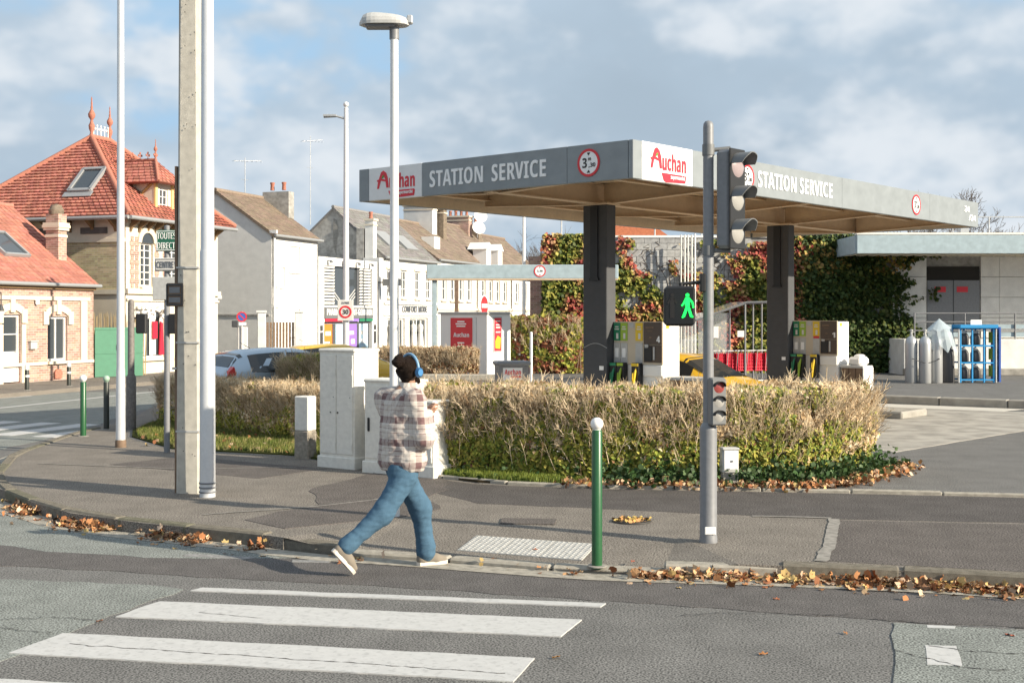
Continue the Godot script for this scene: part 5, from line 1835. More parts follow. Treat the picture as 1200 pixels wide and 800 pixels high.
func height_gantry():
	var t := thing("height_gantry", "pale blue-grey height limit beam across the station entrance", "gantry", w3(-2.85, 42.0))
	var b := M.new()
	b.cbox(Vector3(3.2, 3.53, 0), Vector3(6.4, 0.47, 0.3), 0.02)
	put(b, "beam", K.pale_blue, t)
	var u := M.new()
	u.cbox(Vector3(3.2, 3.27, 0), Vector3(6.36, 0.05, 0.36), 0.01)
	put(u, "bottom_rail", K.soffit_beam, t)
	for x in [0.25, 6.1]:
		var p := M.new()
		p.cbox(Vector3(x, 1.63, 0), Vector3(0.15, 3.24, 0.15), 0.012)
		put(p, "post", K.pale_blue, t)
	limit_sign(t, Transform3D(Basis(), Vector3(3.78, 3.55, 0.15)), 0.19, false)
	var b2 := M.new()
	b2.cbox(Vector3(0, 1.75, 0), Vector3(0.14, 3.5, 0.14), 0.012)
	var o := put(b2, "timber_post", K.plinth_brown, null, w3(-2.03, 46.0))
	tag(o, "dark brown post standing behind the kiosk under the beam", "post")

func kiosk():
	var t := thing("payment_kiosk", "small white payment kiosk with red posters under the beam", "kiosk", w3(-0.85, 43.0), YARD)
	var m := M.new()
	m.cbox(Vector3(0.62, 1.06, -1.12), Vector3(1.24, 2.12, 2.24), 0.02)
	put(m, "body", K.white_paint, t)
	var r := M.new()
	r.cbox(Vector3(0.62, 2.16, -1.12), Vector3(1.34, 0.08, 2.36), 0.01)
	put(r, "roof", K.cabinet_grey, t)
	for k in 3:
		var j := M.new()
		j.box(Vector3(-0.004, 1.0, -0.5 - k * 0.62), Vector3(0.012, 2.0, 0.02))
		put(j, "joint_strip", K.cabinet_grey, t)
	var f := M.new()
	f.box(Vector3(-0.012, 1.42, -1.18), Vector3(0.03, 1.22, 1.12))
	var fo := put(f, "poster_frame", K.white_paint, t)
	var p := M.new()
	p.box(Vector3(-0.03, 1.42, -1.18), Vector3(0.012, 1.14, 1.04))
	put(p, "red_poster", K.brand_red, fo)
	for q in [[1.86, 0.34], [1.78, 0.5], [1.70, 0.42], [1.12, 0.32], [1.0, 0.32], [0.92, 0.36]]:
		var s := M.new()
		s.box(Vector3(-0.038, q[0], -1.2), Vector3(0.006, 0.045, q[1]))
		put(s, "print_line", K.letter_white, fo)
	text("Auchan", 0.74, 0.16, K.letter_white, fo, Transform3D(LEFTWARD, Vector3(-0.04, 1.4, -1.18)), "poster_word")
	var g := M.new()
	g.box(Vector3(0.52, 1.42, 0.012), Vector3(0.44, 1.22, 0.03))
	var go := put(g, "narrow_poster_frame", K.cabinet_grey, t)
	var gp := M.new()
	gp.box(Vector3(0.52, 1.42, 0.03), Vector3(0.36, 1.14, 0.012))
	put(gp, "red_poster", K.brand_red, go)
	for q in [[1.88, 0.3], [1.75, 0.28], [1.66, 0.28], [1.5, 0.3]]:
		var s := M.new()
		s.box(Vector3(0.52, q[0], 0.038), Vector3(q[1] * 0.8, 0.04, 0.006))
		put(s, "print_line", K.cloth_pale, go)
	var y := M.new()
	y.extrude([Vector2(0.38, 0.95), Vector2(0.62, 0.92), Vector2(0.66, 1.3), Vector2(0.5, 1.38), Vector2(0.38, 1.2)], 0.036, 0.042)
	put(y, "print_block", K.pump_yellow, go)
	# road sign behind it
	var s := thing("no_entry_sign", "no entry sign on a pole behind the kiosk", "road sign", w3(-1.0, 44.8), 1.2)
	var sp := M.new()
	sp.rod(Vector3(0, 0, -0.04), Vector3(0, 2.75, -0.04), 0.035, -1, 8)
	put(sp, "pole", K.galvanised, s)
	var sd := M.new()
	sd.disc(Vector3(0, 2.42, 0), 0.38, 0.015)
	var so := put(sd, "disc", K.letter_white, s)
	var sr := M.new()
	sr.disc(Vector3(0, 2.42, 0.014), 0.34, 0.006)
	put(sr, "red_field", K.signal_red, so)
	var sb := M.new()
	sb.box(Vector3(0, 2.42, 0.024), Vector3(0.52, 0.14, 0.008))
	put(sb, "white_bar", K.letter_white, so)

func small_station_things():
	# litter container with the shop's mark
	var t := thing("waste_container", "grey waste container with a red and white label behind the hedge", "bin", w3(-0.28, 29.2), 0.18)
	var m := M.new()
	m.X = Transform3D(Basis(), Vector3(0.33, 0, -0.3))
	m.extrude([Vector2(-0.33, 0.05), Vector2(0.33, 0.05), Vector2(0.36, 0.9), Vector2(-0.36, 0.9)], -0.3, 0.3)
	put(m, "body", K.signal_grey, t)
	var l := M.new()
	l.cbox(Vector3(0.33, 0.95, -0.3), Vector3(0.8, 0.1, 0.7), 0.03)
	put(l, "lid", K.signal_grey, t)
	var p := M.new()
	p.box(Vector3(0.3, 0.68, 0.008), Vector3(0.46, 0.34, 0.014))
	var po := put(p, "label_plate", K.fascia_white, t)
	text("Auchan", 0.38, 0.13, K.brand_red, po, Transform3D(Basis(), Vector3(0.3, 0.75, 0.018)), "word")
	var rb := M.new()
	rb.box(Vector3(0.38, 0.64, 0.018), Vector3(0.24, 0.05, 0.006))
	put(rb, "ribbon", K.brand_red, po)
	var gb := M.new()
	gb.box(Vector3(0.3, 0.54, 0.018), Vector3(0.3, 0.03, 0.006))
	put(gb, "print_line", K.letter_grey, po)
	# slim white post
	var wp := M.new()
	wp.rod(Vector3.ZERO, Vector3(0, 1.55, 0), 0.045, -1, 10)
	wp.ball(Vector3(0, 1.55, 0), Vector3(0.045, 0.03, 0.045), 10, 5)
	tag(put(wp, "marker_post", K.white_paint, null, w3(0.58, 38.0)), "slim white marker post in front of the ivy bank", "post")
	var wp2 := M.new()
	wp2.cbox(Vector3(0, 0.75, 0), Vector3(0.3, 1.5, 0.12), 0.02)
	tag(put(wp2, "marker_board", K.cabinet_grey, null, w3(2.52, 34.0, 0.25)), "pale upright board at the left edge of the nearer pillar", "board")
	# low kerb wall by the kiosk
	var kw := M.new()
	kw.cbox(Vector3(0, 0.1, 0), Vector3(4.4, 0.22, 0.22), 0.03)
	var ko := put(kw, "low_kerb", K.kerb_pale, null, w3(-1.55, 39.9))
	ko.rotation.y = -0.06
	tag(ko, "pale low kerb in front of the kiosk and brown hedge", "kerb")

func trolleys():
	var t := thing("trolley_shelter", "curved glazed trolley shelter with grey steel frame", "shelter", w3(4.75, 39.2))
	# roof profile: rises in a curve to the right
	var prof := []
	for k in 10:
		var a := PI * 0.5 * k / 9.0
		prof.append(Vector2(2.1 * sin(a) , 1.72 + 0.78 * (1.0 - cos(a)) * 0 + 0.72 * sin(a)))
	prof.append(Vector2(3.1, 2.46))
	for z in [0.0, 1.3, 2.6]:
		var m := M.new()
		var ps := []
		var rs := []
		for p in prof:
			ps.append(Vector3(p.x, p.y, z))
			rs.append(0.035)
		m.tube(ps, rs, 6)
		put(m, "roof_hoop", K.signal_grey, t)
	for x in [0.05, 2.05, 2.78, 3.05]:
		for z in [0.0, 2.6]:
			var y := 1.72
			for p in prof:
				if p.x <= x + 0.01:
					y = p.y
			var m := M.new()
			m.rod(Vector3(x, 0, z), Vector3(x, y, z), 0.028, -1, 8)
			put(m, "post", K.signal_grey, t)
	for k in prof.size() - 1:
		var m := M.new()
		slab(m, Vector3(prof[k].x, prof[k].y + 0.04, 2.7), Vector3(prof[k + 1].x, prof[k + 1].y + 0.04, 2.7), Vector3(prof[k + 1].x, prof[k + 1].y + 0.04, -0.1), Vector3(prof[k].x, prof[k].y + 0.04, -0.1), 0.012)
		put(m, "roof_sheet", K.clear_sheet, t)
	for k in 4:
		var m := M.new()
		m.box(Vector3(0.3 + k * 0.5, 1.2, -0.02), Vector3(0.47, 1.9, 0.012))
		put(m, "rear_pane", K.clear_sheet, t)
	for q in [[1.55, 1.55, 0.3, 0.36], [2.4, 1.5, 0.22, 0.2]]:
		var m := M.new()
		m.box(Vector3(q[0], q[1], 0.01), Vector3(q[2], q[3], 0.01))
		put(m, "notice", K.letter_white, t)
	# trolleys with red baskets, pushed together
	var proto: Node3D
	for i in 7:
		var c: Node3D
		if i == 0:
			c = thing("shopping_trolley", "", "shopping trolley", Vector3.ZERO, 0.0, "red trolleys under the shelter")
			var b := M.new()
			for k in 9:
				var x := -0.27 + 0.54 * k / 8.0
				b.rod(Vector3(x, 0.42, 0.42), Vector3(x * 1.08, 0.98, 0.46), 0.012, -1, 4)
				b.rod(Vector3(x, 0.45, -0.4), Vector3(x * 1.1, 0.86, -0.46), 0.012, -1, 4)
			for j in 6:
				var y := 0.44 + j * 0.1
				b.rod(Vector3(-0.29, y, 0.43), Vector3(0.29, y, 0.43), 0.012, -1, 4)
				for sx in [-0.28, 0.28]:
					b.rod(Vector3(sx, y, 0.43), Vector3(sx, y * 0.92 + 0.03, -0.42), 0.012, -1, 4)
			b.quad(Vector3(-0.27, 0.43, 0.41), Vector3(0.27, 0.43, 0.41), Vector3(0.28, 0.95, 0.435), Vector3(-0.28, 0.95, 0.435), Vector3(0, 0, 1))
			put(b, "basket", K.cart_red, c)
			var h := M.new()
			h.rod(Vector3(-0.28, 1.03, 0.5), Vector3(0.28, 1.03, 0.5), 0.018, -1, 8)
			put(h, "handle", K.cabinet_grey, c)
			var f := M.new()
			for sx in [-0.25, 0.25]:
				f.tube([Vector3(sx, 1.02, 0.49), Vector3(sx, 0.4, 0.4), Vector3(sx, 0.14, 0.44), Vector3(sx * 0.8, 0.14, -0.42)], [0.014, 0.014, 0.014, 0.014], 6)
			f.rod(Vector3(-0.25, 0.14, 0.42), Vector3(0.25, 0.14, 0.42), 0.012, -1, 6)
			put(f, "chassis", K.steel_tube, c)
			for sx in [-0.22, 0.22]:
				for sz in [0.4, -0.38]:
					var w := M.new()
					w.rod(Vector3(sx - 0.015, 0.062, sz), Vector3(sx + 0.015, 0.062, sz), 0.06, -1, 12)
					put(w, "wheel", K.dark_grey, c)
			proto = c
		else:
			c = proto.duplicate()
			c.name = numbered("shopping_trolley")
			add_child(c)
		c.set_meta("label", ["leftmost", "second", "third", "fourth", "fifth", "sixth", "rightmost"][i] + " of the red trolleys under the shelter, counted from the left")
		c.position = w3(5.75 + 0.33 * i * 0.93, 37.35 + 0.10 * i)
		c.rotation.y = 0.5

# ------------------------------------------------------------------ supermarket back wall, loading dock
func supermarket():
	var t := thing("ivy_wall", "long pale block wall of the shop overgrown with autumn creeper", "wall", w3(1.2, 45.5))
	grain(mat("block_grey", Color(0.50, 0.50, 0.50), 0.92), T.speck2, 0.8, T.stain, 0.3)
	grain(mat("block_pale", Color(0.57, 0.57, 0.56), 0.92), T.speck2, 0.8, T.stain, 0.35)
	var m := M.new()
	m.box(Vector3(6.35, 2.44, -0.2), Vector3(12.7, 4.88, 0.38))
	put(m, "backing", K.stained_grey, t)
	for j in 11:
		for i in 10:
			var b := M.new()
			b.cbox(Vector3(0, 0, 0), Vector3(0.545, 0.232, 0.05), 0.008)
			put(b, "block", [K.block_grey, K.block_pale][rng.randi() % 2], t, Vector3(2.2 + i * 0.555 + (0.27 if j % 2 else 0.0), 2.4 + j * 0.24, 0.0 + rnd(0, 0.012)))
	var c := M.new()
	c.box(Vector3(6.35, 4.93, -0.18), Vector3(12.8, 0.08, 0.5))
	put(c, "coping", K.white_paint, t)
	var r := M.new()
	for k in 8:
		r.rod(Vector3(0.6 + k * 1.7, 4.97, -0.2), Vector3(0.6 + k * 1.7, 5.75, -0.2), 0.03, -1, 6)
	r.rod(Vector3(0.6, 5.7, -0.2), Vector3(12.5, 5.7, -0.2), 0.02, -1, 6)
	put(r, "roof_railing", K.galvanised, t)
	creeper(t)
	# brick pier and red roof behind the wall's left end
	var bp := M.new()
	bp.cbox(Vector3(0, 1.95, 0), Vector3(0.62, 4.0, 0.6), 0.02)
	bp.box(Vector3(0, 4.1, 0), Vector3(0.72, 0.3, 0.7))
	tag(put(bp, "brick_pier", K.brick, null, w3(0.98, 46.6)), "dark brick pier at the left end of the ivy wall", "pier")
	var rr := thing("tiled_outbuilding", "small orange tiled roof peeping over the ivy wall", "house", w3(5.2, 56.0))
	var rm := M.new()
	rm.box(Vector3(0, 2.6, 0), Vector3(3.4, 5.2, 3))
	put(rm, "wall", K.cream_render, rr)
	var rs := M.new()
	rs.col = Color(0.5, 0.17, 0.09)
	slab(rs, Vector3(-2, 5.2, 1.7), Vector3(2, 5.2, 1.7), Vector3(0.6, 6.5, 0), Vector3(-0.6, 6.5, 0), 0.1)
	slab(rs, Vector3(-2, 5.2, -1.7), Vector3(2, 5.2, -1.7), Vector3(0.6, 6.5, 0), Vector3(-0.6, 6.5, 0), 0.1)
	put(rs, "roof", K.clay_tile, rr)
	# bundle of white pipes against the wall
	var pp := thing("pipe_riser", "bundle of pale vertical pipes in front of the ivy wall", "pipes", w3(6.05, 44.9))
	for k in 5:
		var q := M.new()
		q.rod(Vector3(k * 0.125, 0, 0.04 * (k % 2)), Vector3(k * 0.125, 4.95 if k < 4 else 5.0, 0.04 * (k % 2)), 0.03, -1, 8)
		put(q, "pipe", K.cabinet if k < 4 else K.white_paint, pp)
	for y in [1.2, 2.6, 4.0]:
		var q := M.new()
		q.box(Vector3(0.25, y, -0.03), Vector3(0.66, 0.06, 0.05))
		put(q, "bracket", K.galvanised, pp)
	# loading bay
	var d := thing("loading_bay", "white loading bay building with blue-grey roof edge and steel door", "building", w3(11.8, 45.5))
	var wl := M.new()
	wl.box(Vector3(7.1, 2.3, -0.3), Vector3(10.0, 4.6, 0.3))
	put(wl, "wall", K.stained_grey, d)
	for j in 4:
		for i in 6:
			var x0 := 2.1 + i * 1.9
			var y0 := 1.26 + j * 0.74
			if x0 < 5.3 and x0 + 1.9 > 3.2 and y0 < 3.9:
				# panels are cut back to the door on both sides
				for q in [[x0, minf(x0 + 1.9, 3.25)], [maxf(x0, 5.22), x0 + 1.9]]:
					if q[1] - q[0] > 0.1 and q[1] - q[0] < 1.95:
						var b := M.new()
						b.cbox(Vector3((q[0] + q[1]) * 0.5, y0 + 0.365, -0.1), Vector3(q[1] - q[0] - 0.01, 0.725, 0.1), 0.006)
						put(b, "wall_panel", K.white_render, d)
				continue
			var b := M.new()
			b.cbox(Vector3(x0 + 0.95, y0 + 0.365, -0.1), Vector3(1.89, 0.725, 0.1), 0.006)
			put(b, "wall_panel", K.white_render, d)
	var roof := M.new()
	roof.box(Vector3(6.5, 4.55, 0.55), Vector3(13.0, 0.4, 4.2))
	put(roof, "roof_slab", K.grey_render, d)
	var fs := M.new()
	fs.cbox(Vector3(6.5, 4.49, 2.72), Vector3(13.1, 0.62, 0.12), 0.01)
	put(fs, "roof_edge", K.pale_blue, d)
	var fl := M.new()
	fl.cbox(Vector3(-0.02, 4.49, 0.6), Vector3(0.12, 0.62, 4.1), 0.01)
	put(fl, "roof_edge", K.pale_blue, d)
	var tp := M.new()
	tp.box(Vector3(6.5, 4.86, 2.6), Vector3(13.1, 0.07, 0.3))
	put(tp, "roof_flashing", K.cabinet, d)
	for k in 30:
		var rb := M.new()
		rb.box(Vector3(0.3 + k * 0.42, 4.28, 1.25), Vector3(0.2, 0.14, 2.6))
		put(rb, "soffit_rib", K.cream_render, d)
	var dr := M.new()
	dr.box(Vector3(4.23, 2.3, -0.1), Vector3(1.9, 2.1, 0.06))
	var dro := put(dr, "door", K.signal_grey, d)
	var dt := M.new()
	dt.box(Vector3(4.23, 3.6, -0.12), Vector3(1.9, 0.5, 0.06))
	put(dt, "door_head", K.black_gap, d)
	var ds := M.new()
	ds.box(Vector3(4.23, 2.3, -0.066), Vector3(0.03, 2.1, 0.012))
	put(ds, "door_joint", K.dark_grey, dro)
	for x in [3.75, 4.55]:
		var s := M.new()
		s.box(Vector3(x, 3.02, -0.064), Vector3(0.4, 0.2, 0.012))
		var so := put(s, "red_notice", K.signal_red, dro)
		var sl := M.new()
		sl.box(Vector3(x, 3.02, -0.056), Vector3(0.32, 0.05, 0.006))
		put(sl, "print_line", K.cart_red, so)
	# dock platform with railing
	var dk := M.new()
	dk.cbox(Vector3(7.5, 0.62, 1.0), Vector3(11.4, 1.26, 1.9), 0.02)
	put(dk, "dock_platform", K.white_render, d)
	var bs := M.new()
	bs.cbox(Vector3(7.5, 0.12, 2.1), Vector3(11.5, 0.24, 0.3), 0.02)
	put(bs, "dock_base", K.concrete, d)
	var rl := M.new()
	for y in [1.55, 1.85, 2.15]:
		rl.rod(Vector3(2.2, y, 1.85), Vector3(12.8, y, 1.85), 0.025, -1, 6)
	for k in 7:
		rl.rod(Vector3(2.2 + k * 1.75, 1.25, 1.85), Vector3(2.2 + k * 1.75, 2.15, 1.85), 0.028, -1, 6)
	put(rl, "dock_railing", K.signal_grey, d)
	for q in [[3.2, 0.0], [5.0, 0.0], [8.0, 0.0]]:
		var pl := M.new()
		pl.box(Vector3(q[0] + 0.6, 1.42, 1.8), Vector3(1.3, 0.18, 0.03))
		pl.box(Vector3(q[0] + 0.6, 1.69, 1.8), Vector3(1.3, 0.14, 0.03))
		put(pl, "railing_board", K.pale_blue, d)
	var rg := M.new()
	for k in 7:
		rg.rod(Vector3(4.0 + k * 1.3, 4.8, 0.5), Vector3(4.0 + k * 1.3, 5.6, 0.5), 0.025, -1, 6)
	rg.rod(Vector3(4.0, 5.6, 0.5), Vector3(11.8, 5.6, 0.5), 0.025, -1, 6)
	rg.box(Vector3(4.75, 5.2, -0.5), Vector3(0.3, 0.75, 0.3))
	put(rg, "roof_railing", K.galvanised, d)
	var vt := M.new()
	vt.rod(Vector3(2.0, 1.2, 0.1), Vector3(2.0, 3.0, 0.1), 0.05, -1, 8)
	vt.rod(Vector3(2.2, 0.8, 0.1), Vector3(2.2, 2.4, 0.1), 0.04, -1, 8)
	put(vt, "wall_pipe", K.white_paint, d)
	gas_things()

func gas_things():
	# tall steel cylinders standing together under a plastic hood
	var spots := [[12.25, 38.5, 1.62, "leftmost tall grey gas cylinder by the loading dock"], [12.62, 38.35, 1.66, "brightest tall gas cylinder, second from the left by the dock"], [13.02, 38.5, 1.6, "third tall gas cylinder from the left, under the plastic hood"]]
	for s in spots:
		var t := thing("gas_cylinder", s[3], "gas cylinder", w3(s[0], s[1]), 0.0, "gas cylinders by the dock")
		var m := M.new()
		m.lathe([Vector2(0.0, 0.0), Vector2(0.17, 0.0), Vector2(0.185, 0.03), Vector2(0.185, 1.2), Vector2(0.17, 1.32), Vector2(0.11, 1.4), Vector2(0.05, 1.44), Vector2(0.05, 1.5), Vector2(0.0, 1.5)], 18)
		put(m, "shell", K.bottle_grey, t)
		var v := M.new()
		v.lathe([Vector2(0.03, 1.48), Vector2(0.035, 1.58), Vector2(0.06, 1.6), Vector2(0.06, 1.64), Vector2(0.0, 1.65)], 10)
		v.rod(Vector3(0, 1.55, 0), Vector3(0.1, 1.56, 0.02), 0.018, -1, 6)
		put(v, "valve", K.cabinet_grey, t)
	var ch := M.new()
	var ps := []
	var rs := []
	for k in 13:
		ps.append(Vector3(0.78 * k / 12.0, 0.75 - 0.12 * sin(PI * k / 12.0), 0.24))
		rs.append(0.012)
	ch.tube(ps, rs, 5)
	for sx in [0.0, 0.78]:
		ch.tube([Vector3(sx, 0.75, 0.24), Vector3(sx, 0.76, -0.05)], [0.012, 0.012], 5)
	tag(put(ch, "chain", K.dark_grey, null, w3(12.23, 38.42)), "dark chain slung round the tall gas cylinders", "chain")
	var db := thing("covered_cylinder", "dark cylinder at the right under a clear plastic sheet", "gas cylinder", w3(13.42, 38.7))
	var m := M.new()
	m.lathe([Vector2(0.0, 0.0), Vector2(0.2, 0.0), Vector2(0.22, 0.04), Vector2(0.21, 0.8), Vector2(0.16, 1.2), Vector2(0.08, 1.32), Vector2(0.0, 1.34)], 16)
	put(m, "shell", K.bottle_dark, db)
	var hd := M.new()
	var ctr := Vector3(0, 1.98, 0)
	var n := 22
	for i in n:
		var a := TAU * i / n
		var b := TAU * (i + 1) / n
		var fa2 := 1.0 + 0.14 * sin(i * 2.6)
		var fb := 1.0 + 0.14 * sin((i + 1) * 2.6)
		var p0 := Vector3(cos(a) * 0.36 * fa2, 1.62 + 0.05 * sin(i * 1.7), sin(a) * 0.26 * fa2)
		var p1 := Vector3(cos(b) * 0.36 * fb, 1.62 + 0.05 * sin((i + 1) * 1.7), sin(b) * 0.26 * fb)
		var q0 := Vector3(cos(a) * 0.42 * fb + 0.1, 1.05 + 0.14 * sin(i * 2.1), sin(a) * 0.31 * fb)
		var q1 := Vector3(cos(b) * 0.42 * (1.0 + 0.14 * sin((i + 2) * 2.6)) + 0.1, 1.05 + 0.14 * sin((i + 1) * 2.1), sin(b) * 0.31 * (1.0 + 0.14 * sin((i + 2) * 2.6)))
		hd.tri(ctr, p0, p1, Vector3(cos(a), 1.5, sin(a)).normalized())
		hd.quad(p0, p1, q1, q0, Vector3(cos(a), 0, sin(a)))
	var ho := put(hd, "plastic_hood", K.plastic_film, null, w3(13.12, 38.55))
	tag(ho, "clear plastic sheet hooded over the gas cylinders", "plastic sheet")
	# blue cage of small bottles
	var t := thing("bottle_rack", "blue framed rack of gas bottles on the yard", "rack", w3(13.72, 38.4))
	var bx := M.new()
	for x in [0.0, 0.36, 0.72, 1.02]:
		for z in [0.0, -0.7]:
			bx.rod(Vector3(x, 0.02, z), Vector3(x, 1.7, z), 0.03, -1, 6)
	for y in [0.1, 0.62, 1.14, 1.68]:
		for z in [0.0, -0.7]:
			bx.rod(Vector3(0.0, y, z), Vector3(1.02, y, z), 0.028, -1, 6)
	put(bx, "frame", K.rack_blue, t)
	var sd := M.new()
	sd.box(Vector3(1.2, 0.88, -0.3), Vector3(0.05, 1.68, 0.7))
	put(sd, "side_sheet", K.sign_blue, t)
	var wp := M.new()
	for x in [-0.06, 1.08]:
		wp.rod(Vector3(x, 0.02, 0.03), Vector3(x, 1.66, 0.03), 0.025, -1, 6)
	put(wp, "pale_upright", K.cabinet_grey, t)
	var tpn := M.new()
	tpn.box(Vector3(0.55, 1.74, -0.3), Vector3(1.15, 0.1, 0.8))
	put(tpn, "roof_tray", K.rack_blue, t)
	var nt := M.new()
	nt.cbox(Vector3(0.48, 1.84, 0.0), Vector3(0.34, 0.2, 0.02), 0.005)
	put(nt, "notice", K.letter_white, t)
	for k in 3:
		var lm := M.new()
		lm.box(Vector3(1.1, 0.36 + k * 0.52, -0.3), Vector3(0.06, 0.34, 0.5))
		put(lm, "lime_panel", K.pump_lime, t)
	var names := ["bottom", "middle", "top"]
	var cols := ["left", "centre"]
	var proto: Node3D
	for j in 3:
		for i in 2:
			var b: Node3D
			if proto == null:
				b = thing("gas_bottle", "", "gas bottle", Vector3.ZERO, 0.0, "gas bottles in the blue rack")
				var s := M.new()
				s.lathe([Vector2(0.0, 0.0), Vector2(0.13, 0.0), Vector2(0.15, 0.03), Vector2(0.15, 0.26), Vector2(0.11, 0.34), Vector2(0.05, 0.37), Vector2(0.0, 0.37)], 14)
				put(s, "shell", K.bottle_dark, b)
				var c := M.new()
				c.lathe([Vector2(0.09, 0.34), Vector2(0.09, 0.44), Vector2(0.08, 0.44), Vector2(0.08, 0.34)], 12)
				put(c, "collar", K.cabinet_grey, b)
				proto = b
			else:
				b = proto.duplicate()
				b.name = numbered("gas_bottle")
				add_child(b)
			b.set_meta("label", "dark gas bottle on the %s shelf of the blue rack, %s" % [names[j], ["left hand one", "right hand one"][i]])
			b.position = w3(13.72 + 0.18 + i * 0.36, 38.62, 0.13 + j * 0.52)

# ------------------------------------------------------------------ planting
var leaf_mesh: ArrayMesh
var lobed_mesh: ArrayMesh
var twig_mesh: ArrayMesh
var tuft_mesh: ArrayMesh

func plant_meshes():
	var m := M.new()
	m.tri(Vector3(0, 0, 0), Vector3(0.3, 0.45, 0.09), Vector3(0, 0.5, 0), Vector3(-0.2, 0, 1).normalized())
	m.tri(Vector3(0, 0, 0), Vector3(-0.3, 0.45, 0.09), Vector3(0, 0.5, 0), Vector3(0.2, 0, 1).normalized())
	m.tri(Vector3(0, 0.5, 0), Vector3(0.3, 0.45, 0.09), Vector3(0, 1, -0.1), Vector3(-0.2, 0.1, 1).normalized())
	m.tri(Vector3(0, 0.5, 0), Vector3(-0.3, 0.45, 0.09), Vector3(0, 1, -0.1), Vector3(0.2, 0.1, 1).normalized())
	leaf_mesh = m.done()
	m = M.new()
	var tips := [Vector3(0, 1.0, -0.16), Vector3(0.24, 0.74, 0.06), Vector3(0.46, 0.66, -0.08), Vector3(0.42, 0.38, 0.10), Vector3(0.36, 0.12, -0.06), Vector3(0, 0.0, 0.0)]
	for s in [1.0, -1.0]:
		for k in tips.size() - 1:
			var a: Vector3 = tips[k] * Vector3(s, 1, 1)
			var b: Vector3 = tips[k + 1] * Vector3(s, 1, 1)
			m.tri(Vector3(0, 0.4, 0.02), a, b, Vector3(-s * 0.12, 0, 1).normalized())
	lobed_mesh = m.done()
	m = M.new()
	m.tube([Vector3.ZERO, Vector3(0.02, 0.5, 0.01), Vector3(-0.02, 1.0, 0.03)], [0.016, 0.012, 0.006], 3, false)
	for q in [[0.35, 0.22, 0.3, 0.05], [0.5, -0.2, 0.28, 0.12], [0.62, 0.05, 0.24, -0.2], [0.74, 0.14, 0.22, 0.12], [0.8, -0.12, 0.2, -0.06]]:
		m.tube([Vector3(0, q[0], 0.01), Vector3(q[1], q[0] + q[2], q[3])], [0.009, 0.004], 3, false)
	twig_mesh = m.done()
	m = M.new()
	for k in 7:
		var a := k * 2.4
		var d := Vector3(cos(a), 0, sin(a))
		var s := d.cross(Vector3.UP) * 0.045
		var o := d * (0.05 + 0.05 * (k % 3))
		m.tri(o - s, o + s, o + d * (0.12 + 0.09 * (k % 2)) + Vector3.UP * (0.6 + 0.13 * (k % 4)), d + Vector3.UP * 0.3)
	tuft_mesh = m.done()

func at_line(pts: Array, s: float) -> Array:
	# point and direction at share s of a line
	var total := 0.0
	for i in pts.size() - 1:
		total += pts[i].distance_to(pts[i + 1])
	var want := s * total
	for i in pts.size() - 1:
		var l: float = pts[i].distance_to(pts[i + 1])
		if want <= l or i == pts.size() - 2:
			return [pts[i].lerp(pts[i + 1], want / l), (pts[i + 1] - pts[i]).normalized(), total]
		want -= l
	return []

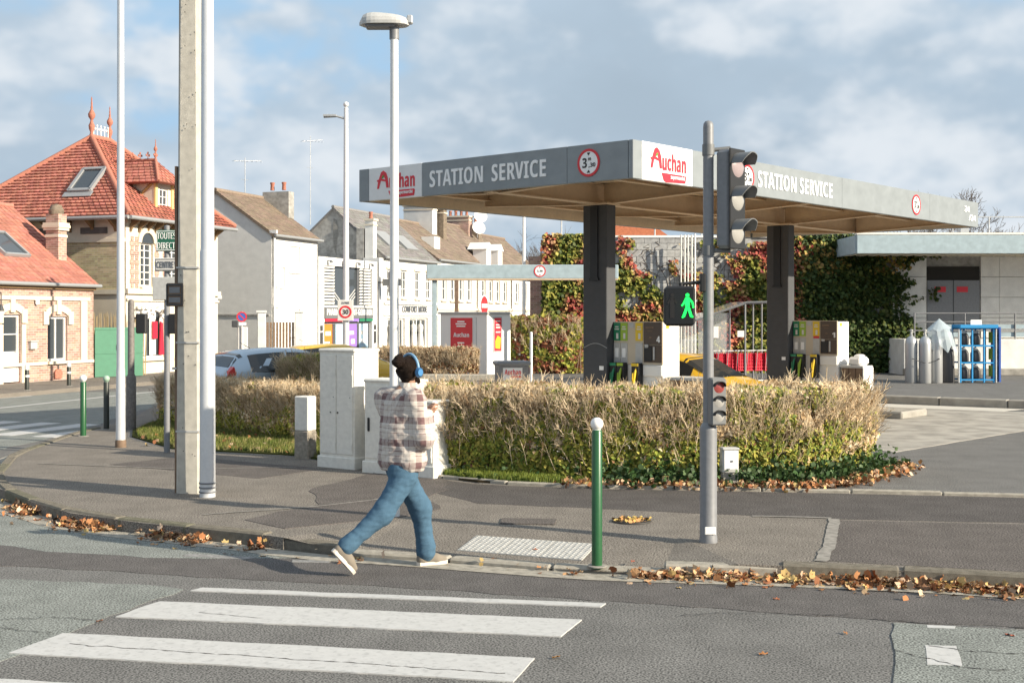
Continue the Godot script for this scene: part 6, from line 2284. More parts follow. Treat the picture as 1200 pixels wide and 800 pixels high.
func hedge(called: String, label: String, line: Array, half: float, hgt: float, leaves: int, twigs: int, size: float, paint: Callable, group := "hedges", bare := 0.0) -> Node3D:
	# a clipped shrub hedge: stems, twigs and leaves through its volume, denser towards its faces
	var p0: Vector2 = line[0]
	var t := thing(called, label, "hedge", w3(p0.x, p0.y), 0.0, group)
	var nz := FastNoiseLite.new()
	nz.seed = int(p0.x * 100) + 5
	nz.frequency = 0.9
	for pass_2 in 3:
		# round the corners of the line
		var soft := [line[0]]
		for i in line.size() - 1:
			soft.append(line[i].lerp(line[i + 1], 0.25))
			soft.append(line[i].lerp(line[i + 1], 0.75))
		soft.append(line[-1])
		line = soft
	var total: float = at_line(line, 0.0)[2]
	for pass_no in 2:
		var n: int = leaves if pass_no == 0 else twigs
		for i in n:
			var s := rng.randf()
			var c := at_line(line, s)
			var lat: Vector2 = Vector2(c[1].y, -c[1].x)
			var q := 0.0
			var v := 0.0
			var pick := rng.randf()
			if pick < 0.42:
				q = 1.0 - absf(rng.randfn()) * 0.09
				v = pow(rng.randf(), 0.85)
			elif pick < 0.54:
				q = -1.0 + absf(rng.randfn()) * 0.14
				v = rng.randf()
			elif pick < 0.80:
				q = rnd(-1, 1)
				v = 1.0 - absf(rng.randfn()) * 0.09
			else:
				q = rnd(-0.95, 0.95)
				v = rng.randf()
			# rounded ends and an uneven top
			var to_end := minf(s, 1.0 - s) * total
			var taper := sqrt(clampf(to_end / 0.45, 0.05, 1.0))
			var x2: Vector2 = c[0]
			var bump := nz.get_noise_2d(x2.x * 2.2, x2.y * 2.2)
			var top := hgt * (1.0 + 0.07 * bump)
			var wide := half * taper * (0.82 + 0.18 * sin(PI * clampf(v, 0.02, 1.0))) * (1.0 + 0.12 * nz.get_noise_3d(x2.x * 3.0, v * 4.0, q))
			var p: Vector2 = x2 + lat * q * wide
			var pos := w3(p.x, p.y, maxf(0.03, v * top * (0.9 + 0.1 * taper)))
			var outw := Vector3(lat.x * q, 0.15 + 2.2 * maxf(v - 0.8, 0.0), -lat.y * q)
			if pass_no == 0:
				if bare > 0.0 and v > 0.62 + 0.2 * bump and rng.randf() < bare:
					pos += rdir() * 0.02
				# thin places where the inner stems show
				if nz.get_noise_3d(pos.x * 4.0, pos.y * 4.0, pos.z * 4.0 + 9.0) < -0.22 and v < 0.9 and rng.randf() < 0.7:
					continue
				var sc := size * (rnd(0.5, 1.0) if rng.randf() < 0.6 else rnd(0.9, 1.5))
				var fz := (outw * 1.1 + Vector3(0, 0.25, 0) + rdir() * 0.75).normalized()
				var fx := (Vector3.UP + rdir() * 0.9).cross(fz).normalized()
				row(Transform3D(Basis(fx, fz.cross(fx), fz).scaled(Vector3.ONE * sc), pos - w3(p0.x, p0.y)), paint.call(pos, v, nz.get_noise_3d(pos.x * 1.6, pos.y * 2.6, pos.z * 1.6)))
			else:
				var dir2 := (outw * Vector3(0.35, 0.2, 0.35) + Vector3(0, 0.75, 0) + rdir() * 0.42).normalized()
				var ln := rnd(0.16, 0.36) * hgt
				if v < 0.6 and rng.randf() < 0.92:
					pos.y += 0.45 * hgt
				pos.y = maxf(0.02, pos.y - ln * 0.7)
				var f := rnd(0.55, 1.25)
				if v > 0.85 and rng.randf() < 0.25:
					ln *= rnd(1.1, 1.5)
				var dark := rng.randf() < 0.15
				var cc := Color(0.30, 0.20, 0.12) if dark else Color(0.70, 0.57, 0.40)
				row(Transform3D(aim(dir2, rnd(0, TAU)).scaled(Vector3(ln * 0.9, ln, ln * 0.9)), pos - w3(p0.x, p0.y)), cc * f)
		many("leaves" if pass_no == 0 else "twigs", leaf_mesh if pass_no == 0 else twig_mesh, K.leaf if pass_no == 0 else K.twig, t)
	var st := M.new()
	for i in int(total * 7.0):
		var c := at_line(line, rng.randf())
		var lat := Vector2(c[1].y, -c[1].x)
		var p: Vector2 = c[0] + lat * rnd(-0.4, 0.75) * half
		var b := w3(p.x, p.y) - w3(p0.x, p0.y)
		var lean := Vector3(rnd(-0.2, 0.2), 0, rnd(-0.2, 0.2)) * hgt
		st.tube([b, b + lean * 0.4 + Vector3(0, hgt * 0.35, 0), b + lean + Vector3(0, hgt * 0.75, 0)], [0.016, 0.012, 0.006], 5, false)
	put(st, "stems", grain(mat("stem", Color(0.30, 0.22, 0.15), 0.9), T.speck2, 3.0), t)
	return t

func mixc(cols: Array) -> Color:
	var c: Color = cols[rng.randi() % cols.size()]
	var f := rnd(0.7, 1.3)
	return Color(c.r * f, c.g * f, c.b * f)

const DRY := [Color(0.64, 0.49, 0.30), Color(0.72, 0.60, 0.42), Color(0.54, 0.38, 0.21), Color(0.62, 0.46, 0.28)]
const GREEN := [Color(0.28, 0.31, 0.05), Color(0.20, 0.25, 0.04), Color(0.38, 0.38, 0.07), Color(0.11, 0.16, 0.03), Color(0.40, 0.34, 0.08)]
const LIME := [Color(0.36, 0.36, 0.06), Color(0.46, 0.41, 0.08)]
const RUST := [Color(0.30, 0.14, 0.07), Color(0.24, 0.12, 0.06), Color(0.36, 0.19, 0.09), Color(0.17, 0.14, 0.04)]

func main_paint(pos: Vector3, v: float, n: float) -> Color:
	var dry := smoothstep(0.68, 1.04, v + n * 1.3 + clampf((pos.x - 3.0) * 0.14, -0.02, 0.2))
	if rng.randf() < dry:
		return mixc(DRY)
	if rng.randf() < 0.2:
		return mixc(LIME)
	if rng.randf() < 0.05:
		return mixc(RUST)
	return mixc(GREEN)

func left_paint(_pos: Vector3, v: float, n: float) -> Color:
	if rng.randf() < smoothstep(0.3, 0.85, v + n * 0.9):
		return mixc(DRY)
	return mixc(LIME) if rng.randf() < 0.5 else mixc(GREEN)

func green_paint(_pos: Vector3, _v: float, n: float) -> Color:
	if n > 0.15 and rng.randf() < 0.5:
		return mixc(LIME)
	return mixc(GREEN)

func rust_paint(_pos: Vector3, _v: float, n: float) -> Color:
	if n > 0.25:
		return mixc(DRY)
	return mixc(RUST) if rng.randf() < 0.75 else mixc(DRY)

func bank_paint(_pos: Vector3, v: float, n: float) -> Color:
	if n < -0.05:
		return mixc([Color(0.30, 0.09, 0.05), Color(0.24, 0.14, 0.07), Color(0.35, 0.16, 0.08)])
	return mixc(GREEN) if rng.randf() < 0.6 else mixc(LIME)

func planting():
	plant_meshes()
	hedge("clipped_hedge", "long clipped hedge with pale bare twig tips in front of the fuel station", flat_pts([-1.35, 17.1, 0.0, 16.35, 1.4, 15.9, 3.1, 15.85, 3.95, 16.3, 4.5, 17.2]), 0.62, 1.13, 112000, 5000, 0.058, main_paint, "hedges", 0.5)
	hedge("clipped_hedge", "twiggy half bare hedge on the lawn left of the grey cabinets", flat_pts([-6.7, 24.6, -5.2, 22.9, -3.9, 21.5, -2.9, 20.5, -2.2, 20.0]), 0.5, 0.9, 26000, 3600, 0.055, left_paint, "hedges", 0.6)
	hedge("clipped_hedge", "small dense green hedge beside the silver car", flat_pts([-4.75, 25.9, -3.3, 25.0]), 0.35, 1.22, 12000, 1500, 0.06, green_paint)
	hedge("clipped_hedge", "rusty brown clipped hedge in front of the payment kiosk", flat_pts([-4.6, 41.9, -2.6, 41.3, -1.1, 40.9]), 0.42, 1.0, 16000, 2500, 0.08, rust_paint)
	hedge("creeper_bank", "tangled bank of red and green creeper between kiosk and ivy wall", flat_pts([-0.2, 45.4, 1.1, 44.9, 2.6, 44.8]), 0.4, 2.0, 9000, 300, 0.14, bank_paint, "")
	# ivy and dead leaves at the foot of the long hedge
	var foot := flat_pts([-0.7, 15.85, 0.2, 15.45, 1.4, 15.2, 3.0, 15.1, 3.8, 15.4, 4.6, 16.3, 4.95, 17.0])
	for i in 3600:
		var c := at_line(foot, rng.randf())
		var lat := Vector2(c[1].y, -c[1].x)
		var p: Vector2 = c[0] + lat * rng.randfn() * 0.16
		var y := absf(rng.randfn()) * 0.11 + 0.03
		if p.x < 1.1 and rng.randf() < 0.94:
			continue
		row(Transform3D(aim((rdir() + Vector3(0, 0.3, 0.5)).normalized(), rnd(0, TAU)).scaled(Vector3.ONE * rnd(0.04, 0.075)), w3(p.x, p.y, y)), mixc([Color(0.03, 0.07, 0.02), Color(0.05, 0.10, 0.03), Color(0.09, 0.14, 0.06)]))
	tag(many("ground_ivy", lobed_mesh, K.leaf), "dark ivy creeping at the foot of the long hedge", "ivy")
	# grass
	var lawn := PackedVector2Array(flat_pts([-1.1, 16.25, -1.6, 16.95, -2.0, 17.6, -2.76, 18.0, -3.18, 18.55, -5.25, 19.5, -6.35, 21.3, -6.7, 22.5, -6.8, 24.5, -5.0, 24.0, -3.0, 22.2, -1.0, 20.0]))
	var count := 0
	while count < 15000:
		var p := Vector2(rnd(-6.8, -1.0), rnd(16.2, 24.6))
		if not Geometry2D.is_point_in_polygon(p, lawn):
			continue
		count += 1
		var s := rnd(0.05, 0.12)
		row(Transform3D(Basis(Vector3.UP, rnd(0, TAU)).scaled(Vector3(s * 1.4, s, s * 1.4)), w3(p.x, p.y, 0.022)), mixc([Color(0.13, 0.17, 0.03), Color(0.20, 0.21, 0.05), Color(0.08, 0.12, 0.02), Color(0.26, 0.23, 0.09)]))
	for i in 5200:
		var c := at_line(flat_pts([-1.0, 16.2, -0.6, 15.75, 0.3, 15.32, 1.2, 15.1, 2.0, 15.0]), rng.randf())
		var p: Vector2 = c[0] + Vector2(c[1].y, -c[1].x) * rnd(-0.28, 0.02)
		var s := rnd(0.05, 0.12) * (1.0 if p.x < 0.6 else 0.7)
		if p.x > 0.9 and rng.randf() < 0.5:
			continue
		row(Transform3D(Basis(Vector3.UP, rnd(0, TAU)).scaled(Vector3(s * 1.2, s, s * 1.2)), w3(p.x, p.y, 0.025)), mixc([Color(0.17, 0.22, 0.03), Color(0.24, 0.27, 0.05), Color(0.11, 0.16, 0.02)]))
	tag(many("grass", tuft_mesh, K.leaf), "rough green grass on the lawn and before the hedge", "grass")
	bare_tree("bare_tree", "bare winter tree far behind the terrace roofs", w3(1.9, 98.0), 9.0, 2, 5)
	bare_tree("bare_tree", "small bare tree beyond the roofs beside the ivy wall", w3(0.9, 92.0), 7.8, 7, 4)
	bare_tree("bare_tree", "broad bare tree crown beyond the canopy's right end", w3(25.0, 72.0), 9.3, 3, 6)
	bare_tree("bare_tree", "low bare tree crown right of the canopy end", w3(29.5, 76.0), 7.6, 4, 5)

func bare_tree(called: String, label: String, at: Vector3, h: float, sd: int, depth: int):
	var t := thing(called, label, "tree", at, 0.0, "bare trees")
	var r := RandomNumberGenerator.new()
	r.seed = sd
	var tr := M.new()
	tr.tube([Vector3.ZERO, Vector3(0.05, h * 0.2, 0.02), Vector3(-0.04, h * 0.42, 0.05)], [h * 0.022, h * 0.017, h * 0.012], 8, false)
	put(tr, "trunk", K.bark, t)
	var cr := M.new()
	var todo := []
	for k in 9:
		var y := h * (0.24 + 0.19 * k / 8.0)
		var a := k * 2.4 + r.randf()
		todo.append([Vector3(0, y, 0), Vector3(cos(a), 1.1 + 0.5 * k / 8.0, sin(a)).normalized(), h * 0.27, h * 0.008, depth])
	while todo.size():
		var b: Array = todo.pop_back()
		var p0: Vector3 = b[0]
		var d: Vector3 = b[1]
		var mid: Vector3 = p0 + d * b[2] * 0.5 + Vector3(r.randfn(), r.randfn(), r.randfn()) * b[2] * 0.05
		var p1: Vector3 = p0 + d * b[2]
		cr.tube([p0, mid, p1], [b[3], b[3] * 0.8, b[3] * 0.55], 4 if b[4] > 2 else 3, false)
		if b[4] <= 1:
			continue
		for k in 3:
			var nd := (d + Vector3(r.randfn(), r.randfn() + 0.35, r.randfn()) * 0.5).normalized()
			todo.append([p0.lerp(p1, r.randf_range(0.45, 1.0)), nd, b[2] * r.randf_range(0.55, 0.8), maxf(b[3] * 0.55, 0.012), b[4] - 1])
	put(cr, "crown", K.bark, t)

func creeper(wall: Node3D):
	var nz := FastNoiseLite.new()
	nz.seed = 41
	nz.frequency = 0.55
	nz.fractal_octaves = 4
	var hue := FastNoiseLite.new()
	hue.seed = 9
	hue.frequency = 0.5
	if leaf_mesh == null:
		plant_meshes()
	var n := 0
	var tries := 0
	while n < 36000 and tries < 200000:
		tries += 1
		var x := rnd(-0.1, 14.2)
		var y := rnd(0.05, 5.05)
		var d := nz.get_noise_2d(x, y)
		# covered nearly everywhere but for a bare stretch of blocks high in the middle
		var bare := exp(-pow((x - 4.6) / 1.9, 2.0)) * smoothstep(2.2, 4.4, y) * 1.02
		bare += smoothstep(4.6, 5.1, y) * 0.4 * (0.0 if x < 1.8 else 1.0)
		bare += smoothstep(12.9, 14.0, x) * (0.9 + 0.5 * sin(y * 4.0))
		if d * 0.9 + 0.55 - bare < rng.randf() * 0.45:
			continue
		n += 1
		var h := hue.get_noise_2d(x, y) + rng.randfn() * 0.06
		var east := smoothstep(8.2, 10.0, x)
		var c: Color
		if east > rng.randf():
			c = mixc([Color(0.035, 0.065, 0.018), Color(0.05, 0.085, 0.02), Color(0.09, 0.11, 0.025)])
			if y > 3.6 and h > 0.0 and rng.randf() < 0.5:
				c = mixc([Color(0.28, 0.26, 0.06), Color(0.35, 0.22, 0.07)])
		elif h > 0.16:
			c = mixc([Color(0.34, 0.07, 0.05), Color(0.40, 0.12, 0.07), Color(0.26, 0.05, 0.05), Color(0.38, 0.20, 0.10)])
		elif h > -0.02:
			c = mixc([Color(0.42, 0.27, 0.09), Color(0.48, 0.34, 0.14), Color(0.33, 0.18, 0.07), Color(0.25, 0.22, 0.05)])
		else:
			c = mixc([Color(0.10, 0.13, 0.02), Color(0.19, 0.20, 0.035), Color(0.30, 0.28, 0.06), Color(0.06, 0.09, 0.02)])
		var dep := 0.05 + absf(rng.randfn()) * 0.10 * (1.0 + 0.8 * maxf(d, 0.0))
		var dir := (Vector3(rng.randfn() * 0.5, -0.6, 0.5 + rng.randfn() * 0.4)).normalized()
		row(Transform3D(aim(dir, rnd(-0.7, 0.7)).scaled(Vector3.ONE * rnd(0.09, 0.17)), Vector3(x, y, dep)), c)
	many("creeper_leaves", lobed_mesh, K.leaf, wall)
	var st := M.new()
	for k in 34:
		var x := rnd(0.2, 13.2)
		var y := 0.0
		var ps := []
		var rs := []
		while y < rnd(3.8, 4.9):
			ps.append(Vector3(x, y, 0.045))
			rs.append(0.018 - 0.0028 * y)
			x += rng.randfn() * 0.16
			y += 0.28
		st.tube(ps, rs, 4, false)
	for k in 40:
		var p := Vector3(rnd(2.6, 6.8), rnd(2.6, 4.4), 0.04)
		var ps := [p]
		var rs := [0.012]
		for j in 6:
			p += Vector3(rnd(-0.22, 0.22), rnd(0.0, 0.14), 0)
			ps.append(p)
			rs.append(0.010)
		st.tube(ps, rs, 4, false)
	put(st, "creeper_stems", K.bark, wall)

# ------------------------------------------------------------------ street furniture
func bollard(at: Vector3, h: float, r: float, body: Material, label: String, ball := true, cap: Material = null):
	var t := thing("bollard", label, "bollard", at, 0.0, "bollards at the pavement edges")
	var m := M.new()
	m.lathe([Vector2(r, -0.02), Vector2(r, h - r * 2.6), Vector2(r * 0.8, h - r * 2.3), Vector2(0.0, h - r * 2.3)], 20)
	put(m, "post", body, t)
	var c := M.new()
	if ball:
		c.lathe([Vector2(r * 0.9, h - r * 2.5), Vector2(r * 0.75, h - r * 2.2)], 16)
		c.ball(Vector3(0, h - r * 1.2, 0), Vector3.ONE * r * 1.22, 18, 12)
	else:
		c.lathe([Vector2(r, h - r * 2.6), Vector2(r, h - r), Vector2(r * 0.6, h - r * 0.2), Vector2(0.0, h)], 16)
		c.lathe([Vector2(r * 1.06, h - r * 6.0), Vector2(r * 1.06, h - r * 5.0)], 16)
	put(c, "head", cap if cap else K.bollard_white, t)
	var f := M.new()
	f.lathe([Vector2(r * 1.9, 0.0), Vector2(r * 1.8, 0.008), Vector2(r, 0.01)], 16)
	put(f, "footing", K.pale_mortar, t)
	return t

func street_furniture():
	bollard(w3(0.72, 10.64, -0.06), 1.26, 0.045, K.bollard_green, "tall green bollard with white ball head at the zebra crossing")
	bollard(w3(-7.35, 21.51), 1.05, 0.05, K.bollard_green, "sunlit green bollard with white head by the left street", true)
	bollard(w3(-7.37, 22.8), 0.98, 0.05, K.bollard_dark, "dark bollard with pale green head beside the silver pole", true, mat("pale_green", Color(0.32, 0.45, 0.36), 0.5))
	bollard(w3(-13.47, 34.85), 0.72, 0.06, K.bollard_dark, "far dark bollard by the brick house door", false)
	bollard(w3(-13.06, 36.98), 0.72, 0.06, K.bollard_dark, "far dark bollard by the brick house window", false)
	# lamp posts
	var a := thing("lamp_post", "slim silver lamp post at the far edge of the left pavement", "lamp post", w3(-6.14, 19.69), 0.0, "lamp posts")
	var m := M.new()
	m.lathe([Vector2(0.075, 0.0), Vector2(0.068, 1.2), Vector2(0.062, 1.25), Vector2(0.05, 8.6), Vector2(0.0, 8.62)], 18)
	put(m, "pole", K.pole_silver, a)
	m = M.new()
	m.lathe([Vector2(0.085, -0.01), Vector2(0.085, 0.1), Vector2(0.074, 0.12)], 18)
	put(m, "footing", K.plinth_brown, a)
	lamp_head(a, Vector3(-0.3, 8.62, 0), 0.8)
	a = thing("lamp_post", "thick silver lamp post close beside the concrete pole", "lamp post", w3(-3.47, 14.3), 0.0, "lamp posts")
	m = M.new()
	m.lathe([Vector2(0.09, 0.0), Vector2(0.088, 0.35), Vector2(0.085, 2.78), Vector2(0.081, 2.80), Vector2(0.076, 2.82), Vector2(0.062, 8.8), Vector2(0.0, 8.82)], 22)
	put(m, "pole", K.pole_silver, a)
	m = M.new()
	for y in [0.05, 0.1, 0.15]:
		m.lathe([Vector2(0.094, y), Vector2(0.098, y + 0.01), Vector2(0.094, y + 0.02)], 22)
	put(m, "base_bands", K.signal_grey, a)
	lamp_head(a, Vector3(-0.3, 8.82, 0), 0.9)
	a = thing("lamp_post", "silver post with white lantern head behind the walking person", "lamp post", w3(-1.21, 12.9), 0.0, "lamp posts")
	m = M.new()
	m.lathe([Vector2(0.058, -0.01), Vector2(0.055, 0.9), Vector2(0.05, 0.93), Vector2(0.046, 2.4), Vector2(0.041, 5.02), Vector2(0.0, 5.03)], 20)
	put(m, "pole", K.pole_white, a)
	lamp_head(a, Vector3(-0.1, 5.04, 0), 0.52)
	var c := M.new()
	c.lathe([Vector2(0.05, 4.9), Vector2(0.05, 5.02)], 16)
	put(c, "clamp", K.signal_grey, a)
	# far lamp with zone sign
	a = thing("lamp_post", "far thin white lamp post with a small side arm", "lamp post", w3(-4.63, 35.0), 0.0, "lamp posts")
	m = M.new()
	m.lathe([Vector2(0.09, 0.0), Vector2(0.085, 3.0), Vector2(0.06, 7.85), Vector2(0.0, 7.9)], 14)
	m.ball(Vector3(0, 7.95, 0), Vector3.ONE * 0.08, 10, 6)
	put(m, "pole", K.pole_white, a)
	m = M.new()
	m.tube([Vector3(0, 7.55, 0), Vector3(-0.25, 7.62, 0), Vector3(-0.62, 7.62, 0)], [0.035, 0.03, 0.05], 8)
	m.box(Vector3(-0.45, 7.64, 0), Vector3(0.36, 0.05, 0.16))
	put(m, "side_arm", K.galvanised, a)
	var z := thing("zone_sign", "square white speed zone sign with red ring and 30", "road sign", w3(-4.63, 34.88, 1.93))
	m = M.new()
	m.cbox(Vector3(0, 0.28, 0), Vector3(0.44, 0.58, 0.03), 0.01)
	put(m, "plate", K.cloth_pale, z)
	m = M.new()
	m.annulus(Vector3(0, 0.24, 0.015), 0.125, 0.175, 0.008)
	put(m, "red_ring", K.signal_red, z)
	text("30", 0.17, 0.13, K.letter_black, z, Transform3D(Basis(), Vector3(0, 0.24, 0.018)), "figure")
	text("ZONE", 0.22, 0.06, K.letter_grey, z, Transform3D(Basis(), Vector3(0, 0.49, 0.018)), "word")
	m = M.new()
	m.box(Vector3(0, 0.4, -0.03), Vector3(0.2, 0.05, 0.05))
	put(m, "bracket", K.galvanised, z)
	# thin white mast behind the gantry
	m = M.new()
	m.lathe([Vector2(0.09, 0.0), Vector2(0.07, 6.9), Vector2(0.06, 9.5), Vector2(0.0, 9.52)], 10)
	tag(put(m, "white_mast", K.white_paint, null, w3(0.55, 58.0)), "thin white mast rising behind the height beam", "mast", "lamp posts")
	concrete_pole()
	signs()
	signals()
	cabinets()

func lamp_head(post: Node3D, at: Vector3, l: float):
	# flat lantern: shell with rounded ends, glass underneath
	var m := M.new()
	var n := 12
	var prev := []
	for k in n + 1:
		var u := -1.0 + 2.0 * k / n
		var f := sqrt(maxf(0.0, 1.0 - pow(absf(u), 3.2)))
		var x := u * l * 0.5
		var r := []
		for j in 9:
			var ang := PI * j / 8.0
			r.append(Vector3(x, 0.03 + sin(ang) * 0.088 * l / 0.52 * f * (1.1 - 0.3 * u), cos(ang) * 0.14 * l / 0.52 * f))
		r.append(Vector3(x, 0.0, -0.135 * l / 0.52 * f))
		r.append(Vector3(x, 0.0, 0.135 * l / 0.52 * f))
		if prev.size():
			for j in r.size():
				var j2 := (j + 1) % r.size()
				m.quad(prev[j], r[j], r[j2], prev[j2], (prev[j] + r[j2]) * 0.5 - Vector3(x, 0.04, 0))
		prev = r
	var o := put(m, "lamp_head", K.cabinet_grey, post, at)
	var g := M.new()
	g.cbox(Vector3(-0.04, -0.012, 0), Vector3(l * 0.6, 0.03, 0.19), 0.012)
	put(g, "lamp_glass", K.signal_grey, o)
	var e := M.new()
	e.cbox(Vector3(l * 0.5, 0.06, 0), Vector3(0.06, 0.09, 0.08), 0.012)
	put(e, "end_cap", K.galvanised, o)

func concrete_pole():
	var t := thing("utility_pole", "square pale concrete utility pole with a cable strip down its side", "utility pole", w3(-3.75, 14.65), -0.14)
	var m := M.new()
	var a := 0.145
	var b := 0.10
	var h := 9.0
	var e := 0.025
	var ring := func(y: float, f: float) -> Array:
		return [Vector3(-a * f, y, b * f - e), Vector3(-a * f + e, y, b * f), Vector3(a * f - e, y, b * f), Vector3(a * f, y, b * f - e), Vector3(a * f, y, -b * f + e), Vector3(a * f - e, y, -b * f), Vector3(-a * f + e, y, -b * f), Vector3(-a * f, y, -b * f + e)]
	var r0: Array = ring.call(-0.02, 1.0)
	var r1: Array = ring.call(h, 0.66)
	for k in 8:
		m.quad(r0[k], r0[(k + 1) % 8], r1[(k + 1) % 8], r1[k], Vector3((r0[k] + r0[(k + 1) % 8]).x, 0, (r0[k] + r0[(k + 1) % 8]).z))
	put(m, "shaft", grain(mat("pole_concrete", Color(0.72, 0.68, 0.60), 0.95, 0.0, 0.2), T.speck2, 2.6, T.blotch, 1.1, 0.4, T.speck), t)
	m = M.new()
	m.box(Vector3(-0.155, 1.9, 0.03), Vector3(0.03, 3.8, 0.07))
	m.rod(Vector3(-0.125, 3.8, 0.03), Vector3(-0.105, 8.8, 0.02), 0.014, -1, 6)
	put(m, "cable_cover", K.plinth_brown, t)
	for y in [0.72, 1.75, 2.62]:
		m = M.new()
		m.box(Vector3(0, y, 0), Vector3(0.292 - 0.006 * y, 0.02, 0.205))
		put(m, "steel_band", K.cabinet_grey, t)
	for y in [1.45, 2.25, 2.4]:
		m = M.new()
		m.box(Vector3(-0.165, y, 0.05), Vector3(0.05, 0.025, 0.09))
		put(m, "clip", K.cabinet_grey, t)
	m = M.new()
	for k in 26:
		m.ball(Vector3(rnd(-0.11, 0.11), rnd(0.2, 6.0), 0.098), Vector3(0.006, 0.008, 0.004), 6, 3)
	put(m, "air_holes", K.crack, t)
	var s := thing("back_plate_sign", "small brown backed sign plate clamped to the concrete pole", "sign", w3(-3.9, 14.62, 2.17), -0.3)
	m = M.new()
	m.cbox(Vector3(0, 0.135, 0.05), Vector3(0.215, 0.27, 0.012), 0.004)
	put(m, "plate", K.plinth_brown, s)
	m = M.new()
	m.box(Vector3(0, 0.02, 0.06), Vector3(0.215, 0.018, 0.016))
	m.box(Vector3(0, 0.25, 0.06), Vector3(0.215, 0.018, 0.016))
	m.box(Vector3(0, 0.13, 0.06), Vector3(0.19, 0.016, 0.012))
	m.box(Vector3(-0.1, 0.135, 0.06), Vector3(0.014, 0.24, 0.014))
	m.box(Vector3(0.1, 0.135, 0.06), Vector3(0.014, 0.24, 0.014))
	put(m, "frame", K.dark_grey, s)
	m = M.new()
	m.box(Vector3(0, 0.19, 0.058), Vector3(0.14, 0.07, 0.004))
	m.box(Vector3(0, 0.075, 0.058), Vector3(0.15, 0.06, 0.004))
	put(m, "faded_panel", K.signal_grey, s)

func signs():
	var t := thing("direction_signs", "sign post with green and white direction plates behind the concrete pole", "road sign", w3(-5.21, 18.95), -0.1)
	var m := M.new()
	m.lathe([Vector2(0.045, -0.01), Vector2(0.042, 2.3), Vector2(0.042, 3.42), Vector2(0.0, 3.43)], 14)
	put(m, "post", K.signal_grey, t)
	for q in [[3.19, 0.32, K.sign_green, 0.54, 0.125], [2.83, 0.2, K.cloth_pale, 0.54, 0.105], [2.47, 0.35, K.cabinet_grey, 0.44, 0.02]]:
		m = M.new()
		m.cbox(Vector3(q[4], q[0], 0.06), Vector3(q[3], q[1], 0.025), 0.01)
		var o := put(m, "plate", q[2], t)
		if q[0] > 2.7:
			m = M.new()
			var w: float = q[3] - 0.03
			for y in [-1.0, 1.0]:
				m.box(Vector3(q[4], q[0] + y * (q[1] * 0.5 - 0.018), 0.075), Vector3(w, 0.01, 0.006))
			for x in [-1.0, 1.0]:
				m.box(Vector3(q[4] + x * w * 0.5, q[0], 0.075), Vector3(0.01, q[1] - 0.03, 0.006))
			put(m, "border", K.letter_white if q[2] == K.sign_green else K.letter_grey, o)
		m = M.new()
		m.box(Vector3(0, q[0] - q[1] * 0.3, 0.02), Vector3(0.12, 0.04, 0.09))
		put(m, "clamp", K.galvanised, o)
	text("TOUTES", 0.285, 0.095, K.letter_white, t, Transform3D(Basis(), Vector3(0.02, 3.262, 0.076)), "word", false)
	text("DIRECTIONS", 0.47, 0.095, K.letter_white, t, Transform3D(Basis(), Vector3(0.115, 3.115, 0.076)), "word", false)
	text("CENTRE VILLE", 0.47, 0.10, K.letter_grey, t, Transform3D(Basis(), Vector3(0.105, 2.83, 0.076)), "word", true)
	m = M.new()
	m.cbox(Vector3(0.14, 1.94, 0.0), Vector3(0.18, 0.3, 0.16), 0.015)
	put(m, "signal_box", K.black_plastic, t)
	# parking sign before the white house
	t = thing("parking_sign", "round blue and red no parking sign on a pale post by the white house", "road sign", w3(-8.78, 40.8), 0.1)
	m = M.new()
	m.rod(Vector3(0, 0, 0), Vector3(0, 2.2, 0), 0.04, -1, 8)
	m.cbox(Vector3(0.02, 0.85, -0.05), Vector3(0.32, 1.7, 0.08), 0.02)
	put(m, "post", K.cloth_pale, t)
	m = M.new()
	m.disc(Vector3(0, 2.03, 0.045), 0.165, 0.012)
	var o := put(m, "disc", K.sign_blue, t)
	m = M.new()
	m.annulus(Vector3(0, 2.03, 0.056), 0.125, 0.168, 0.006)
	m.X = Transform3D(Basis(Vector3(0, 0, 1), -PI / 4), Vector3(0, 2.03, 0.058))
	m.box(Vector3.ZERO, Vector3(0.26, 0.035, 0.006))
	put(m, "red_ring", K.signal_red, o)
	m = M.new()
	m.cbox(Vector3(0.02, 1.80, 0.05), Vector3(0.24, 0.1, 0.012), 0.004)
	put(m, "sub_plate", K.letter_white, t)
	m = M.new()
	m.cbox(Vector3(-0.22, 1.8, 0.0), Vector3(0.2, 0.22, 0.14), 0.02)
	put(m, "box", K.dark_grey, t)

func hood(m: M, c: Vector3, r: float, l: float):
	# a tunnel visor over a lens facing +z, open below
	var n := 14
	for k in n:
		var a0 := 0.12 + (PI - 0.24) * k / n
		var a1 := 0.12 + (PI - 0.24) * (k + 1) / n
		var u := Vector3(cos(a0), sin(a0), 0)
		var w := Vector3(cos(a1), sin(a1), 0)
		var l0 := l * (0.55 + 0.45 * clampf(sin(a0) + 0.2, 0.0, 1.0))
		var l1 := l * (0.55 + 0.45 * clampf(sin(a1) + 0.2, 0.0, 1.0))
		var p := [c + u * r, c + u * r + Vector3(0, 0, l0), c + w * r + Vector3(0, 0, l1), c + w * r]
		m.quad(p[0], p[1], p[2], p[3], u)
		var i := 0.93
		m.quad(c + u * r * i, c + u * r * i + Vector3(0, 0, l0), c + w * r * i + Vector3(0, 0, l1), c + w * r * i, -u)
		m.quad(p[1], c + u * r * i + Vector3(0, 0, l0), c + w * r * i + Vector3(0, 0, l1), p[2], Vector3(0, 0, 1))

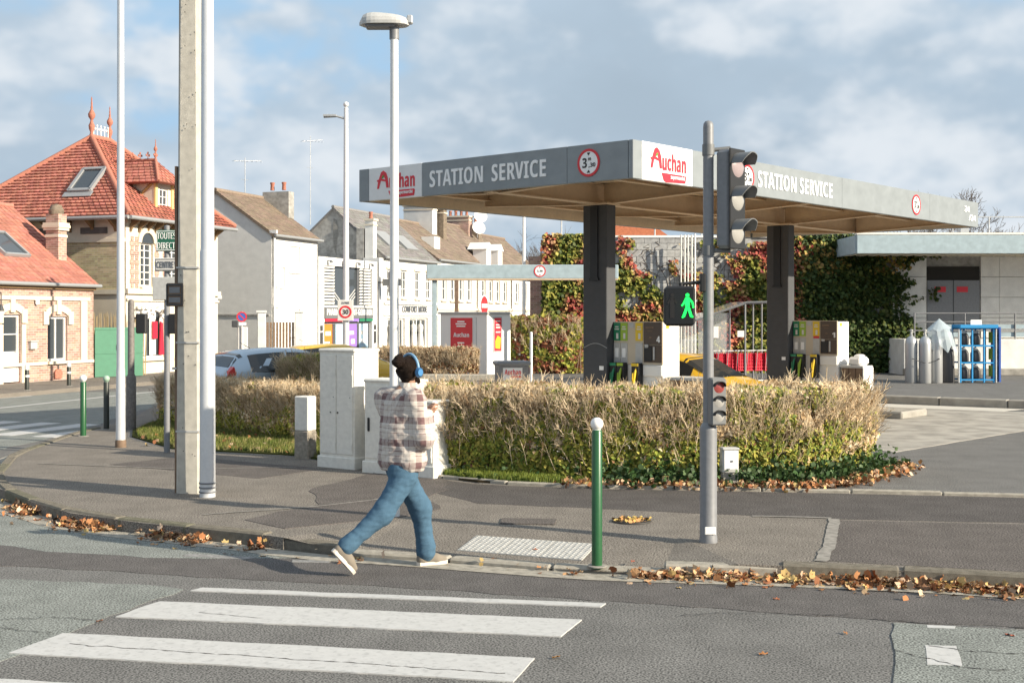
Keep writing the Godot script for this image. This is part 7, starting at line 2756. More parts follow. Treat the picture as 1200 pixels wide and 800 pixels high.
func lens(parent: Node, c: Vector3, r: float, material: Material, called := "lens"):
	var m := M.new()
	var X := Transform3D(Basis(Vector3.RIGHT, PI / 2), c)
	m.X = X
	m.lathe([Vector2(r, 0.0), Vector2(r * 0.8, r * 0.12), Vector2(r * 0.4, r * 0.2), Vector2(0.0, r * 0.22)], 20)
	put(m, called, material, parent)

func signals():
	var t := thing("traffic_signal", "grey traffic signal post with vehicle head, small repeater and walk light", "traffic signal", w3(1.79, 11.44))
	var m := M.new()
	m.lathe([Vector2(0.083, -0.01), Vector2(0.081, 0.05), Vector2(0.078, 0.06), Vector2(0.078, 1.02), Vector2(0.074, 1.05), Vector2(0.06, 1.075), Vector2(0.049, 1.09)], 26)
	put(m, "sleeve", K.signal_grey, t)
	m = M.new()
	m.lathe([Vector2(0.049, 1.05), Vector2(0.048, 3.78), Vector2(0.044, 3.81), Vector2(0.03, 3.83), Vector2(0.0, 3.84)], 22)
	put(m, "post", K.signal_grey, t)
	m = M.new()
	m.cbox(Vector3(0.005, 0.115, 0.079), Vector3(0.1, 0.07, 0.012), 0.006)
	put(m, "white_patch", K.bollard_white, t)
	# vehicle head, turned towards the right-hand road
	var pale := mat("lens_pale", Color(0.36, 0.35, 0.33), 0.25, 0.0, 0.6)
	var redl := mat("lens_red", Color(0.30, 0.06, 0.055), 0.2, 0.0, 0.6)
	var pinkish := mat("lens_rose", Color(0.36, 0.29, 0.30), 0.25, 0.0, 0.6)
	var head := M.new()
	var hx := Transform3D(Basis(Vector3.UP, 0.85), Vector3(0.21, 3.12, 0.0))
	head.X = hx
	head.cbox(Vector3(0, 0, -0.02), Vector3(0.25, 0.9, 0.15), 0.03)
	var ho := put(head, "vehicle_head", K.signal_grey, t)
	head = M.new()
	head.X = hx
	head.cbox(Vector3(0, 0, 0.06), Vector3(0.26, 0.91, 0.02), 0.008)
	put(head, "front_plate", K.black_plastic, ho)
	for k in 3:
		var y := 0.3 - k * 0.3
		var v := M.new()
		v.X = hx
		hood(v, Vector3(0, y, 0.07), 0.118, 0.16)
		put(v, "visor", K.signal_case, ho)
		var l := M.new()
		l.X = hx * Transform3D(Basis(Vector3.RIGHT, PI / 2), Vector3(0, y, 0.07))
		l.lathe([Vector2(0.105, 0.0), Vector2(0.08, 0.016), Vector2(0.04, 0.024), Vector2(0.0, 0.027)], 22)
		put(l, "lens", [pinkish, pale, pale][k], ho)
	m = M.new()
	m.rod(Vector3(0.03, 3.57, 0), Vector3(0.2, 3.585, 0), 0.02, -1, 8)
	m.rod(Vector3(0.03, 2.655, 0), Vector3(0.2, 2.65, 0), 0.02, -1, 8)
	m.lathe([Vector2(0.056, 3.52), Vector2(0.056, 3.62)], 16)
	m.lathe([Vector2(0.056, 2.61), Vector2(0.056, 2.70)], 16)
	put(m, "head_bracket", K.signal_case, t)
	# walk light
	var px := Transform3D(Basis(Vector3.UP, -0.08), Vector3(-0.265, 2.15, 0.02))
	m = M.new()
	m.X = px
	m.cbox(Vector3(0, 0, -0.03), Vector3(0.285, 0.365, 0.14), 0.03)
	var po := put(m, "walk_light_case", K.black_plastic, t)
	m = M.new()
	m.X = px
	m.cbox(Vector3(0, 0, 0.042), Vector3(0.25, 0.33, 0.006), 0.003)
	put(m, "walk_light_face", mat("signal_face", Color(0.012, 0.012, 0.013), 0.25), po)
	var green := mat("walk_green", Color(0.02, 0.5, 0.12), 0.4)
	green.emission_enabled = true
	green.emission = Color(0.02, 1.0, 0.28)
	green.emission_energy_multiplier = 1.1
	for q in [[0.068, green, "walk_signal_figure"], [-0.068, mat("stop_dark", Color(0.017, 0.0145, 0.0145), 0.4), "stop_figure"]]:
		m = M.new()
		m.X = px * Transform3D(Basis(), Vector3(q[0], 0.0, 0.046))
		m.disc(Vector3(0, 0.098, 0), 0.017, 0.004, 14)
		var segs := [[0.0, 0.078, 0.0, 0.0, 0.021], [0.0, -0.0, -0.036, -0.10, 0.012], [-0.036, -0.10, -0.05, -0.104, 0.008], [0.004, 0.0, 0.036, -0.098, 0.012], [0.036, -0.098, 0.052, -0.098, 0.008], [-0.012, 0.066, -0.034, 0.022, 0.009], [-0.034, 0.022, -0.052, 0.0, 0.008], [0.014, 0.066, 0.046, 0.03, 0.009], [0.046, 0.03, 0.054, -0.018, 0.008]]
		if q[0] < 0:
			segs = [[0.0, 0.078, 0.0, 0.0, 0.02], [-0.01, 0.0, -0.01, -0.11, 0.01], [0.01, 0.0, 0.01, -0.11, 0.01], [-0.014, 0.068, -0.04, 0.02, 0.008], [0.014, 0.068, 0.04, 0.02, 0.008]]
		for s in segs:
			var p := Vector2(s[0], s[1])
			var r := Vector2(s[2], s[3])
			var o2: Vector2 = (r - p).normalized().orthogonal() * s[4]
			m.extrude([p + o2, r + o2, r - o2, p - o2], 0.0, 0.004)
		put(m, q[2], q[1], po)
	var lamp := OmniLight3D.new()
	lamp.name = "walk_light"
	lamp.light_color = Color(0.1, 1.0, 0.35)
	lamp.light_energy = 0.004
	lamp.light_size = 0.06
	lamp.omni_range = 4.0
	lamp.omni_attenuation = 2.0
	lamp.shadow_enabled = true
	t.add_child(lamp)
	lamp.position = Vector3(-0.2, 2.15, 0.12)
	m = M.new()
	m.rod(Vector3(-0.03, 2.37, 0.0), Vector3(-0.25, 2.35, 0.0), 0.016, -1, 8)
	m.cbox(Vector3(-0.055, 2.36, 0.0), Vector3(0.05, 0.17, 0.1), 0.01)
	m.rod(Vector3(-0.25, 2.30, 0.0), Vector3(-0.25, 2.36, 0.0), 0.02, -1, 8)
	put(m, "walk_light_bracket", K.black_plastic, t)
	# repeater at driver's eye height
	var rx := Transform3D(Basis(Vector3.UP, 0.3), Vector3(0.065, 1.285, 0.075))
	m = M.new()
	m.X = rx
	m.cbox(Vector3(0, 0, 0), Vector3(0.15, 0.43, 0.09), 0.015)
	var ro := put(m, "repeater", K.signal_case, t)
	for k in 3:
		var y := 0.13 - k * 0.13
		var v := M.new()
		v.X = rx
		hood(v, Vector3(0, y, 0.045), 0.057, 0.05)
		put(v, "visor", K.black_plastic, ro)
		var l := M.new()
		l.X = rx * Transform3D(Basis(Vector3.RIGHT, PI / 2), Vector3(0, y, 0.045))
		l.lathe([Vector2(0.052, 0.0), Vector2(0.03, 0.01), Vector2(0.0, 0.013)], 18)
		put(l, "lens", [redl, pale, pale][k], ro)
	m = M.new()
	m.rod(Vector3(0.02, 1.06, 0.05), Vector3(0.05, 1.1, 0.06), 0.02, -1, 8)
	put(m, "repeater_bracket", K.black_plastic, t)
	# the signal seen from behind at the left corner
	t = thing("traffic_signal", "short grey signal post seen from behind beside the slim lamp post", "traffic signal", w3(-6.92, 22.8))
	m = M.new()
	m.lathe([Vector2(0.09, 0.0), Vector2(0.088, 0.95), Vector2(0.06, 1.0), Vector2(0.058, 2.3), Vector2(0.04, 2.35), Vector2(0.0, 2.36)], 16)
	put(m, "post", grain(mat("peeled_grey", Color(0.30, 0.27, 0.25), 0.7, 0.1), T.stain, 2.2, T.stain, 0.9), t)
	m = M.new()
	m.cbox(Vector3(0.18, 1.92, -0.05), Vector3(0.19, 0.36, 0.14), 0.02)
	put(m, "signal_case", K.black_plastic, t)
	m = M.new()
	m.rod(Vector3(0.03, 2.02, 0), Vector3(0.14, 2.02, -0.02), 0.018, -1, 6)
	put(m, "bracket", K.black_plastic, t)

func cabinets():
	var turn := -0.607
	var t := thing("utility_cabinet", "tallest pale utility cabinet with two narrow doors", "cabinet", w3(-2.64, 17.2), turn, "utility cabinets")
	cabinet(t, 0.64, 0.5, 1.6, 2, true)
	t = thing("utility_cabinet", "middle cream cabinet with a black handle left of the walking person", "cabinet", w3(-1.95, 16.57), turn, "utility cabinets")
	cabinet(t, 0.78, 0.36, 1.22, 1, false)
	t = thing("utility_cabinet", "lowest cream cabinet right of the walking person", "cabinet", w3(-1.29, 16.11), turn, "utility cabinets")
	cabinet(t, 0.36, 0.32, 0.97, 1, false)
	var c := thing("concrete_stub", "short weathered concrete post left of the tallest cabinet", "post", w3(-3.1, 18.25), -0.5)
	var m := M.new()
	m.cbox(Vector3(0.12, 0.65, 0), Vector3(0.25, 0.5, 0.2), 0.015)
	put(m, "upper_block", K.cabinet, c)
	m = M.new()
	m.cbox(Vector3(0.12, 0.19, 0), Vector3(0.255, 0.42, 0.21), 0.015)
	put(m, "lower_block", grain(mat("dirty_concrete", Color(0.52, 0.46, 0.38), 0.95), T.stain, 1.5, T.stain, 0.6), c)
	# small boxes at the hedge foot
	t = thing("meter_box", "small white meter box in the hedge foot by the signal post", "meter box", w3(2.6, 15.02), 0.1)
	m = M.new()
	m.cbox(Vector3(0, 0.335, 0), Vector3(0.2, 0.3, 0.14), 0.015)
	m.cbox(Vector3(0, 0.475, 0.005), Vector3(0.21, 0.03, 0.16), 0.01)
	put(m, "body", K.cabinet_grey, t)
	m = M.new()
	m.cbox(Vector3(0, 0.09, 0), Vector3(0.19, 0.19, 0.12), 0.01)
	put(m, "foot", K.concrete, t)
	m = M.new()
	m.cbox(Vector3(0, 0.345, 0.072), Vector3(0.165, 0.23, 0.008), 0.004)
	put(m, "door", K.fascia_white, t)
	m = M.new()
	m.box(Vector3(0.01, 0.33, 0.078), Vector3(0.03, 0.018, 0.006))
	put(m, "label", K.letter_grey, t)
	t = thing("marker_block", "small ochre marker block at the edging below the hedge", "marker", w3(1.88, 15.1), 0.05)
	m = M.new()
	m.cbox(Vector3(0, 0.07, 0), Vector3(0.155, 0.13, 0.1), 0.01)
	put(m, "block", K.ochre_paint, t)
	m = M.new()
	m.cbox(Vector3(0, 0.075, 0.05), Vector3(0.10, 0.07, 0.006), 0.003)
	put(m, "plate", K.cabinet, t)

func cabinet(t: Node3D, w: float, d: float, h: float, doors: int, grey: bool):
	var body: Material = K.cabinet
	var m := M.new()
	m.cbox(Vector3(w * 0.5, h * 0.5 + 0.07, -d * 0.5), Vector3(w, h - 0.15, d), 0.012)
	put(m, "body", body, t)
	m = M.new()
	m.cbox(Vector3(w * 0.5, 0.07, -d * 0.5), Vector3(w + 0.05, 0.17, d + 0.05), 0.012)
	put(m, "plinth", body, t)
	m = M.new()
	m.cbox(Vector3(w * 0.5, h - 0.01, -d * 0.5), Vector3(w + 0.03, 0.05, d + 0.03), 0.018)
	put(m, "lid", body, t)
	for k in doors:
		var x0 := 0.02 + (w - 0.04) * k / doors
		var x1 := 0.02 + (w - 0.04) * (k + 1) / doors
		m = M.new()
		m.cbox(Vector3((x0 + x1) * 0.5, h * 0.5 + 0.06, 0.004), Vector3(x1 - x0 - 0.012, h - 0.26, 0.016), 0.005)
		var o := put(m, "door", body, t)
		m = M.new()
		if grey:
			m.rod(Vector3(x0 + (0.2 if k == 0 else 0.03), h * 0.47, 0.008), Vector3(x0 + (0.2 if k == 0 else 0.03), h * 0.47, 0.022), 0.012 if k else 0.008, -1, 8)
			m.rod(Vector3(x0 + 0.25, h * 0.6, 0.008), Vector3(x0 + 0.25, h * 0.6, 0.016), 0.006, -1, 8)
		else:
			m.cbox(Vector3(x0 + 0.07, h * 0.52, 0.02), Vector3(0.03, 0.18, 0.03), 0.008)
		put(m, "lock", K.black_plastic, o)
		for y in [0.3, h - 0.3]:
			m = M.new()
			m.rod(Vector3(x1 - 0.012, y - 0.04, 0.016), Vector3(x1 - 0.012, y + 0.04, 0.016), 0.007, -1, 6)
			put(m, "hinge", body, o)

# ------------------------------------------------------------------ cars
const STATIONS := [
	# x, underside, belt, roof, half width at belt, half width at roof
	[-2.02, 0.40, 0.62, 0.66, 0.66, 0.60], [-1.97, 0.30, 0.88, 0.93, 0.78, 0.70], [-1.86, 0.26, 0.96, 1.02, 0.83, 0.70], [-1.55, 0.24, 0.97, 1.32, 0.855, 0.60], [-1.25, 0.22, 0.97, 1.41, 0.86, 0.59],
	[-0.5, 0.22, 0.95, 1.46, 0.865, 0.60], [0.1, 0.22, 0.93, 1.44, 0.865, 0.60], [0.42, 0.22, 0.92, 1.36, 0.865, 0.60], [0.80, 0.22, 0.92, 1.15, 0.86, 0.64], [1.18, 0.22, 0.91, 0.965, 0.855, 0.70], [1.62, 0.24, 0.82, 0.86, 0.83, 0.66], [1.90, 0.28, 0.68, 0.74, 0.76, 0.58], [2.02, 0.36, 0.52, 0.56, 0.64, 0.5]]

func station_at(x: float) -> Array:
	for i in STATIONS.size() - 1:
		if x <= STATIONS[i + 1][0]:
			var f: float = clampf((x - STATIONS[i][0]) / (STATIONS[i + 1][0] - STATIONS[i][0]), 0.0, 1.0)
			var o := []
			for k in 6:
				o.append(lerpf(STATIONS[i][k], STATIONS[i + 1][k], f))
			return o
	return STATIONS[-1]

func section(x: float, grow := 0.0) -> Array:
	# half outline from sill to roof centre, left side (z > 0)
	var s := station_at(x)
	var up: float = s[3] - s[2]
	return [Vector3(x, s[1], s[4] * 0.86 + grow), Vector3(x, s[1] + 0.12, s[4] * 0.985 + grow), Vector3(x, lerpf(s[1], s[2], 0.7), s[4] + grow), Vector3(x, s[2], s[4] - 0.035 + grow), Vector3(x, s[2] + up * 0.86, s[5] + grow), Vector3(x, s[3] + grow, s[5] - 0.10), Vector3(x, s[3] + 0.022 + grow, 0.0)]

func skin(m: M, xs: Array, i0: int, i1: int, grow: float, sides := [1.0, -1.0]):
	for sd in sides:
		for k in xs.size() - 1:
			var a := section(xs[k], grow)
			var b := section(xs[k + 1], grow)
			for i in range(i0, i1):
				var q := [a[i], b[i], b[i + 1], a[i + 1]]
				for j in 4:
					q[j] = q[j] * Vector3(1, 1, sd)
				m.quad(q[0], q[1], q[2], q[3], (q[0] + q[2]) * 0.5 - Vector3(q[0].x * 0.8, 0.7, 0))

func span(a: float, b: float, n: int) -> Array:
	var o := []
	for i in n + 1:
		o.append(lerpf(a, b, float(i) / n))
	return o

func car(label: String, at: Vector3, turn: float, paint: Material, long := 1.0):
	var t := thing("parked_car", label, "car", at, turn, "cars")
	var m := M.new()
	var xs := []
	for s in STATIONS:
		xs.append(s[0])
	skin(m, xs, 0, 6, 0.0)
	for e in [[0, -1.0], [STATIONS.size() - 1, 1.0]]:
		var s := section(STATIONS[e[0]][0])
		for i in 6:
			m.quad(s[i], s[i + 1], s[i + 1] * Vector3(1, 1, -1), s[i] * Vector3(1, 1, -1), Vector3(e[1], 0, 0))
	m.box(Vector3(0, 0.25, 0), Vector3(3.6, 0.06, 1.3))
	m.st.generate_normals()
	var body := put(m, "body", paint, t)
	m = M.new()
	skin(m, span(0.36, 1.12, 6), 4, 6, 0.006)
	put(m, "windscreen", K.car_glass, t)
	m = M.new()
	skin(m, span(-1.80, -1.44, 4), 4, 6, 0.006)
	put(m, "rear_window", K.car_glass, t)
	for sd in [1.0, -1.0]:
		for q in [[-1.32, -0.42], [-0.34, 0.62]]:
			m = M.new()
			skin(m, span(q[0], q[1], 4), 3, 4, 0.006, [sd])
			put(m, "side_window", K.car_glass, t)
		m = M.new()
		m.X = Transform3D(Basis(), Vector3(0, 0, 0))
		m.extrude([Vector2(-1.965, 0.76), Vector2(-1.80, 0.76), Vector2(-1.70, 0.96), Vector2(-1.76, 1.10), Vector2(-1.875, 1.0)], minf(sd * 0.62, sd * 0.815), maxf(sd * 0.62, sd * 0.815))
		put(m, "tail_lamp", K.tail_red, t)
		m = M.new()
		m.extrude([Vector2(1.62, 0.66), Vector2(1.94, 0.58), Vector2(1.90, 0.70), Vector2(1.6, 0.80)], minf(sd * 0.62, sd * 0.8), maxf(sd * 0.62, sd * 0.8))
		put(m, "headlamp", K.lamp_clear, t)
		m = M.new()
		m.ball(Vector3(0.72, 0.98, sd * 0.95), Vector3(0.06, 0.07, 0.10), 10, 6)
		put(m, "mirror", paint, t)
		for x in [-1.22, 1.25]:
			m = M.new()
			m.tube([Vector3(x, 0.31, sd * 0.68), Vector3(x, 0.31, sd * 0.70), Vector3(x, 0.31, sd * 0.86), Vector3(x, 0.31, sd * 0.875)], [0.27, 0.31, 0.31, 0.27], 22)
			var w := put(m, "wheel", K.black_plastic, t)
			m = M.new()
			m.tube([Vector3(x, 0.31, sd * 0.86), Vector3(x, 0.31, sd * 0.884)], [0.21, 0.18], 18)
			put(m, "rim", K.steel_tube, w)
	m = M.new()
	m.cbox(Vector3(-2.0, 0.45, 0), Vector3(0.12, 0.16, 1.4), 0.03)
	put(m, "rear_bumper", K.dark_grey, t)
	m = M.new()
	m.box(Vector3(-2.0, 0.72, 0), Vector3(0.02, 0.11, 0.5))
	put(m, "number_plate", K.letter_white, t)
	m = M.new()
	m.rod(Vector3(-0.9, 1.47, 0), Vector3(-1.15, 1.6, 0), 0.008, 0.004, 5)
	put(m, "aerial", K.black_plastic, t)
	t.scale = Vector3(long, long, long)

func cars():
	mat("car_glass", Color(0.025, 0.03, 0.035), 0.08, 0.0, 0.6)
	mat("tail_red", Color(0.55, 0.015, 0.02), 0.2, 0.0, 0.6)
	mat("lamp_clear", Color(0.7, 0.7, 0.7), 0.15, 0.2, 0.6)
	var silver := mat("car_silver", Color(0.40, 0.49, 0.58), 0.35, 0.5)
	silver.clearcoat_enabled = true
	silver.clearcoat = 0.8
	silver.clearcoat_roughness = 0.06
	var yellow := mat("car_yellow", Color(0.70, 0.42, 0.03), 0.4, 0.0)
	yellow.clearcoat_enabled = true
	yellow.clearcoat = 0.7
	yellow.clearcoat_roughness = 0.08
	# heading in the plan: local x points to the front of the car
	car("silver hatchback parked behind the twiggy hedge, red tail lamp showing", w3(-4.9, 27.0), 0.74, silver, 0.94)
	car("yellow car parked beyond the silver hatchback, mostly hidden", w3(-4.3, 31.6), 0.35, yellow, 0.92)
	# between the pumps, nose to the right and towards the road
	var p := yard(5.6, -2.75)
	car("yellow hatchback standing at the nearer fuel pump", p, YARD - PI / 2, yellow, 0.92)

# ------------------------------------------------------------------ the walking person
func flesh(m: M, bones: Array, cell: float, k := 60.0, crease := 0.0, sd := 1, hem := -9.0):
	# smooth union of tapered capsules, meshed as surface nets
	var lo := Vector3.ONE * 1e9
	var hi := -lo
	for b in bones:
		for e in [[b[0], b[2]], [b[1], b[3]]]:
			lo = lo.min(e[0] - Vector3.ONE * (e[1] + cell * 3))
			hi = hi.max(e[0] + Vector3.ONE * (e[1] + cell * 3))
	var nx := int((hi.x - lo.x) / cell) + 2
	var ny := int((hi.y - lo.y) / cell) + 2
	var nz := int((hi.z - lo.z) / cell) + 2
	var f := PackedFloat32Array()
	f.resize(nx * ny * nz)
	var reach := 4.0 / k
	var noise := FastNoiseLite.new()
	noise.seed = sd
	noise.frequency = 1.0
	noise.fractal_octaves = 2
	for b in bones:
		var a: Vector3 = b[0]
		var d: Vector3 = b[1] - a
		var l2 := maxf(d.length_squared(), 1e-8)
		var r := maxf(b[2], b[3]) + reach
		var b0 := ((a.min(b[1]) - Vector3.ONE * r - lo) / cell).floor()
		var b1 := ((a.max(b[1]) + Vector3.ONE * r - lo) / cell).ceil()
		for z in range(maxi(0, int(b0.z)), mini(nz, int(b1.z) + 1)):
			for y in range(maxi(0, int(b0.y)), mini(ny, int(b1.y) + 1)):
				for x in range(maxi(0, int(b0.x)), mini(nx, int(b1.x) + 1)):
					var p := lo + Vector3(x, y, z) * cell
					var t := clampf((p - a).dot(d) / l2, 0.0, 1.0)
					var dist: float = (p - a - d * t).length() - lerpf(b[2], b[3], t)
					if dist < reach:
						f[(z * ny + y) * nx + x] += exp(-k * dist)
	for i in f.size():
		var v := -log(maxf(f[i], 1e-6)) / k
		if crease > 0.0 and v < 0.06:
			var x := i % nx
			var y := (i / nx) % ny
			var z := i / (nx * ny)
			var p := lo + Vector3(x, y, z) * cell
			v += crease * noise.get_noise_3d(p.x * 9.0 + p.y * 7.0, p.y * 17.0 - p.x * 5.0, p.z * 9.0)
		if hem > -5.0:
			var py := lo.y + ((i / nx) % ny) * cell
			v = maxf(v, hem + 0.012 * sin(i * 0.13) * 0.0 - py)
		f[i] = v
	var ids := {}
	var ps := []
	var off := [[0, 0, 0], [1, 0, 0], [0, 1, 0], [1, 1, 0], [0, 0, 1], [1, 0, 1], [0, 1, 1], [1, 1, 1]]
	var edges := [[0, 1], [2, 3], [4, 5], [6, 7], [0, 2], [1, 3], [4, 6], [5, 7], [0, 4], [1, 5], [2, 6], [3, 7]]
	var step := PackedInt32Array()
	for o in off:
		step.append((o[2] * ny + o[1]) * nx + o[0])
	for z in nz - 1:
		for y in ny - 1:
			for x in nx - 1:
				var i := (z * ny + y) * nx + x
				var neg := 0
				for s in step:
					if f[i + s] < 0.0:
						neg += 1
				if neg == 0 or neg == 8:
					continue
				var c := Vector3.ZERO
				var n := 0
				for e in edges:
					var v0 := f[i + step[e[0]]]
					var v1 := f[i + step[e[1]]]
					if (v0 < 0.0) != (v1 < 0.0):
						var t := v0 / (v0 - v1)
						var q0 := Vector3(off[e[0]][0], off[e[0]][1], off[e[0]][2])
						var q1 := Vector3(off[e[1]][0], off[e[1]][1], off[e[1]][2])
						c += q0.lerp(q1, t)
						n += 1
				var g := Vector3.ZERO
				for s in 8:
					var o2 := Vector3(off[s][0], off[s][1], off[s][2]) - Vector3.ONE * 0.5
					g += o2 * f[i + step[s]]
				ids[i] = ps.size()
				ps.append([lo + (Vector3(x, y, z) + c / n) * cell, g.normalized()])
	for z in range(1, nz - 1):
		for y in range(1, ny - 1):
			for x in range(1, nx - 1):
				var i := (z * ny + y) * nx + x
				for ax in 3:
					var s: int = [1, nx, nx * ny][ax]
					if (f[i] < 0.0) == (f[i + s] < 0.0):
						continue
					var u: int = [nx, nx * ny, 1][ax]
					var w: int = [nx * ny, 1, nx][ax]
					var q := [ids.get(i - u - w, -1), ids.get(i - w, -1), ids.get(i, -1), ids.get(i - u, -1)]
					if q.has(-1):
						continue
					var a = ps[q[0]]
					var b = ps[q[1]]
					var c = ps[q[2]]
					var d = ps[q[3]]
					m.tri3(a[0], b[0], c[0], a[1], b[1], c[1])
					m.tri3(a[0], c[0], d[0], a[1], c[1], d[1])

func plaid() -> ImageTexture:
	var n := 256
	var im := Image.create(n, n, false, Image.FORMAT_RGB8)
	var band := func(t: float) -> float:
		if t < 0.30: return 0.72
		if t < 0.335: return 0.05
		if t < 0.50: return 0.12
		if t < 0.525: return 0.55
		if t < 0.70: return 0.06
		if t < 0.73: return 0.45
		return 0.10
	for y in n:
		for x in n:
			var a: float = band.call(float(x) / n)
			var b: float = band.call(float(y) / n)
			var weave := 0.94 + 0.06 * float((x + y) % 4 < 2)
			var k := clampf(a * 0.42 + b * 0.62 + a * b * 0.8, 0.0, 0.92) 
			var c := Color(0.60, 0.555, 0.51).lerp(Color(0.13, 0.06, 0.065), k) * weave
			im.set_pixel(x, y, c.linear_to_srgb())
	return ImageTexture.create_from_image(im)

func walker():
	var t := thing("person", "person in plaid overshirt and blue jeans walking, wearing blue headphones", "person", w3(-1.03, 10.75, -0.112), deg_to_rad(25.0))
	var skin_m := mat("skin", Color(0.33, 0.18, 0.115), 0.55)
	var jeans := grain(mat("denim", Color(0.085, 0.165, 0.25), 0.9, 0.0, 0.25), T.speck2, 5.0, T.blotch, 2.2, 0.1, T.grit, false)
	var shirt_m := mat("plaid_flannel", Color(1, 1, 1), 0.95, 0.0, 0.2)
	shirt_m.albedo_texture = plaid()
	shirt_m.uv1_triplanar = true
	shirt_m.uv1_scale = Vector3.ONE * 5.2
	shirt_m.uv1_triplanar_sharpness = 6.0
	shirt_m.uv1_offset = Vector3(0.3, 0.15, 0.1)
	shirt_m.rim_enabled = true
	shirt_m.rim = 0.3
	# joints: x ahead, y up, z to the person's right (the near side)
	var pel := Vector3(0.10, 0.97, 0.0)
	var hipR := Vector3(0.09, 0.93, 0.095)
	var hipL := Vector3(0.12, 0.93, -0.085)
	var kneeR := Vector3(-0.12, 0.50, 0.10)
	var ankR := Vector3(-0.445, 0.235, 0.09)
	var kneeL := Vector3(0.29, 0.50, -0.075)
	var ankL := Vector3(0.345, 0.095, -0.075)
	var chest := Vector3(0.08, 1.33, 0.0)
	var shR := Vector3(0.155, 1.455, 0.165)
	var shL := Vector3(-0.005, 1.455, -0.17)
	var elR := Vector3(0.205, 1.13, 0.235)
	var wrR := Vector3(0.30, 1.315, 0.075)
	var elL := Vector3(0.12, 1.15, -0.30)
	var wrL := Vector3(0.29, 1.28, -0.08)
	var hd := Vector3(0.165, 1.70, 0.0)
	var fwd := Vector3(0.90, 0.0, -0.43)
	var rgt := Vector3(0.43, 0.0, 0.90)
	var up := Vector3.UP
	# body: one continuous surface, head and hands on finer grids
	var m := M.new()
	flesh(m, [[pel, chest, 0.085, 0.10], [hipR - up * 0.08, pel, 0.055, 0.06], [hipL - up * 0.08, pel, 0.055, 0.06], [chest, Vector3(0.09, 1.50, 0), 0.11, 0.06], [Vector3(0.09, 1.48, 0), hd - up * 0.06, 0.055, 0.05], [shR, shL, 0.055, 0.055], [shR, elR, 0.045, 0.038], [elR, wrR, 0.038, 0.026], [shL, elL, 0.045, 0.038], [elL, wrL, 0.038, 0.026], [hipR - up * 0.08, kneeR, 0.06, 0.045], [kneeR, ankR, 0.045, 0.035], [hipL - up * 0.08, kneeL, 0.06, 0.045], [kneeL, ankL, 0.05, 0.035]], 0.02, 50.0)
	flesh(m, [[hd + up * 0.028, hd + up * 0.028 - fwd * 0.03, 0.08, 0.078], [hd + fwd * 0.025 + up * 0.01, hd + fwd * 0.03 - up * 0.05, 0.07, 0.055], [hd + fwd * 0.05 - up * 0.075, hd + fwd * 0.075 - up * 0.085, 0.038, 0.028], [hd - up * 0.02, hd - up * 0.16 - fwd * 0.02, 0.055, 0.052], [hd + fwd * 0.095 + up * 0.012, hd + fwd * 0.118 - up * 0.022, 0.01, 0.014], [hd + fwd * 0.082 + up * 0.03, hd + fwd * 0.092 + up * 0.03, 0.02, 0.012], [hd + rgt * 0.082 - up * 0.005, hd + rgt * 0.092 - fwd * 0.012 + up * 0.02, 0.012, 0.016], [hd - rgt * 0.082 - up * 0.005, hd - rgt * 0.092 - fwd * 0.012 + up * 0.02, 0.012, 0.016], [hd + fwd * 0.096 - up * 0.05 + rgt * 0.015, hd + fwd * 0.096 - up * 0.05 - rgt * 0.015, 0.01, 0.01]], 0.008, 130.0)
	for q in [[wrR, Vector3(0.45, 0.72, -0.35), 1.0], [wrL, Vector3(0.55, 0.6, 0.3), -1.0]]:
		var w: Vector3 = q[0]
		var d: Vector3 = (q[1] as Vector3).normalized()
		var side: Vector3 = d.cross(fwd).normalized() * q[2]
		var inw: Vector3 = side.cross(d).normalized() * q[2]
		var bn := [[w - d * 0.03, w + d * 0.02, 0.026, 0.024]]
		for k in 4:
			var s := side * (-0.03 + 0.02 * k)
			var k0 := w + d * 0.085 + s
			var ln: float = [0.034, 0.042, 0.04, 0.03][k]
			bn.append([w + d * 0.02 + s * 0.6, k0, 0.015, 0.0115])
			bn.append([k0, k0 + d * ln + inw * 0.012, 0.0095, 0.009])
			bn.append([k0 + d * ln + inw * 0.012, k0 + d * ln * 1.35 + inw * 0.042, 0.009, 0.0075])
		bn.append([w + d * 0.025 - side * 0.025, w + d * 0.065 - side * 0.05 + inw * 0.012, 0.013, 0.011])
		bn.append([w + d * 0.065 - side * 0.05 + inw * 0.012, w + d * 0.095 - side * 0.045 + inw * 0.03, 0.011, 0.008])
		flesh(m, bn, 0.005, 260.0)
	put(m, "body", skin_m, t)
	# trousers
	m = M.new()
	flesh(m, [[Vector3(0.10, 0.94, 0.05), Vector3(0.10, 0.94, -0.05), 0.10, 0.10], [Vector3(0.09, 0.87, 0.06), Vector3(0.11, 0.87, -0.06), 0.105, 0.105], [Vector3(0.05, 0.86, 0.05), Vector3(0.07, 0.86, -0.05), 0.095, 0.095], [hipR - Vector3(0, 0.13, 0.012), kneeR, 0.108, 0.088], [kneeR, ankR + Vector3(0.02, 0.02, 0), 0.085, 0.064], [ankR + Vector3(0.03, 0.03, 0), ankR + Vector3(0.005, 0.0, 0), 0.06, 0.057], [hipL - Vector3(0, 0.13, -0.012), kneeL, 0.108, 0.092], [kneeL, ankL + Vector3(0, 0.02, 0), 0.088, 0.07], [ankL + Vector3(0, 0.06, 0), ankL + Vector3(-0.01, 0.01, 0), 0.068, 0.064]], 0.0125, 46.0, 0.006, 3)
	put(m, "jeans", jeans, t)
	# overshirt with collar and sleeves
	m = M.new()
	var tw := Vector3(0.454, 0, 0.891)
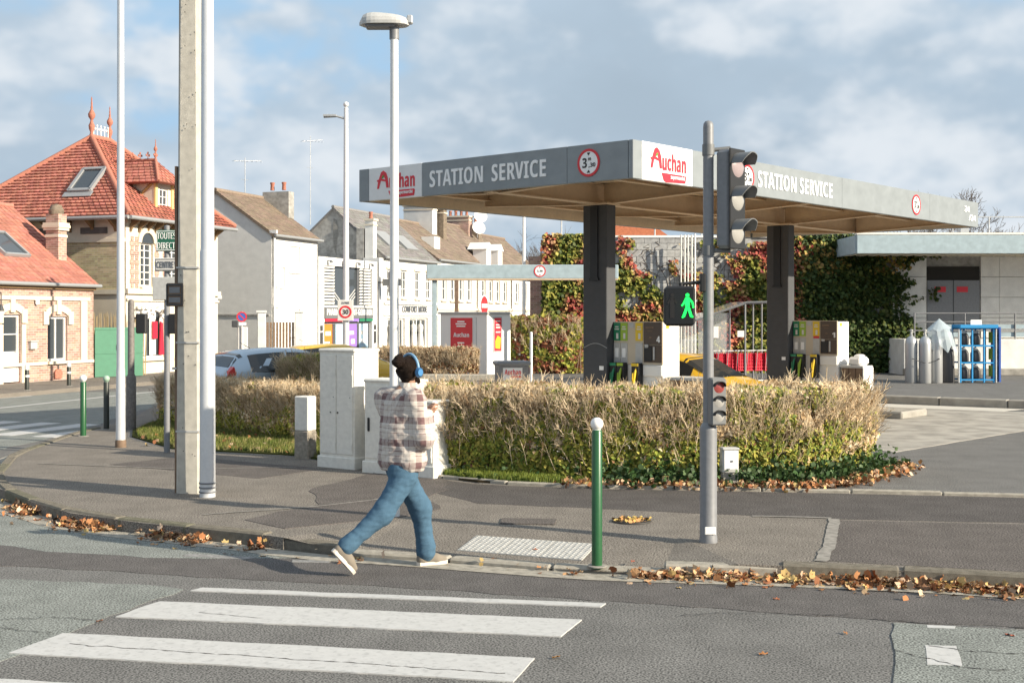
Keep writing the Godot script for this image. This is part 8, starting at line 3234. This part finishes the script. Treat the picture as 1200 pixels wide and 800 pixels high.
	flesh(m, [[Vector3(0.095, 0.96, 0) + tw * 0.10, Vector3(0.08, 1.36, 0) + tw * 0.085, 0.128, 0.112], [Vector3(0.095, 0.96, 0) - tw * 0.10, Vector3(0.08, 1.36, 0) - tw * 0.085, 0.128, 0.112], [Vector3(0.095, 0.93, 0) + tw * 0.09, Vector3(0.095, 0.93, 0) - tw * 0.09, 0.135, 0.135], [Vector3(0.055, 0.95, 0), Vector3(0.05, 1.2, 0), 0.125, 0.12], [Vector3(0.085, 1.15, 0), Vector3(0.075, 1.42, 0), 0.14, 0.12], [shR, shL, 0.075, 0.075], [shR - tw * 0.05 + up * 0.02, hd - up * 0.16, 0.06, 0.055], [shL + tw * 0.05 + up * 0.02, hd - up * 0.16, 0.06, 0.055], [shR, elR, 0.085, 0.078], [elR, wrR, 0.076, 0.056], [shL, elL, 0.085, 0.078], [elL, wrL, 0.076, 0.056]], 0.0125, 48.0, 0.011, 7, 0.845)
	put(m, "overshirt", shirt_m, t)
	m = M.new()
	for k in 14:
		var a0 := TAU * k / 14.0
		var a1 := TAU * (k + 1) / 14.0
		var c := hd - up * 0.15 - fwd * 0.015
		var r0 := rgt * cos(a0) * 0.075 + fwd * sin(a0) * 0.075
		var r1 := rgt * cos(a1) * 0.075 + fwd * sin(a1) * 0.075
		var h0 := up * (0.05 if sin(a0) < 0.5 else 0.015)
		var h1 := up * (0.05 if sin(a1) < 0.5 else 0.015)
		m.quad(c + r0 + h0, c + r1 + h1, c + r1 * 1.35 - up * 0.02, c + r0 * 1.35 - up * 0.02, r0)
	put(m, "collar", shirt_m, t)
	# hair: cap of hair and a bun behind the crown
	m = M.new()
	flesh(m, [[hd + up * 0.04 - fwd * 0.005, hd + up * 0.035 - fwd * 0.042, 0.088, 0.082], [hd + up * 0.0 - fwd * 0.05, hd - up * 0.065 - fwd * 0.05, 0.076, 0.042], [hd + up * 0.02 - fwd * 0.03 + rgt * 0.04, hd - up * 0.02 - fwd * 0.04 + rgt * 0.045, 0.05, 0.045], [hd + up * 0.02 - fwd * 0.03 - rgt * 0.04, hd - up * 0.02 - fwd * 0.04 - rgt * 0.045, 0.05, 0.045]], 0.009, 90.0, 0.012, 11)
	flesh(m, [[hd + up * 0.07 - fwd * 0.125, hd + up * 0.105 - fwd * 0.12, 0.05, 0.042], [hd + up * 0.06 - fwd * 0.09, hd + up * 0.08 - fwd * 0.12, 0.03, 0.036], [hd + up * 0.05 - fwd * 0.16 + rgt * 0.015, hd + up * 0.09 - fwd * 0.15 - rgt * 0.01, 0.022, 0.03]], 0.007, 90.0, 0.018, 12)
	put(m, "hair", grain(mat("hair", Color(0.022, 0.013, 0.009), 0.6, 0.0, 0.25), T.stain, 14.0, null, 0.1, 0.6, T.rough, false), t)
	m = M.new()
	flesh(m, [[hd + fwd * 0.055 - up * 0.085, hd + fwd * 0.082 - up * 0.09, 0.042, 0.03], [hd + fwd * 0.03 - up * 0.07 + rgt * 0.045, hd + fwd * 0.06 - up * 0.09 + rgt * 0.03, 0.028, 0.028], [hd + fwd * 0.03 - up * 0.07 - rgt * 0.045, hd + fwd * 0.06 - up * 0.09 - rgt * 0.03, 0.028, 0.028]], 0.008, 110.0, 0.004, 13)
	put(m, "beard", K.hair, t)
	m = M.new()
	for s in [1.0, -1.0]:
		m.ball(hd + fwd * 0.083 + rgt * s * 0.032 + up * 0.012, Vector3.ONE * 0.012, 8, 6)
	put(m, "eyes", K.letter_white, t)
	# shoes
	var shoe := mat("canvas_taupe", Color(0.21, 0.18, 0.145), 0.9)
	var sole := mat("sole", Color(0.66, 0.60, 0.53), 0.7)
	# front foot flat, rear foot rolling off its toes
	for q in [[Transform3D(Basis(), Vector3(ankL.x, 0.0, ankL.z)), "L"], [Transform3D(Basis(Vector3(0, 0, 1), -0.85), Vector3(-0.504, 0.156, 0.092)), "R"]]:
		m = M.new()
		m.X = q[0]
		flesh(m, [[Vector3(-0.045, 0.055, 0), Vector3(-0.03, 0.085, 0), 0.04, 0.042], [Vector3(-0.04, 0.05, 0), Vector3(0.09, 0.045, 0.004), 0.04, 0.04], [Vector3(0.09, 0.044, 0.005), Vector3(0.16, 0.04, 0.0), 0.042, 0.032], [Vector3(0.0, 0.08, 0), Vector3(0.07, 0.06, 0), 0.042, 0.036]], 0.008, 90.0)
		put(m, "shoe", shoe, t)
		m = M.new()
		m.X = q[0] * Transform3D(Basis(Vector3(1, 0, 0), Vector3(0, 0, -1), Vector3(0, 1, 0)), Vector3.ZERO)
		m.extrude([Vector2(-0.085, -0.02), Vector2(-0.07, -0.04), Vector2(0.0, -0.04), Vector2(0.09, -0.05), Vector2(0.16, -0.042), Vector2(0.197, -0.012), Vector2(0.197, 0.016), Vector2(0.16, 0.042), Vector2(0.09, 0.046), Vector2(0.0, 0.04), Vector2(-0.07, 0.04), Vector2(-0.085, 0.02)], 0.0, 0.03)
		put(m, "sole", sole, t)
	m = M.new()
	m.tube([ankR + Vector3(-0.006, -0.01, 0), ankR + Vector3(-0.035, -0.045, 0)], [0.05, 0.045], 14)
	put(m, "sock", mat("sock", Color(0.25, 0.03, 0.07), 0.9), t)
	# the headphones: a thing of its own
	var X := Transform3D(Basis(Vector3.UP, deg_to_rad(25.0)), w3(-1.03, 10.75, -0.112))
	var h := thing("headphones", "blue over-ear headphones on the walking person's head", "headphones", X * hd, deg_to_rad(25.0))
	m = M.new()
	var ps := []
	var rs := []
	for k in 17:
		var a := PI * k / 16.0
		ps.append(rgt * cos(a) * 0.108 + up * (0.005 + sin(a) * 0.138) - fwd * 0.006)
		rs.append(0.0135)
	m.tube(ps, rs, 10)
	put(m, "headband", mat("band_blue", Color(0.16, 0.30, 0.46), 0.4), h)
	for s in [1.0, -1.0]:
		m = M.new()
		var c: Vector3 = rgt * s * 0.098 - up * 0.012 - fwd * 0.004
		m.tube([c, c + rgt * s * 0.012], [0.044, 0.046], 18)
		put(m, "ear_pad", K.black_plastic, h)
		m = M.new()
		m.tube([c + rgt * s * 0.012, c + rgt * s * 0.026, c + rgt * s * 0.034], [0.045, 0.042, 0.03], 18)
		put(m, "ear_cup", mat("cup_blue", Color(0.06, 0.20, 0.42), 0.35), h)

# ------------------------------------------------------------------ fallen leaves
func litter():
	var dead := [Color(0.42, 0.20, 0.09), Color(0.50, 0.30, 0.16), Color(0.33, 0.14, 0.06), Color(0.46, 0.33, 0.14), Color(0.58, 0.42, 0.27), Color(0.24, 0.10, 0.05), Color(0.17, 0.09, 0.05), Color(0.56, 0.40, 0.28)]
	var kerb := flat_pts(KERB)
	var n := 0
	var tries := 0
	# heaps in the gutter: runs of leaves along the kerb face
	while n < 3300 and tries < 60000:
		tries += 1
		var c := at_line(kerb.slice(2, 22), rng.randf())
		var p: Vector2 = c[0]
		var heap := 0.02
		if p.x > 2.75:
			heap = 1.0
		elif p.x > 1.0:
			heap = 0.55
		elif p.x < -2.3 and p.x > -5.6:
			heap = 0.75 if sin(p.x * 5.6 + 0.7) > -0.15 else 0.04
		if rng.randf() > heap:
			continue
		n += 1
		var out := absf(rng.randfn()) * 0.09 + 0.02
		if rng.randf() < 0.06:
			out += rnd(0.0, 0.35)
		var q := p - Vector2(c[1].y, -c[1].x) * -out * -1.0
		var side: Vector2 = Vector2(c[1].y, -c[1].x)
		if side.y > 0:
			side = -side
		q = p + side * out
		var y := -0.106 + maxf(0.0, 0.07 - out * 0.4) * rng.randf()
		row(Transform3D((aim((rdir() + Vector3(0, 0.1, 0)).normalized(), rnd(0, TAU)) if rng.randf() < 0.45 else Basis(Vector3.UP, rnd(0, TAU)) * Basis(Vector3.RIGHT, PI / 2 + rnd(-0.4, 0.4))).scaled(Vector3.ONE * (rnd(0.025, 0.055) if rng.randf() < 0.6 else rnd(0.055, 0.09))), w3(q.x, q.y, y)), mixc(dead))
	for i in 1500:
		var c := at_line(flat_pts([0.7, 15.12, 1.6, 15.0, 2.4, 14.92, 3.4, 14.82, 4.1, 15.2, 5.0, 16.3, 5.4, 17.0]), rng.randf())
		var p: Vector2 = c[0] + Vector2(rng.randfn(), rng.randfn()) * 0.09
		row(Transform3D(aim((rdir() + Vector3(0, 0.2, 0)).normalized(), rnd(0, TAU)).scaled(Vector3.ONE * rnd(0.035, 0.075)), w3(p.x, p.y, 0.03 + rnd(0, 0.05))), mixc(dead))
	for i in 500:
		var p := Vector2(rnd(-6.2, -1.3), rnd(17.2, 22.5))
		if p.y < 18.2 + (-2.6 - p.x) * 0.5:
			continue
		row(Transform3D(aim((rdir() + Vector3(0, 0.2, 0)).normalized(), rnd(0, TAU)).scaled(Vector3.ONE * rnd(0.04, 0.08)), w3(p.x, p.y, 0.05)), mixc(dead))
	for i in 60:
		var a := rnd(0, TAU)
		var r := sqrt(rng.randf()) * 0.17
		row(Transform3D(aim(Vector3(rng.randfn(), 0.2, rng.randfn()).normalized(), rnd(0, TAU)).scaled(Vector3.ONE * rnd(0.03, 0.06)), w3(1.2 + cos(a) * r, 12.58 + sin(a) * r, 0.02)), mixc([Color(0.5, 0.36, 0.12), Color(0.45, 0.24, 0.1)]))
	tag(many("fallen_leaves", lobed_mesh, K.dead_leaf), "drifts of brown autumn leaves in the gutter and along the edging", "leaves")
	# single leaves lying apart on the carriageway and the ramp
	var spots := [[2.02, 9.62, "small red leaf alone on the road right of the signal post"], [1.62, 8.05, "leaf on the road near the bottom edge, left of the crack"], [0.27, 8.0, "reddish leaf on the road right of the front zebra stripe"], [-0.15, 11.02, "orange leaf at the dropped kerb by the tactile slabs"], [0.2, 11.3, "pale leaf lying on the tactile slabs"], [-2.95, 8.95, "orange leaf on the old asphalt left of the zebra stripes"], [3.4, 8.55, "brown leaf on the pale road patch at the right"], [1.05, 10.75, "leaf on the ramp right of the green bollard"], [2.3, 8.6, "dull red leaf just left of the road crack"]]
	for s in spots:
		var o := MeshInstance3D.new()
		o.mesh = lobed_mesh
		o.material_override = grain(mat("single_leaf", Color(0.45, rnd(0.1, 0.22), 0.06), 0.8), T.speck2, 6.0)
		o.name = numbered("fallen_leaf")
		add_child(o)
		var y := -0.112 if s[1] < 10.7 else (-0.075 if s[0] < 0.9 and s[1] < 11.2 else -0.045)
		o.transform = Transform3D(Basis(Vector3.UP, rnd(0, TAU)) * Basis(Vector3.RIGHT, PI / 2 - 0.06).scaled(Vector3(1, 1, 0.5) * rnd(0.05, 0.075)), w3(s[0], s[1], y + 0.003))
		tag(o, s[2], "leaf", "single fallen leaves")
